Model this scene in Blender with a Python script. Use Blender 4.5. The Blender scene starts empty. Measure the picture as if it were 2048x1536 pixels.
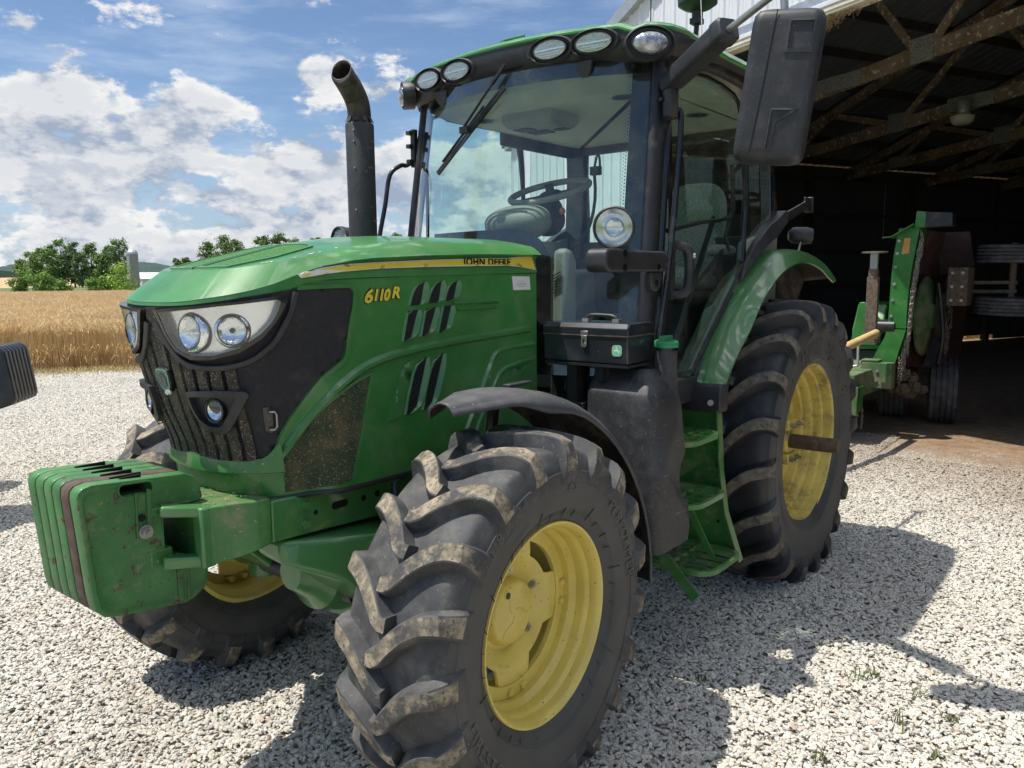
import bpy, bmesh, math, random
import numpy as np
from mathutils import Vector, Matrix
R=math.radians; PI=math.pi
random.seed(7)
sc=bpy.context.scene; COL=sc.collection
# ------------------------------------------------------------------ node helpers
class NT:
    def __init__(s,nt): s.nt=nt; s.L=nt.links
    def n(s,t,**k):
        nd=s.nt.nodes.new(t)
        for a,b in k.items():
            if a=='inp':
                for i,v in b.items():
                    if hasattr(v,'is_output') : s.L.new(v,nd.inputs[i])
                    else: nd.inputs[i].default_value=v
            else: setattr(nd,a,b)
        return nd
    def math(s,op,a,b=0.0,c=None,clamp=False):
        nd=s.nt.nodes.new('ShaderNodeMath'); nd.operation=op; nd.use_clamp=clamp
        for i,v in enumerate((a,b,c)):
            if v is None: continue
            if hasattr(v,'is_output'): s.L.new(v,nd.inputs[i])
            else: nd.inputs[i].default_value=v
        return nd.outputs[0]
    def vmath(s,op,a,b=(0,0,0)):
        nd=s.nt.nodes.new('ShaderNodeVectorMath'); nd.operation=op
        for i,v in enumerate((a,b)):
            if hasattr(v,'is_output'): s.L.new(v,nd.inputs[i])
            else: nd.inputs[i].default_value=v
        return nd.outputs[1] if op in('DOT_PRODUCT','DISTANCE','LENGTH') else nd.outputs[0]
    def mix(s,f,a,b,mode='MIX'):
        nd=s.nt.nodes.new('ShaderNodeMix'); nd.data_type='RGBA'; nd.blend_type=mode
        for i,v in ((0,f),(6,a),(7,b)):
            if hasattr(v,'is_output'): s.L.new(v,nd.inputs[i])
            else: nd.inputs[i].default_value=(tuple(v)+(1,) if i>0 and len(v)==3 else v)
        return nd.outputs[2]
    def noise(s,vec,scale,detail=3,rough=.5,w=None):
        nd=s.nt.nodes.new('ShaderNodeTexNoise'); nd.inputs['Scale'].default_value=scale
        nd.inputs['Detail'].default_value=detail; nd.inputs['Roughness'].default_value=rough
        if vec is not None: s.L.new(vec,nd.inputs['Vector'])
        return nd.outputs['Fac']
    def ss(s,v,a,b,lo=0.0,hi=1.0):
        nd=s.nt.nodes.new('ShaderNodeMapRange'); nd.interpolation_type='SMOOTHSTEP'
        s.L.new(v,nd.inputs[0]); nd.inputs[1].default_value=a; nd.inputs[2].default_value=b
        nd.inputs[3].default_value=lo; nd.inputs[4].default_value=hi
        return nd.outputs[0]
MATS={}
def mat(name,base,rough=.5,metal=0.0,coat=0.0,var=.12,vscale=6.0,dust=None,dcol=(.30,.25,.17),dscale=9.0,dthr=(.5,.7),
        bump=0.0,bscale=200.0,specks=None,spec=.5,up=0.0,scr=0.0,base2=None,spots=None):
    """general weathered paint / rubber / metal; dust lies where a noise (and, with up, the facing-up direction) says"""
    if name in MATS: return MATS[name]
    m=bpy.data.materials.new(name); m.use_nodes=True; nt=m.node_tree; nt.nodes.clear(); T=NT(nt)
    out=T.n('ShaderNodeOutputMaterial'); b=T.n('ShaderNodeBsdfPrincipled')
    T.L.new(b.outputs[0],out.inputs[0])
    co=T.n('ShaderNodeTexCoord').outputs['Object']
    n1=T.noise(co,vscale,5,.6)
    c=T.mix(T.ss(n1,.3,.7),tuple(x*(1-var) for x in base),base2 or tuple(min(1,x*(1+var)) for x in base))
    rg=T.math('ADD',T.math('MULTIPLY',n1,.18),rough-.09)
    if spots:
        for (scol,ssc,lo,hi) in spots:
            sn=T.noise(co,ssc,6,.68); sm=T.ss(sn,lo,hi)
            c=T.mix(sm,c,scol); rg=T.math('ADD',rg,T.math('MULTIPLY',sm,.25))
    if dust:
        d1=T.ss(T.noise(co,dscale,7,.65),dthr[0],dthr[1]); 
        if up:
            ge=T.n('ShaderNodeNewGeometry'); sp=T.n('ShaderNodeSeparateXYZ'); T.L.new(ge.outputs['Normal'],sp.inputs[0])
            d1=T.math('ADD',d1,T.math('MULTIPLY',T.math('MAXIMUM',sp.outputs[2],0.0),up),clamp=True)
        f=T.math('MULTIPLY',d1,dust,clamp=True)
        c=T.mix(f,c,dcol); rg=T.math('ADD',rg,T.math('MULTIPLY',f,.3),clamp=True)
    if specks:
        sn=T.noise(co,specks[1],2,.5); sm=T.ss(sn,specks[2],specks[2]+.04)
        c=T.mix(sm,c,specks[0])
    if scr:
        mp=T.n('ShaderNodeMapping',inp={'Vector':co,'Rotation':(.5,.8,.3),'Scale':(3,60,25)})
        s2=T.ss(T.noise(mp.outputs[0],3,3,.5),.66,.70); c=T.mix(T.math('MULTIPLY',s2,scr),c,tuple(min(1,x*3+.1) for x in base))
    T.L.new(c,b.inputs['Base Color']); T.L.new(rg,b.inputs['Roughness'])
    b.inputs['Metallic'].default_value=metal; b.inputs['Specular IOR Level'].default_value=spec
    if coat: b.inputs['Coat Weight'].default_value=coat; b.inputs['Coat Roughness'].default_value=.08
    if bump:
        bp=T.n('ShaderNodeBump',inp={'Strength':bump,'Distance':.002,'Height':T.noise(co,bscale,3,.6)}); T.L.new(bp.outputs[0],b.inputs['Normal'])
    MATS[name]=m; return m
def glassmat(name,tint,refl=1.0,rough=0.0,fac=.0,dirt=0.0):
    m=bpy.data.materials.new(name); m.use_nodes=True; nt=m.node_tree; nt.nodes.clear(); T=NT(nt)
    out=T.n('ShaderNodeOutputMaterial'); tr=T.n('ShaderNodeBsdfTransparent'); tr.inputs[0].default_value=(*tint,1)
    gl=T.n('ShaderNodeBsdfGlossy'); gl.inputs['Roughness'].default_value=rough; gl.inputs[0].default_value=(1,1,1,1)
    fr=T.n('ShaderNodeFresnel'); bf=T.n('ShaderNodeNewGeometry').outputs['Backfacing']; T.L.new(T.math('SUBTRACT',1.5,T.math('MULTIPLY',bf,.8333)),fr.inputs[0])
    f=T.math('ADD',T.math('MULTIPLY',fr.outputs[0],refl),fac,clamp=True)
    mx=T.n('ShaderNodeMixShader'); T.L.new(f,mx.inputs[0]); T.L.new(tr.outputs[0],mx.inputs[1]); T.L.new(gl.outputs[0],mx.inputs[2])
    last=mx.outputs[0]
    if dirt:
        co=T.n('ShaderNodeTexCoord').outputs['Object']
        df=T.n('ShaderNodeBsdfDiffuse'); df.inputs[0].default_value=(.45,.42,.35,1)
        m2=T.n('ShaderNodeMixShader'); T.L.new(T.math('MULTIPLY',T.ss(T.noise(co,5,8,.7),.35,.75),dirt),m2.inputs[0]); T.L.new(last,m2.inputs[1]); T.L.new(df.outputs[0],m2.inputs[2]); last=m2.outputs[0]
    T.L.new(last,out.inputs[0]); MATS[name]=m; return m
# ------------------------------------------------------------------ mesh helpers
def V3(a): return Vector(a)
class MB:
    def __init__(s): s.v=[]; s.f=[]; s.m=[]
    def add(s,vs,fs,mi=0):
        o=len(s.v); s.v+= [tuple(x) for x in vs]; s.f+= [tuple(i+o for i in f) for f in fs]; s.m+= [mi]*len(fs); return s
    def box(s,c,d,rot=None,mi=0):
        hx,hy,hz=d[0]/2,d[1]/2,d[2]/2
        vs=[Vector((x,y,z)) for x in(-hx,hx) for y in(-hy,hy) for z in(-hz,hz)]
        if rot is not None: vs=[rot@v for v in vs]
        vs=[v+Vector(c) for v in vs]
        return s.add(vs,[(0,1,3,2),(4,6,7,5),(0,4,5,1),(2,3,7,6),(0,2,6,4),(1,5,7,3)],mi)
    def bx(s,x0,x1,y0,y1,z0,z1,mi=0): return s.box(((x0+x1)/2,(y0+y1)/2,(z0+z1)/2),(abs(x1-x0),abs(y1-y0),abs(z1-z0)),None,mi)
    def bar(s,a,b,w,h,up=(0,0,1),mi=0):
        a=Vector(a);b=Vector(b);d=(b-a);L=d.length;d.normalize();u=Vector(up);x=d.cross(u)
        if x.length<1e-4: x=d.cross(Vector((1,0,0)))
        x.normalize();u=x.cross(d)
        M=Matrix((d,x,u)).transposed()
        return s.box((a+b)/2,(L,w,h),M,mi)
    def loft(s,rings,close=True,caps=True,mi=0):
        n=len(rings[0]); vs=[p for r in rings for p in r]; fs=[]
        for i in range(len(rings)-1):
            for j in range(n if close else n-1):
                k=(j+1)%n; fs.append((i*n+j,i*n+k,(i+1)*n+k,(i+1)*n+j))
        if caps and close: fs.append(tuple(range(n))[::-1]); fs.append(tuple((len(rings)-1)*n+j for j in range(n)))
        return s.add(vs,fs,mi)
    def tube(s,path,r,n=12,caps=True,mi=0,smooth=0):
        P=[Vector(p) for p in path]
        if smooth:
            Q=[]
            for i in range(len(P)-1):
                p0=P[max(i-1,0)];p1=P[i];p2=P[i+1];p3=P[min(i+2,len(P)-1)]
                for k in range(smooth):
                    t=k/smooth; Q.append(.5*((2*p1)+(p2-p0)*t+(2*p0-5*p1+4*p2-p3)*t*t+(3*p1-p0-3*p2+p3)*t**3))
            Q.append(P[-1]); P=Q
        rs=r if isinstance(r,(list,tuple)) else [r]*len(P)
        if len(rs)!=len(P): rs=[lerpt(list(zip(np.linspace(0,1,len(rs)),rs)),i/(len(P)-1)) for i in range(len(P))]
        rings=[];up=None
        for i,p in enumerate(P):
            d=(P[min(i+1,len(P)-1)]-P[max(i-1,0)]).normalized()
            if up is None:
                up=Vector((0,0,1)) if abs(d.z)<.9 else Vector((1,0,0))
            x=d.cross(up).normalized(); up=x.cross(d).normalized()
            rings.append([p+(x*math.cos(a)+up*math.sin(a))*rs[i] for a in [2*PI*k/n for k in range(n)]])
        return s.loft(rings,True,caps,mi)
    def cyl(s,a,b,r,r2=None,n=24,mi=0): return s.tube([a,b],[r,r if r2 is None else r2],n,True,mi)
    def lathe(s,prof,n=48,org=(0,0,0),ax=(0,1,0),mi=0,a0=0,a1=2*PI):
        """prof: (axial, radius) pairs"""
        ax=Vector(ax).normalized(); e1=ax.cross(Vector((0,0,1)) if abs(ax.z)<.9 else Vector((1,0,0))).normalized(); e2=ax.cross(e1)
        full=abs(a1-a0-2*PI)<1e-6; N=n if full else n+1
        o=Vector(org); vs=[]
        for (a,r) in prof:
            for k in range(N):
                t=a0+(a1-a0)*k/n; vs.append(o+ax*a+(e1*math.cos(t)+e2*math.sin(t))*r)
        fs=[]
        for i in range(len(prof)-1):
            for k in range(n):
                k2=(k+1)%N if full else k+1; fs.append((i*N+k,i*N+k2,(i+1)*N+k2,(i+1)*N+k))
        return s.add(vs,fs,mi)
    def prism(s,poly,axis,a,b,mi=0):
        """poly: 2-D outline; axis 0/1/2 = extrusion axis, a..b"""
        def p3(q,t):
            return {0:(t,q[0],q[1]),1:(q[0],t,q[1]),2:(q[0],q[1],t)}[axis]
        n=len(poly)
        return s.add([p3(q,a) for q in poly]+[p3(q,b) for q in poly],[tuple(range(n)),tuple(range(2*n-1,n-1,-1))]+[(i,(i+1)%n,n+(i+1)%n,n+i) for i in range(n)],mi)
    def mirror_y(s):
        n=len(s.v); s.v+= [(x,-y,z) for x,y,z in s.v]; s.f+= [tuple(i+n for i in f[::-1]) for f in s.f]; s.m+= s.m[:]; return s
    def build(s,name,mats,parent=None,smooth=38,bev=0,fix=True,seg=2):
        me=bpy.data.meshes.new(name); me.from_pydata(s.v,[],s.f); me.validate()
        if not isinstance(mats,(list,tuple)): mats=[mats]
        for m in mats: me.materials.append(m)
        if len(mats)>1 and len(me.polygons)==len(s.m): me.polygons.foreach_set('material_index',s.m)
        bm=bmesh.new(); bm.from_mesh(me)
        if fix: bmesh.ops.remove_doubles(bm,verts=bm.verts,dist=1e-5); bmesh.ops.recalc_face_normals(bm,faces=bm.faces)
        if smooth:
            c=math.radians(smooth)
            for f in bm.faces: f.smooth=True
            for e in bm.edges:
                if len(e.link_faces)==2 and e.calc_face_angle(0)>c: e.smooth=False
        bm.to_mesh(me); bm.free()
        o=bpy.data.objects.new(name,me); COL.objects.link(o)
        if parent is not None: o.parent=parent
        if bev:
            b=o.modifiers.new('bevel','BEVEL'); b.width=bev; b.segments=seg; b.limit_method='ANGLE'; b.angle_limit=R(35); b.harden_normals=False
        return o
def build_sides(mb,name,m,parent,**k):
    """the left and the right half of a mirrored part as two objects"""
    out=[]
    for sg in (1,-1):
        q=MB(); idx={}
        for f,mi in zip(mb.f,mb.m):
            if sum(mb.v[i][1] for i in f)*sg<=0: continue
            g=[]
            for i in f:
                if i not in idx: idx[i]=len(q.v); q.v.append(mb.v[i])
                g.append(idx[i])
            q.f.append(tuple(g)); q.m.append(mi)
        if q.f: out.append(q.build(name,m,parent,**k))
    return out
def tag(o,label=None,cat=None,group=None,kind=None):
    for k,v in (('label',label),('category',cat),('group',group),('kind',kind)):
        if v: o[k]=v
    return o
def empty(name,loc=(0,0,0),parent=None,rz=0):
    o=bpy.data.objects.new(name,None); o.location=loc; o.rotation_euler=(0,0,rz); COL.objects.link(o)
    if parent is not None: o.parent=parent
    return o
def rrect(w,h,r,n=5,cx=0,cy=0):
    out=[]
    for (sx,sy,a) in ((1,1,0),(-1,1,90),(-1,-1,180),(1,-1,270)):
        for k in range(n+1):
            t=R(a+90*k/n); out.append((cx+sx*(w/2-r)+r*math.cos(t),cy+sy*(h/2-r)+r*math.sin(t)))
    return out
def resample(poly,n,closed=True):
    P=[Vector((*q[:2],0)) for q in poly]; 
    if closed: P.append(P[0])
    L=[0]
    for a,b in zip(P,P[1:]): L.append(L[-1]+(b-a).length)
    out=[]
    for k in range(n):
        t=L[-1]*k/(n if closed else n-1); i=0
        while i<len(L)-2 and L[i+1]<t: i+=1
        f=(t-L[i])/max(1e-9,L[i+1]-L[i]); q=P[i].lerp(P[i+1],min(1,f)); out.append((q.x,q.y))
    return out
def clipcell(poly,x0,x1,y0,y1):
    for (k,val,sg) in ((0,x0,1),(0,x1,-1),(1,y0,1),(1,y1,-1)):
        out=[];n=len(poly)
        if not n: return []
        for i in range(n):
            a=poly[i];b=poly[(i+1)%n]; da=(a[k]-val)*sg; db=(b[k]-val)*sg
            if da>=0: out.append(a)
            if (da>=0)!=(db>=0):
                t=da/(da-db); out.append((a[0]+(b[0]-a[0])*t,a[1]+(b[1]-a[1])*t))
        poly=out
    return poly
def patch(mb,poly,fn,off,base=0.0,cell=.03,mi=0,mir=False,side=True,cellz=None):
    """a panel following the surface fn(s,z,off), cut to the outline poly (s,z) and standing off proud"""
    cz=cellz or cell
    xs=[q[0] for q in poly]; ys=[q[1] for q in poly]; poly=list(poly)
    i0,i1=math.floor(min(xs)/cell),math.ceil(max(xs)/cell); j0,j1=math.floor(min(ys)/cz),math.ceil(max(ys)/cz)
    sgn=[1,-1] if mir else [1]
    for sg in sgn:
        for i in range(i0,i1):
            for j in range(j0,j1):
                c=clipcell(poly,i*cell,(i+1)*cell,j*cz,(j+1)*cz)
                q=[]
                for a in c:
                    if not q or (abs(a[0]-q[-1][0])+abs(a[1]-q[-1][1])>1e-5): q.append(a)
                if len(q)>2 and abs(q[0][0]-q[-1][0])+abs(q[0][1]-q[-1][1])<1e-5: q.pop()
                ar=sum(q[k][0]*q[(k+1)%len(q)][1]-q[(k+1)%len(q)][0]*q[k][1] for k in range(len(q)))/2 if len(q)>2 else 0
                if abs(ar)<1e-8: continue
                if ar<0: q=q[::-1]
                idx=list(range(len(q)))
                mb.add([fn(sg*a[0],a[1],off) for a in q],[tuple(idx if sg>0 else idx[::-1])],mi)
        if side:
            n=len(poly)
            for k in range(n):
                a=poly[k];b=poly[(k+1)%n]; L=math.hypot(b[0]-a[0],b[1]-a[1]); m=max(1,int(L/cell+.99))
                pts=[(a[0]+(b[0]-a[0])*t/m,a[1]+(b[1]-a[1])*t/m) for t in range(m+1)]
                for c,d in zip(pts,pts[1:]):
                    mb.add([fn(sg*c[0],c[1],off),fn(sg*d[0],d[1],off),fn(sg*d[0],d[1],base),fn(sg*c[0],c[1],base)],[(0,1,2,3)],mi)
    return mb
def ringpatch(mb,outer,inner,fn,oo,oi,n=72,mi=0,mir=False,outerbase=0.0,innerbase=None):
    A=resample(outer,n);B=[]
    # match inner points by nearest fraction: start points given in the same order
    B=resample(inner,n)
    for sg in ([1,-1] if mir else [1]):
        r=[[fn(sg*a[0],a[1],outerbase) for a in A],[fn(sg*a[0],a[1],oo) for a in A],[fn(sg*a[0],a[1],oi) for a in B]]
        if innerbase is not None: r.append([fn(sg*a[0],a[1],innerbase) for a in B])
        mb.loft(r,True,False,mi)
    return mb
def stripline(mb,path,w,fn,off,mi=0,mir=False,base=0.0,taper=False,slope=0.0):
    """a narrow band along a (s,z) path"""
    P=path; n=len(P); A=[];B=[]
    for i,q in enumerate(P):
        a=P[max(0,i-1)];b=P[min(n-1,i+1)]; dx,dy=b[0]-a[0],b[1]-a[1]; l=math.hypot(dx,dy); nx,ny=-dy/l,dx/l
        ww=w/2*(1 if not taper else max(.15,math.sin(PI*(i+.5)/n)))
        A.append((q[0]+nx*ww,q[1]+ny*ww)); B.append((q[0]-nx*ww,q[1]-ny*ww))
    if slope:
        A2=[(a[0]+(b[0]-a[0])*slope,a[1]+(b[1]-a[1])*slope) for a,b in zip(A,B)]; B2=[(b[0]+(a[0]-b[0])*slope,b[1]+(a[1]-b[1])*slope) for a,b in zip(A,B)]
        for sg in ([1,-1] if mir else [1]):
            mb.loft([[fn(sg*q[0],q[1],o) for q in row] for row,o in ((A,base),(A2,off),(B2,off),(B,base))],False,False,mi)
        return mb
    for sg in ([1,-1] if mir else [1]):
        mb.loft([[fn(sg*a[0],a[1],base) for a in A],[fn(sg*a[0],a[1],off) for a in A],[fn(sg*b[0],b[1],off) for b in B],[fn(sg*b[0],b[1],base) for b in B]],False,False,mi)
    return mb
def smoothpath(P,k=4):
    Q=[]
    P=[Vector((*p,0)) if len(p)==2 else Vector(p) for p in P]
    for i in range(len(P)-1):
        p0=P[max(i-1,0)];p1=P[i];p2=P[i+1];p3=P[min(i+2,len(P)-1)]
        for j in range(k):
            t=j/k; Q.append(.5*((2*p1)+(p2-p0)*t+(2*p0-5*p1+4*p2-p3)*t*t+(3*p1-p0-3*p2+p3)*t**3))
    Q.append(P[-1]); return [(q.x,q.y) for q in Q]
def clip_convex(poly,strip):
    out=[list(p) for p in poly]
    n=len(strip)
    ar=sum(strip[k][0]*strip[(k+1)%n][1]-strip[(k+1)%n][0]*strip[k][1] for k in range(n))
    sg=1 if ar>0 else -1
    for i in range(n):
        a=strip[i];b=strip[(i+1)%n]; q=[]
        f=lambda p:sg*((b[0]-a[0])*(p[1]-a[1])-(b[1]-a[1])*(p[0]-a[0]))
        m=len(out)
        for k in range(m):
            c=out[k];d=out[(k+1)%m]; fc,fd=f(c),f(d)
            if fc>=0: q.append(c)
            if (fc>=0)!=(fd>=0):
                t=fc/(fc-fd); q.append([c[0]+(d[0]-c[0])*t,c[1]+(d[1]-c[1])*t])
        out=q
        if len(out)<3: return []
    return out
_tc={}
def textgeo(s,size=1.0,offset=0.0,space=1.0,shear=0.0):
    """flat lettering outline as (verts2d, faces), baseline at 0, from Blender's own font"""
    k=(s,size,offset,space,shear)
    if k in _tc: return _tc[k]
    cu=bpy.data.curves.new('lettering','FONT'); cu.body=s; cu.size=size; cu.offset=offset; cu.space_character=space; cu.shear=shear; cu.resolution_u=3
    o=bpy.data.objects.new('lettering',cu); COL.objects.link(o)
    dg=bpy.context.evaluated_depsgraph_get(); me=bpy.data.meshes.new_from_object(o.evaluated_get(dg))
    v=[(p.co.x,p.co.y) for p in me.vertices]; f=[tuple(p.vertices) for p in me.polygons]
    bpy.data.objects.remove(o); bpy.data.curves.remove(cu); bpy.data.meshes.remove(me)
    _tc[k]=(v,f); return v,f
import math
HP=[(3.322,0),(3.321,.06),(3.317,.12),(3.309,.17),(3.295,.22),(3.268,.265),(3.222,.305),(3.15,.336),(3.06,.353),(2.96,.361),(2.80,.366),(2.5,.370),(2.15,.376),(1.83,.382)]
HS=[0.0]
for i in range(1,len(HP)): HS.append(HS[-1]+math.hypot(HP[i][0]-HP[i-1][0],HP[i][1]-HP[i-1][1]))
def _cr(p0,p1,p2,p3,t):
    return .5*((2*p1)+(-p0+p2)*t+(2*p0-5*p1+4*p2-p3)*t*t+(-p0+3*p1-3*p2+p3)*t**3)
def hplan(s):
    s=max(0,min(HS[-1]-1e-6,s)); i=0
    while HS[i+1]<=s: i+=1
    t=(s-HS[i])/(HS[i+1]-HS[i])
    P1=HP[i];P2=HP[i+1];P0=HP[i-1] if i else (HP[1][0],-HP[1][1]);P3=HP[i+2] if i+2<len(HP) else (2*P2[0]-P1[0],2*P2[1]-P1[1])
    # slope-corrected by chord lengths
    l=HS[i+1]-HS[i];l0=(HS[i]-HS[i-1]) if i else HS[1];l3=(HS[i+2]-HS[i+1]) if i+2<len(HP) else l
    out=[]
    for k in (0,1):
        m1=((P2[k]-P1[k])/l*l0+(P1[k]-P0[k])/l0*l)/(l+l0)*l
        m2=((P3[k]-P2[k])/l3*l+(P2[k]-P1[k])/l*l3)/(l+l3)*l
        h=(2*t**3-3*t*t+1)*P1[k]+(t**3-2*t*t+t)*m1+(-2*t**3+3*t*t)*P2[k]+(t**3-t*t)*m2
        out.append(h)
    return out
def lerpt(T,x):
    if x<=T[0][0]: return T[0][1]
    for (a,b),(c,d) in zip(T,T[1:]):
        if x<=c: return b+(d-b)*(x-a)/(c-a)
    return T[-1][1]
def sstep(a,b,x):
    t=max(0,min(1,(x-a)/(b-a)));return t*t*(3-2*t)
DXT=[(1.0,.130),(1.10,.125),(1.19,.114),(1.30,.076),(1.42,.042),(1.55,.018),(1.67,0)]
def hS0(s,z,off=0):
    def P(s):
        x,y=hplan(abs(s)); fr=sstep(2.85,3.15,x)
        x2=x-lerpt(DXT,z)*fr; y2=y*(1-.12*fr*max(0,min(1,(1.67-z)/.62)))
        return x2,(y2 if s>=0 else -y2)
    x,y=P(s)
    if off:
        a=P(s-.012) ;b=P(s+.012); tx,ty=b[0]-a[0],b[1]-a[1]; l=math.hypot(tx,ty) or 1
        x+=ty/l*off; y+=-tx/l*off
    return (x,y,z)
def s_of_x(xq):
    lo,hi=0,HS[-1]
    for _ in range(40):
        m=(lo+hi)/2
        if hplan(m)[0]>xq: lo=m
        else: hi=m
    return lo
MS=[[0.0, 0.0, 0.0, 0.0, 0.0, 0.0, 0.0, 0.0], [0.002, 0.001, 0.003, 0.008, 0.015, 0.026, 0.042, 0.045], [0.013, 0.013, 0.015, 0.018, 0.024, 0.033, 0.047, 0.05], [0.025, 0.024, 0.027, 0.03, 0.034, 0.041, 0.053, 0.055], [0.03, 0.03, 0.032, 0.034, 0.037, 0.043, 0.052, 0.054], [0.028, 0.028, 0.03, 0.031, 0.034, 0.039, 0.047, 0.049], [0.025, 0.025, 0.026, 0.028, 0.031, 0.036, 0.044, 0.045], [0.024, 0.024, 0.025, 0.027, 0.03, 0.035, 0.043, 0.045], [0.022, 0.021, 0.023, 0.026, 0.031, 0.036, 0.045, 0.047], [0.021, 0.021, 0.024, 0.03, 0.035, 0.04, 0.048, 0.049], [0.025, 0.026, 0.03, 0.035, 0.04, 0.044, 0.05, 0.051], [0.037, 0.037, 0.04, 0.043, 0.046, 0.048, 0.051, 0.052], [0.048, 0.048, 0.049, 0.05, 0.051, 0.051, 0.053, 0.053], [0.053, 0.053, 0.053, 0.053, 0.053, 0.053, 0.053, 0.053]]
MZ=[[0.0, 0.0, 0.0, 0.0, 0.0, 0.0, 0.0, 0.0], [0.001, 0.0, 0.001, 0.001, 0.002, 0.002, 0.001, 0.001], [0.004, 0.003, 0.003, 0.003, 0.003, 0.003, 0.002, 0.001], [0.007, 0.006, 0.006, 0.005, 0.004, 0.003, 0.002, 0.001], [0.009, 0.008, 0.007, 0.006, 0.005, 0.004, 0.002, 0.001], [0.009, 0.008, 0.007, 0.006, 0.005, 0.003, 0.002, 0.001], [0.007, 0.006, 0.005, 0.004, 0.004, 0.003, 0.001, 0.0], [0.005, 0.004, 0.003, 0.003, 0.002, 0.002, 0.001, 0.0], [0.002, 0.002, 0.001, 0.001, 0.001, 0.001, 0.001, 0.0], [-0.001, -0.0, 0.0, 0.0, 0.001, 0.0, 0.0, 0.0], [-0.001, -0.001, -0.0, 0.0, 0.0, 0.0, 0.0, 0.0], [-0.001, -0.0, 0.0, 0.0, 0.0, 0.0, 0.0, 0.0], [0.0, 0.0, 0.0, 0.0, 0.0, 0.0, 0.0, 0.0], [0.0, 0.0, 0.0, 0.0, 0.0, 0.0, 0.0, 0.0]]

def hmap(s,z):
    a=min(12.999,abs(s)/.05); b=min(6.999,max(0,(z-1.05)/.10)); i,j=int(a),int(b); u,v=a-i,b-j
    f=lambda M:(M[i][j]*(1-u)+M[i+1][j]*u)*(1-v)+(M[i][j+1]*(1-u)+M[i+1][j+1]*u)*v
    return abs(s)+f(MS),z+f(MZ)
def hS(s,z,off=0):
    a,b=hmap(s,z); return hS0(a if s>=0 else -a,b,off)
# ------------------------------------------------------------------ camera
CAMP=Vector((4.563,2.427,1.729)); yaw,pit,rol,FPX=-2.4674,.1339,-.0103,1579.04
fw=Vector((math.cos(yaw)*math.cos(pit),math.sin(yaw)*math.cos(pit),-math.sin(pit)))
rr=Vector((math.sin(yaw),-math.cos(yaw),0)); uu=rr.cross(fw)
r2=rr*math.cos(rol)+uu*math.sin(rol); u2=-rr*math.sin(rol)+uu*math.cos(rol)
cd=bpy.data.cameras.new('camera'); cam=bpy.data.objects.new('camera',cd); COL.objects.link(cam)
cam.matrix_world=Matrix(((r2.x,u2.x,-fw.x,CAMP.x),(r2.y,u2.y,-fw.y,CAMP.y),(r2.z,u2.z,-fw.z,CAMP.z),(0,0,0,1)))
cd.sensor_fit='HORIZONTAL'; cd.sensor_width=36; cd.lens=36*FPX/2048; cd.clip_start=.05; cd.clip_end=8000
sc.camera=cam
sc.view_settings.view_transform='Standard'; sc.view_settings.look='None'; sc.view_settings.gamma=1; sc.view_settings.exposure=EXPOSURE=0.45
sc.cycles.max_bounces=10; sc.cycles.transparent_max_bounces=16; sc.cycles.glossy_bounces=4
# ------------------------------------------------------------------ sun
SD=Vector((.29,-.30,1.0)).normalized()      # towards the sun
sl=bpy.data.lights.new('sun','SUN'); sl.energy=4.0; sl.angle=R(.53); sl.color=(1,.955,.88)
so=bpy.data.objects.new('sun',sl); COL.objects.link(so); so.rotation_euler=SD.to_track_quat('Z','Y').to_euler()
# ------------------------------------------------------------------ sky with cumulus
w=bpy.data.worlds.new('World'); sc.world=w; w.use_nodes=True; nt=w.node_tree; nt.nodes.clear(); T=NT(nt)
wo=T.n('ShaderNodeOutputWorld'); bg=T.n('ShaderNodeBackground'); bg.inputs[1].default_value=.12; T.L.new(bg.outputs[0],wo.inputs[0])
sky=T.n('ShaderNodeTexSky'); sky.sky_type='NISHITA'; sky.sun_disc=False; sky.sun_elevation=math.asin(SD.z); sky.sun_rotation=math.atan2(SD.x,SD.y)
sky.air_density=1.0; sky.dust_density=.6; sky.ozone_density=1.6
tcw=T.n('ShaderNodeTexCoord').outputs['Generated']
def ray(px,py):
    d=fw+r2*((px-1024)/FPX)-u2*((py-768)/FPX); d.normalize(); return d
sep=T.n('ShaderNodeSeparateXYZ'); T.L.new(tcw,sep.inputs[0]); zz=sep.outputs[2]
# cloud field in direction space, flattened bottoms
mp=T.n('ShaderNodeMapping'); T.L.new(tcw,mp.inputs[0]); mp.inputs['Scale'].default_value=(1,1,1.9); mp.inputs['Location'].default_value=(.37,.12,.0)
def cloudn(vec): 
    a=T.math('ADD',T.math('MULTIPLY',T.noise(vec,9.0,3,.5),.50),T.math('MULTIPLY',T.noise(vec,21.0,10,.62),.50)); return a
shift=T.vmath('ADD',mp.outputs[0],tuple(SD*.012+Vector((-.004,.010,.050))))
nA=cloudn(mp.outputs[0]); nB=cloudn(shift); shift2=T.vmath('ADD',mp.outputs[0],(-.012,.022,.016)); nC=cloudn(shift2)
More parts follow.
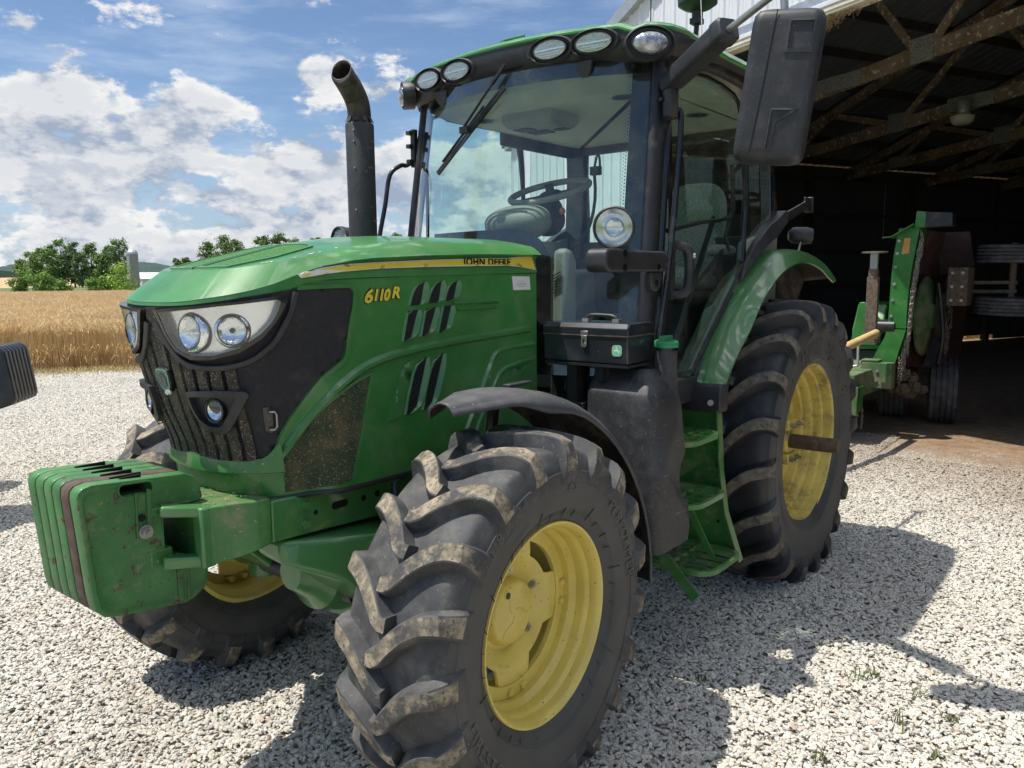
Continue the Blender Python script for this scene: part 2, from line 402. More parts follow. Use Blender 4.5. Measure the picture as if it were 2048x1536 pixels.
# where the big heaps of cloud stand, as directions
bias=None
HEAPS=[(95,185,.10,.20),(400,220,.055,.20),(300,275,.10,.18),(90,300,.13,.20),(200,340,.12,.14),(640,150,.055,.18),(760,180,.05,.12),(600,330,.09,.19),(800,380,.08,.16),(450,300,.06,.12),(20,40,.03,.16),
       (1000,330,.09,.12),(1150,260,.08,.05),(560,430,.10,.1),(300,430,.2,.08)]
for (px,py,sg,am) in HEAPS:
    d=ray(px,py); dist=T.vmath('DISTANCE',mp.outputs[0],tuple(Vector((d.x+.37,d.y+.12,d.z*1.9))))
    g=T.ss(dist,sg*.15,sg*1.35,am*.85,0.0)
    bias=g if bias is None else T.math('MAXIMUM',bias,g)
low=T.ss(zz,.03,.26,.10,-.03)           # more, smaller clouds towards the horizon
neg=T.ss(zz,.20,.42,0.0,.06)
dens=T.math('SUBTRACT',T.math('ADD',T.math('ADD',nA,bias),low),neg)
densB=T.math('SUBTRACT',T.math('ADD',T.math('ADD',nB,bias),low),neg)
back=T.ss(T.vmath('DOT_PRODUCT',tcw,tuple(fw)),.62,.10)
over=T.ss(zz,.50,.74)  # overhead cloud cover out of view, added as white fill light
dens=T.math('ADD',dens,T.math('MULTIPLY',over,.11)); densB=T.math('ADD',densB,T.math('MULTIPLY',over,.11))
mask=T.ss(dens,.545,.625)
lit=T.math('ADD',T.math('MULTIPLY',T.ss(T.math('SUBTRACT',dens,densB),-.11,.05),.55),T.math('MULTIPLY',T.ss(T.math('SUBTRACT',nA,nC),-.07,.05),.50),clamp=True)
thick=T.ss(dens,.58,.72)
lit2=T.math('MULTIPLY',lit,T.math('SUBTRACT',1.0,T.math('MULTIPLY',thick,.35)),clamp=True)
ccol=T.mix(lit2,(2.2,2.65,3.45),(5.9,5.85,5.75)); ccol=T.mix(over,ccol,T.mix(lit2,(10,10.3,10.8),(42,41,38.5)))  # the added overhead clouds glow far brighter than those in view
# thin high streaks
m2=T.n('ShaderNodeMapping'); T.L.new(tcw,m2.inputs[0]); m2.inputs['Scale'].default_value=(2.2,2.2,11); m2.inputs['Rotation'].default_value=(.12,.0,.4)
cir=T.math('MULTIPLY',T.ss(T.noise(m2.outputs[0],2.6,7,.6),.45,.78),.42)
SKYTINT=T.mix(1.0,sky.outputs[0],(.60,.66,.74),'MULTIPLY')
hz=T.ss(zz,.0,.22,.55,0.0)
base=T.mix(hz,SKYTINT,(2.6,3.4,4.7))
c1=T.mix(cir,base,(4.6,5.2,6.1))
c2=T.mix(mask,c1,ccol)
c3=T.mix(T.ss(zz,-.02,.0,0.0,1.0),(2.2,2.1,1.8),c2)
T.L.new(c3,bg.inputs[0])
GREEN=mat('green_paint',(.046,.180,.046),rough=.33,coat=.6,var=.10,vscale=3,dust=.34,dcol=(.20,.26,.16),dscale=5,dthr=(.38,.8),specks=((.45,.45,.32),160,.75))
GREEN_TOP=mat('green_sunfaded',(.038,.195,.040),rough=.40,coat=.45,var=.14,vscale=4,dust=.30,dcol=(.26,.32,.17),dscale=7,dthr=(.4,.85),specks=((.5,.52,.42),140,.76))
GREEN_DUSTY=mat('green_paint_dusty',(.032,.165,.032),rough=.42,coat=.3,dust=.6,dcol=(.25,.23,.13),dscale=14,dthr=(.45,.75),up=.35,specks=((.4,.36,.22),90,.7))
GREEN_CAST=mat('green_cast_iron',(.042,.165,.042),rough=.55,coat=.1,bump=.8,bscale=230,var=.2,vscale=8,spots=[((.14,.17,.09),22,.60,.66),((.085,.035,.022),26,.60,.64),((.34,.17,.025),31,.655,.69),((.05,.03,.02),60,.66,.69)],dust=.25,dscale=20)
GREEN_CAP=mat('green_plastic',(.03,.26,.10),rough=.42,dust=.3)
YELLOW=mat('yellow_paint',(.68,.54,.12),rough=.42,coat=.25,var=.12,vscale=9,dust=.35,dcol=(.40,.32,.13),dscale=18,dthr=(.42,.75),specks=((.12,.08,.03),75,.70))
YELLOW_DULL=mat('yellow_paint_muddy',(.64,.50,.12),rough=.55,var=.15,dust=.75,dcol=(.22,.16,.08),dscale=9,dthr=(.45,.68),specks=((.10,.07,.03),60,.68))
YDECAL=mat('yellow_decal',(.78,.60,.06),rough=.35,coat=.4,var=.05)
WDECAL=mat('white_decal',(.74,.74,.70),rough=.4,var=.05)
BDECAL=mat('black_decal',(.012,.012,.012),rough=.35,var=.05)
RUBBER=mat('tyre_rubber',(.045,.046,.048),rough=.66,var=.25,vscale=14,dust=.62,dcol=(.17,.165,.15),dscale=11,dthr=(.42,.74),bump=.35,bscale=150,specks=((.22,.2,.17),120,.70))
RUBBER2=mat('rear_tyre_rubber',(.020,.021,.024),rough=.5,var=.2,dust=.22,dcol=(.12,.11,.09),dscale=6,bump=.2,bscale=150)
RUBSIDE=mat('tyre_sidewall',(.060,.060,.059),rough=.60,var=.2,vscale=5,dust=.30,dcol=(.13,.12,.095),dscale=6,dthr=(.4,.8),bump=.2,bscale=220)
RUBLET=mat('tyre_lettering',(.105,.102,.095),rough=.7,var=.1)
LUGTOP=mat('worn_dirty_lug',(.15,.13,.10),rough=.9,var=.3,vscale=26,base2=(.36,.30,.21),bump=.6,bscale=120,spots=[((.060,.060,.060),9,.46,.60),((.09,.085,.075),70,.55,.62)])
LUGTOP2=mat('rear_lug_face',(.12,.108,.088),rough=.88,var=.3,vscale=30,base2=(.20,.17,.125),bump=.5,bscale=120,spots=[((.05,.05,.048),20,.52,.66)])
BLACKP=mat('black_plastic',(.022,.023,.026),rough=.48,var=.2,vscale=7,dust=.22,dcol=(.16,.155,.15),dscale=12,dthr=(.45,.8),bump=.25,bscale=420,specks=((.3,.28,.25),150,.74),scr=.35)
BLACKTANK=mat('black_moulded_plastic',(.028,.029,.032),rough=.50,var=.2,vscale=5,dust=.30,dcol=(.17,.165,.16),dscale=10,dthr=(.42,.8),bump=.4,bscale=500,specks=((.32,.3,.27),110,.71),scr=.45)
FENDP=mat('grey_black_fender_plastic',(.042,.044,.050),rough=.52,var=.2,dust=.35,dcol=(.24,.23,.22),dscale=9,dthr=(.40,.8),up=.25,bump=.3,bscale=420,specks=((.4,.38,.34),90,.72))
FENDIN=mat('muddy_fender_inside',(.022,.021,.02),rough=.8,dust=.75,dcol=(.17,.125,.075),dscale=8,dthr=(.45,.7))
BLACKM=mat('black_metal',(.016,.016,.018),rough=.42,var=.15,dust=.15,scr=.25,specks=((.25,.23,.2),120,.74))
BLACKG=mat('black_gloss_frame',(.011,.011,.012),rough=.25,coat=.4,var=.1,dust=.12)
MESHM=mat('black_wire_mesh',(.018,.018,.021),rough=.65,var=.3,vscale=60,dust=.35,dcol=(.16,.14,.10),dscale=10,dthr=(.5,.85),bump=1.0,bscale=700,specks=((.22,.18,.11),240,.74))
MESHD=mat('dirty_green_mesh',(.03,.05,.022),rough=.8,var=.3,vscale=60,dust=.9,dcol=(.12,.10,.05),dscale=13,dthr=(.42,.68),bump=1.0,bscale=600,specks=((.30,.25,.15),190,.62))
SLOT=mat('grille_slot',(.004,.004,.004),rough=.9)
CHAFF=mat('grille_rib_chaff',(.030,.028,.025),rough=.75,var=.3,vscale=40,dust=.7,dcol=(.15,.125,.08),dscale=16,dthr=(.45,.72),bump=.8,bscale=600,specks=((.34,.28,.17),190,.62))
CHROMED=mat('lamp_chrome',(.50,.52,.52),rough=.08,metal=1,var=.05,bump=.6,bscale=60)
CHROME=mat('chrome',(.85,.86,.88),rough=.12,metal=1,var=.02)
CHROMEF=mat('faceted_chrome',(.86,.88,.90),rough=.10,metal=1,var=.02,bump=1.0,bscale=55)
SATIN=mat('satin_reflector',(.82,.83,.84),rough=.24,metal=.9,var=.05,vscale=3)
STEEL=mat('steel',(.42,.41,.39),rough=.38,metal=.9,var=.15,dust=.2)
GALV=mat('galvanised',(.50,.51,.52),rough=.42,metal=.75,var=.12,vscale=20)
RUST=mat('brown_rust',(.085,.045,.030),rough=.75,var=.3,vscale=18,base2=(.13,.085,.06),bump=.5,bscale=160,spots=[((.16,.13,.10),22,.56,.66)])
RUSTW=mat('rusty_weight',(.088,.050,.036),rough=.8,var=.25,vscale=20,base2=(.12,.08,.06),bump=.6,bscale=200)
BEIGE=mat('beige_interior',(.40,.40,.33),rough=.7,var=.08)
BEIGED=mat('grey_beige_console',(.24,.24,.20),rough=.6,var=.08)
INTD=mat('dark_interior',(.035,.036,.036),rough=.7,var=.1)
FABRIC=mat('seat_fabric',(.30,.29,.25),rough=.95,var=.35,vscale=120,base2=(.60,.58,.52),bump=.8,bscale=300)
TOOLB=mat('black_toolbox_paint',(.016,.018,.024),rough=.30,coat=.5,var=.15,vscale=6,dust=.18,dcol=(.15,.15,.15),dscale=12,specks=((.45,.42,.38),120,.735),spots=[((.11,.055,.03),9,.66,.72)])
EXH=mat('exhaust_black',(.026,.026,.027),rough=.55,var=.25,vscale=14,scr=.4,specks=((.3,.27,.22),140,.74))
EXHT=mat('exhaust_heat_stained',(.045,.040,.036),rough=.5,metal=.5,var=.4,vscale=16,base2=(.09,.075,.06),scr=.3)
SOOT=mat('soot',(.004,.004,.004),rough=.95)
TEAL=mat('emblem_teal',(.02,.17,.14),rough=.35,coat=.5,var=.1)
GLASS=glassmat('cab_glass',(.82,.95,.92),refl=1.5,dirt=.05)
GLASSD=glassmat('door_glass',(.76,.90,.85),refl=1.5,dirt=.07)
LENS=glassmat('lamp_glass',(.93,.96,.97),refl=1.6,dirt=.05)
LENSW=mat('fluted_lens',(.42,.44,.46),rough=.10,metal=.75,var=.35,vscale=45,bump=1.0,bscale=120)
ORANGE=mat('orange_marker',(.55,.14,.03),rough=.3,coat=.5)
TAN=mat('shaft_cover_tan',(.62,.46,.20),rough=.5,dust=.3)
REDM=mat('red_brown_metal',(.055,.026,.019),rough=.75,var=.3,dust=.8,dcol=(.12,.085,.055),dscale=7)
# ------------------------------------------------------------------ tyres and wheels
class Prof:
    def __init__(s,pts):
        s.P=[Vector((a,b)) for a,b in pts]; s.L=[0]
        for a,b in zip(s.P,s.P[1:]): s.L.append(s.L[-1]+(b-a).length)
    def at(s,q):
        q=max(0,min(s.L[-1]-1e-7,q)); i=0
        while s.L[i+1]<=q: i+=1
        t=(q-s.L[i])/(s.L[i+1]-s.L[i]); p=s.P[i].lerp(s.P[i+1],t)
        def tan(j):
            a=s.P[max(j-1,0)];b=s.P[min(j+1,len(s.P)-1)]; return (b-a).normalized()
        d=(tan(i)*(1-t)+tan(i+1)*t).normalized(); return p,Vector((-d.y,d.x))*-1
def tyre(parent,Rr,hw,rim,rhw,sw,nl,h,side,name='tyre',lugm=LUGTOP,sink=0.0,lw=.019,phase=0.0,sweep=.80):
    """lug tyre round the y axis, outer side = +y*side; Rr outer radius, hw half tread, sw half section width"""
    up=[(0,Rr-h),(hw*.5,Rr-h-.004),(hw*.85,Rr-h-.014),(hw*.98,Rr-h-.034),(sw*.985,Rr-h-.075),(sw,Rr-h-.12),(sw*.985,(Rr+rim)/2-.02),(sw*.93,rim+.06),(rhw+.012,rim+.018),(rhw-.004,rim-.004)]
    # smooth the half profile
    sp=smoothpath(up,4); H=Prof(sp)
    full=[(-a,b) for a,b in sp[::-1]]+sp[1:]
    mb=MB(); mb.lathe([(a,b) for a,b in full],n=132,mi=1)
    # faces in tread area get rubber, the rest sidewall
    N=132; nf=len(full)-1
    for i in range(nf):
        wmid=abs((full[i][0]+full[i+1][0])/2); rmid=(full[i][1]+full[i+1][1])/2
        if rmid>Rr-h-.05:
            for k in range(N): mb.m[i*N+k]=0
    # fine rings on the sidewall
    for sg in (1,-1):
        for rad,ww in ((rim+.045,.003),(rim+.05+(Rr-rim)*.42,.0025)):
            best=min(range(400),key=lambda k:abs(H.at(H.L[-1]*k/400)[0].y-rad)+(0 if H.at(H.L[-1]*k/400)[0].x>sw*.5 else 9))
            q=H.L[-1]*best/400; pr=[]
            for dq,o in ((-.005,-.001),(-.002,ww),(.002,ww),(.005,-.001)):
                p,nn=H.at(q+dq); nn=nn if nn.x*1>0 or nn.y>0 else -nn; p=p+nn*o; pr.append((sg*p.x,p.y))
            mb.lathe(pr,n=96,mi=1)
    qs=0
    while H.at(qs)[0].y>Rr-h-.045: qs+=.002
    qe=qs+.075
    for sg in (1,-1):
        for k in range(nl):
            th0=2*PI*(k+(0 if sg>0 else .5))/nl+phase
            NP=16; P=[]
            for i in range(NP+1):
                t=i/NP; q=-.030+(qe+.030)*t; tt=min(1,max(0,q)/qs)
                off=sweep*hw/.19*.19/Rr*1.0*(1-(1-tt)**1.9)+ .0*t
                P.append((q,-off*Rr))
            rings=[]
            for i,(q,s) in enumerate(P):
                a=P[max(0,i-1)];b=P[min(NP,i+1)]; dq,ds=b[0]-a[0],b[1]-a[1]; l=math.hypot(dq,ds); nq,ns=-ds/l,dq/l
                tt=max(0,q)/qs
                wt=lw*(.86+.30*min(1,tt)); hh=h-.0*tt
                if q>qs*.93: 
                    u=min(1,(q-qs*.93)/(qe-qs*.93)); hh=h*(1-u)**1.15*(.85)+.002; wt=lw*(1.16+.9*u)
                wb=wt+.013+.006*min(1,tt)
                if i==0: hh*=.96
                ring=[]
                for (o,hv) in ((-wb,-.006),(-wt*1.03,hh*.93),(-wt*.86,hh),(wt*.86,hh),(wt*1.03,hh*.93),(wb,-.006)):
                    qq=q+nq*o; s2=s+ns*o
                    sgn=1
                    if qq<0: sgn=-1
                    p,nn=H.at(abs(qq)); 
                    if nn.y<0 and abs(qq)<qs*.8: nn=-nn
                    if abs(qq)>=qs*.8 and nn.x<0: nn=-nn
                    rad_dir=Vector((0,1)); m_=min(1,max(0,(abs(qq)-qs*.55)/(qe*.9-qs*.55))); nv=(rad_dir*(1-m_)+nn*m_).normalized()
                    p=p+nv*hv
                    th=th0+s2/Rr*side_dir
                    ring.append((sg*sgn*p.x,p.y*math.sin(th),p.y,th))
                rings.append([(y*0+0,0,0) if False else (rr_*math.cos(th),y,rr_*math.sin(th)) for (y,_,rr_,th) in ring])
            n0=len(mb.f)
            mb.loft(rings,True,True,0)
            # top faces -> worn material
            for fi in range(n0,len(mb.f)):
                j=(fi-n0)%6
                if fi-n0<NP*6 and j in(2,) and (fi-n0)//6<NP*.86: mb.m[fi]=2
    vs=[]
    for (x,y,z) in mb.v:
        y=y*side
        if sink and z<-(Rr-sink):
            z=-(Rr-sink)+(z+(Rr-sink))*.12
        if sink and z<0:
            r=math.hypot(x,z); c=max(0,-z/r)**6; y*=1+.07*c*max(0,min(1,(Rr-r)/.06)) 
        vs.append((x,y,z))
    mb.v=vs
    o=mb.build(name,[RUBBER2 if Rr>.7 else RUBBER,RUBSIDE,lugm],parent,smooth=33)
    return o,H
side_dir=-1
def sidewall_text(parent,H,side,txt,rad,ang,size,Rr,name='sidewall_lettering',mat_=RUBLET,spread=1.0,flip=False,outline=True):
    """raised letters round the sidewall; ang = middle of the word, degrees from +x (front) towards +z"""
    v,f=textgeo(txt,size,0.0,spread); xs=[p[0] for p in v]; mid=(min(xs)+max(xs))/2; hgt=.35*size
    mb=MB(); vs=[]
    tab=[(H.at(H.L[-1]*k/300)) for k in range(301)]; tab=[(p.y,p.x,n) for p,n in tab if p.x>.1]
    def surf(r):
        b=min(tab,key=lambda t:abs(t[0]-r)); return b[1]
    yc=surf(rad)
    for x,y in v:
        rho=rad+((y-hgt) if not flip else -(y-hgt)); a=R(ang)+((x-mid) if not flip else -(x-mid))/rad*-side*-1
        vs.append((rho*math.cos(a),side*(surf(rho)+.0055),rho*math.sin(a)))
    mb.add(vs,f); 
    return mb.build(name,mat_,parent,smooth=0,fix=False)
tractor=empty('tractor',(0,0,0)); tag(tractor,'large green farm tractor with yellow wheels parked on gravel in front of the open shed','tractor')
def front_wheel(side,steer):
    YC=.825; w=empty('wheel',(2.58,side*YC,.607),tractor,steer)
    t,H=tyre(w,.632,.185,.330,.150,.203,19,.043,side,sink=.028,lw=.0255,phase=R(7 if side>0 else 2))
    # rim: flange, bead seat, drop well
    P=[(.155,.338),(.163,.3355),(.1625,.329),(.155,.321),(.140,.316),(.118,.3145),(.108,.305),(.098,.3025),(.070,.3025),(.060,.296),(.048,.288),(.0,.287),(-.10,.287),(-.12,.312),(-.155,.318),(-.160,.336)]
    mb=MB(); mb.lathe([(side*a,b) for a,b in P],n=96)
    mb.build('rim',YELLOW,w,smooth=30)
    # mounting ring with lobes and bolts
    mb=MB(); mb.lathe([(side*a,b) for a,b in [(.006,.289),(.024,.289),(.026,.286),(.026,.247),(.024,.244),(.006,.244)]],n=96); mb.build('mounting_ring',YELLOW,w,smooth=30)
    # dished centre disc with waisted cut-outs
    mb=MB(); nn=96; rings=[]
    prof=[(0,.118),(.12,.135),(.30,.16),(.55,.19),(.8,.225),(1,.25)]
    for t_,r0 in [(k/10,0) for k in range(11)]:
        ring=[]
        for k in range(nn):
            a=2*PI*k/nn; lobe=.5+.5*math.cos(4*(a-R(2)))
            lob=max(0,min(1,(lobe-.30)/.35)); lob=lob*lob*(3-2*lob)
            ro=.196+.052*lob; r=.115+(ro-.115)*t_
            yy=-.035+.052*math.sin(min(1,(r-.115)/.11)*PI*.5) if r<.225 else .017
            yy=yy if lob<.02 else yy
            ring.append((r*math.cos(a),side*yy,r*math.sin(a)))
        rings.append(ring)
    back=[[(x,y-side*.012,z) for x,y,z in r_] for r_ in rings]
    mb.loft(rings+back[::-1],True,False); mb.build('wheel_disc',YELLOW,w,smooth=40)
    # hub: stepped drum and round cap with a swirl
    mb=MB(); mb.lathe([(side*a,b) for a,b in [(-.30,.10),(-.30,.135),(-.05,.150),(-.04,.172),(-.028,.175),(-.026,.160),(-.020,.118),(.006,.111),(.013,.105),(.016,.098),(.016,0.0)]],n=64); hub=mb.build('hub',YELLOW,w,smooth=35)
    mb=MB()
    for a0,bend in ((20,1),(140,1),(260,1)):
        path=[]
        for k in range(9):
            r=.012+.088*k/8; a=R(a0+55*math.sin(k/8*2.2)); path.append((r*math.cos(a),side*.0165,r*math.sin(a)))
        mb.tube(path,.0022,6)
    mb.cyl((.035,side*.015,.072),(.035,side*.0185,.072),.016,n=20); mb.build('hub_cap_swirl',YELLOW,w)
    mb=MB(); mb.cyl((.035,side*.0175,.072),(.035,side*.0205,.072),.0115,n=20); mb.box((.035,side*.0205,.072),(.009,.002,.009)); mb.build('drain_plug',BLACKM,w)
    # paired bolts on the ring, studs near the hub
    b=None
    for k in range(4):
        for d in (-7.5,7.5):
            a=R(90*k+2+d); c=(.265*math.cos(a),.265*math.sin(a)); mb=MB(); mb.cyl((c[0],side*-.018,c[1]),(c[0],side*.037,c[1]),.0135,.0128,n=18); mb.build('ring_bolt',YELLOW,w)
    for k in (92,160,222):
        a=R(k); c=(.150*math.cos(a),.150*math.sin(a)); mb=MB(); mb.cyl((c[0],side*-.026,c[1]),(c[0],side*-.004,c[1]),.0155,n=6); mb.cyl((c[0],side*-.004,c[1]),(c[0],side*.004,c[1]),.0085,n=12); mb.build('wheel_nut',STEEL,w,smooth=30)
    if side>0:
        for (tx,ra,an,sz,fl) in (('380/85R24',.492,52,.054,False),('BA021',.455,55,.018,False),('85',.462,100,.056,False),('PERFORMER',.462,155,.056,False),('FIRESTONE',.462,-38,.058,True),('TUBELESS',.405,60,.018,False)):
            sidewall_text(w,H,side,tx,ra,an,sz,.632,flip=fl,spread=1.25 if len(tx)>2 else 1)
        mb=MB()
        for k in range(8):
            for d,l in ((-6,.05),(-2,.022),(3,.03),(7,.02)):
                a=R(45*k+d*2.3); mb.bar((.356*math.cos(a),side*.178,.356*math.sin(a)),((.356+l)*math.cos(a+.03),side*(.178+l*.36),(.356+l)*math.sin(a+.03)),.0035,.002)
        mb.build('sidewall_marks',BLACKM,w,smooth=0,fix=False)
    return w
def rear_wheel(side):
    YC=.775; w=empty('wheel',(0,side*YC,.765),tractor)
    t,H=tyre(w,.828,.222,.450,.190,.243,20,.062,side,lugm=LUGTOP2,sink=.063,lw=.029,phase=R(4),sweep=.85)
    P=[(.188,.464),(.199,.461),(.199,.453),(.190,.445),(.165,.440),(.140,.437),(.132,.425),(.120,.420),(.085,.420),(.075,.408),(.062,.402),(.030,.402),(.020,.388),(.0,.383),(-.10,.383),(-.17,.44),(-.2,.46)]
    mb=MB(); mb.lathe([(side*a,b) for a,b in P],n=96); mb.build('rim',YELLOW_DULL,w,smooth=30)
    mb=MB(); mb.lathe([(side*a,b) for a,b in [(-.03,.384),(-.02,.37),(-.03,.30),(-.06,.24),(-.055,.17),(-.055,.0)]],n=64); mb.build('wheel_disc',YELLOW_DULL,w,smooth=30)
    # cast hub on the bar axle
    mb=MB(); mb.prism([( .17*math.cos(R(a)),.17*math.sin(R(a))) for a in (20,55,90,125,160,200,235,270,305,340)],1,side*-.055,side*.01)
    mb.lathe([(side*a,b) for a,b in [(.0,.11),(.03,.10),(.09,.075),(.09,.0)]],n=32); 
    mb.box((0,side*.05,-.10),(.15,.11,.06)); mb.box((0,side*.05,.10),(.15,.11,.06)); hub=mb.build('hub',YELLOW_DULL,w,bev=.006)
    for (dx,dz) in ((-.045,-.10),(.045,-.10),(-.045,.10),(.045,.10)):
        mb=MB(); mb.cyl((dx,side*.10,dz),(dx,side*.13,dz),.016,n=6); mb.cyl((dx,side*.13,dz),(dx,side*.145,dz),.009,n=10)
        mb.build('hub_bolt',STEEL,w)
    mb=MB(); pr=[(.05,.0),(.05,.041)]
    for k in range(26): a=.06+k*.0105; pr+= [(a,.041),(a+.003,.0425),(a+.007,.0425),(a+.009,.041)]
    pr+=[(.352,.041),(.362,.036),(.362,0)]
    mb.lathe([(side*a,b) for a,b in pr],n=32); mb.build('bar_axle',RUST,w,smooth=30)
    for k in range(8):
        a=R(45*k+10); c=(.30*math.cos(a),.30*math.sin(a)); mb=MB(); mb.cyl((c[0],side*-.03,c[1]),(c[0],side*-.012,c[1]),.017,n=6); mb.build('wheel_bolt',YELLOW_DULL,w)
    if side>0:
        for (tx,ra,an,sz,fl) in (('460/85R34',.565,-28,.070,True),('R1',.60,62,.08,False),('TM600',.585,80,.06,False)):
            sidewall_text(w,H,side,tx,ra,an,sz,.828,flip=fl,spread=1.15)
        mb=MB(); rnd=random.Random(3)
        for k in range(150):
            a=rnd.uniform(0,2*PI); r=rnd.uniform(.49,.62); l=rnd.uniform(.012,.03); p=min(((abs(H.at(H.L[-1]*q/200)[0].y-r),H.at(H.L[-1]*q/200)[0].x) for q in range(90,200)),key=lambda t:t[0])[1]
            mb.box((r*math.cos(a),side*(p+.0006),r*math.sin(a)),(.0025,.0018,l),Matrix.Rotation(-a-PI/2+rnd.uniform(-.1,.1)+ (0 if k%3 else PI/2),3,'Y'))
        mb.build('sidewall_cracks',BLACKM,w,smooth=0,fix=False)
    return w
front_wheel(1,.02); front_wheel(-1,.02); rear_wheel(1); rear_wheel(-1)
# ------------------------------------------------------------------ hood (bonnet)
ZLIP=[(1.8,1.749),(2.75,1.734),(2.90,1.729),(3.00,1.722),(3.05,1.704),(3.10,1.695),(3.19,1.681),(3.29,1.661),(3.322,1.652)]
ZSH=[(1.8,1.824),(2.2,1.821),(2.5,1.812),(2.8,1.797),(2.95,1.772),(3.05,1.742),(3.12,1.717),(3.19,1.698),(3.29,1.676),(3.322,1.664)]
ZTOP=[(1.8,1.862),(2.2,1.864),(2.5,1.864),(2.58,1.862),(2.8,1.838),(3.0,1.795),(3.1,1.776),(3.2,1.758)]
ZC=[(1.8,1.905),(2.4,1.900),(2.6,1.888),(2.8,1.860),(3.0,1.812),(3.2,1.762)]
def ztop(x,y):
    a,b=lerpt(ZTOP,x),lerpt(ZC,x); return a+(b-a)*(1-min(1,abs(y)/.345)**1.8)
def toppt(s,t):
    """t 0 = shoulder crease .. 1 = centre line"""
    x,y=hplan(abs(s)); fr=sstep(2.75,3.28,x)
    xd=x-.115*fr; yd=y*(1-.10*fr)-.030*(1-fr)
    xc=min(x-.0,2.75+(xd-2.75)*.62) if x>2.75 else x
    X=xd+(xc-xd)*t; Yv=yd*(1-t); z=ztop(X,Yv)
    return (X,Yv if s>=0 else -Yv,z)
def htop_xy(x,y,off=0):
    zt=lerpt(ZTOP,x); zc=lerpt(ZC,x); yd=.34; t=max(0,1-abs(y)/yd); z=zt+(zc-zt)*(1-(1-t)**1.8)
    return (x,y,z+off)
SM=HS[-1]
cols=[-SM+ (SM-.66)*k/14 for k in range(14)]+[-.66+1.32*k/66 for k in range(67)]+[.66+(SM-.66)*(k+1)/14 for k in range(14)]
mb=MB(); rings=[]
for s in cols:
    x,y=hplan(abs(s)); zl=lerpt(ZLIP,x); zs=lerpt(ZSH,x); c=sstep(3.08,2.75,-x) if False else sstep(-3.08,-2.7,-x)
    col=[hS0(s,z) for z in (1.03,1.12,1.20,1.28,1.36,1.44,1.52,1.60)]+[hS0(s,min(zl,1.64)),hS0(s,zl,0)]
    col+= [hS0(s,zl+.0012,.0045), hS0(s,zl+(zs-zl)*.22,.004-.002*c),hS0(s,zl+(zs-zl)*.72,-.010*c+.003),hS0(s,zl+(zs-zl)*.90,.004*c+.002),hS0(s,zs,.026*c+.003)]
    d=toppt(s,0); e=hS0(s,zs,.026*c+.003)
    for t in (.04,.3,.65,.97): col.append((e[0]+(d[0]-e[0])*t,e[1]+(d[1]-e[1])*t,e[2]+(d[2]-e[2])*t+.004*c*math.sin(PI*t)))
    col+= [toppt(s,t) for t in (0,.015,.15,.3,.45,.6,.75,.9,1.0)]
    rings.append(col)
mb.loft(rings,False,False)
# turned-down flange at the rear edge
hood=mb.build('hood',GREEN_TOP,tractor,smooth=24)
# green bumper lip below the grille
def P2(l): return l
mb=MB()
path=[(s,lerpt([(-.3,1.20),(-.2,1.195),(0,1.158),(.114,1.139),(.232,1.138),(.278,1.150),(.33,1.185)],abs(s) if s>0 else -s) if 0 else lerpt([(0,1.157),(.114,1.140),(.232,1.138),(.29,1.150),(.34,1.20)],abs(s))) for s in [-.34+.68*k/34 for k in range(35)]]
A=[hS(s,z-.012,.022) for s,z in path]; B=[hS(s,z+.012,.014) for s,z in path]; Bc=[hS(s,z+.012,-.002) for s,z in path]; C_=[hS(s,1.113,.026) for s,z in path]; D=[hS(s,1.107,.010) for s,z in path]; E_=[hS(s,1.036,.004) for s,z in path]
mb.loft([Bc,B,A,C_,D,E_],False,False); mb.build('hood_lower_lip',GREEN_DUSTY,tractor,smooth=30)
# side covers (the pressed panels under the yellow stripe)
gr=[(.0,1.650),(.10,1.653),(.172,1.659),(.25,1.669),(.331,1.679),(.42,1.692),(.469,1.700),(.558,1.702),(.660,1.703),(.676,1.698),(.684,1.685),(.678,1.64),(.665,1.595),(.652,1.54),(.642,1.497),(.636,1.480),(.622,1.465),(.541,1.418),(.484,1.372),(.428,1.322),(.39,1.285),(.355,1.243),(.325,1.20),(.310,1.172),(.294,1.158),(.278,1.152),(.232,1.143),(.114,1.145),(.0,1.160)]
# front grille backing + mesh
mb=MB()
full=[(-a,b) for a,b in gr[::-1]][0:]+gr[0:]
patch(mb,gr,hS,.0035,0,cell=.03,mir=True,side=True)
grille=mb.build('grille',MESHM,tractor,smooth=40)
# green frame lip round the mesh on the side panel
mb=MB(); fr_=[(.310,1.172),(.325,1.20),(.355,1.243),(.39,1.285),(.428,1.322),(.484,1.372),(.541,1.418),(.622,1.465),(.636,1.480),(.642,1.497),(.652,1.54),(.665,1.595),(.678,1.64),(.684,1.685),(.676,1.698),(.660,1.703),(.558,1.702),(.47,1.700)]
fr2=[(a+.009*(1 if b<1.69 else .3),b-.008*(1 if b<1.5 else (0 if b<1.68 else -.6))) for a,b in fr_]
stripline(mb,smoothpath(fr2,3),.014,hS,.0065,mir=True); build_sides(mb,'grille_surround',GREEN,tractor,smooth=50)
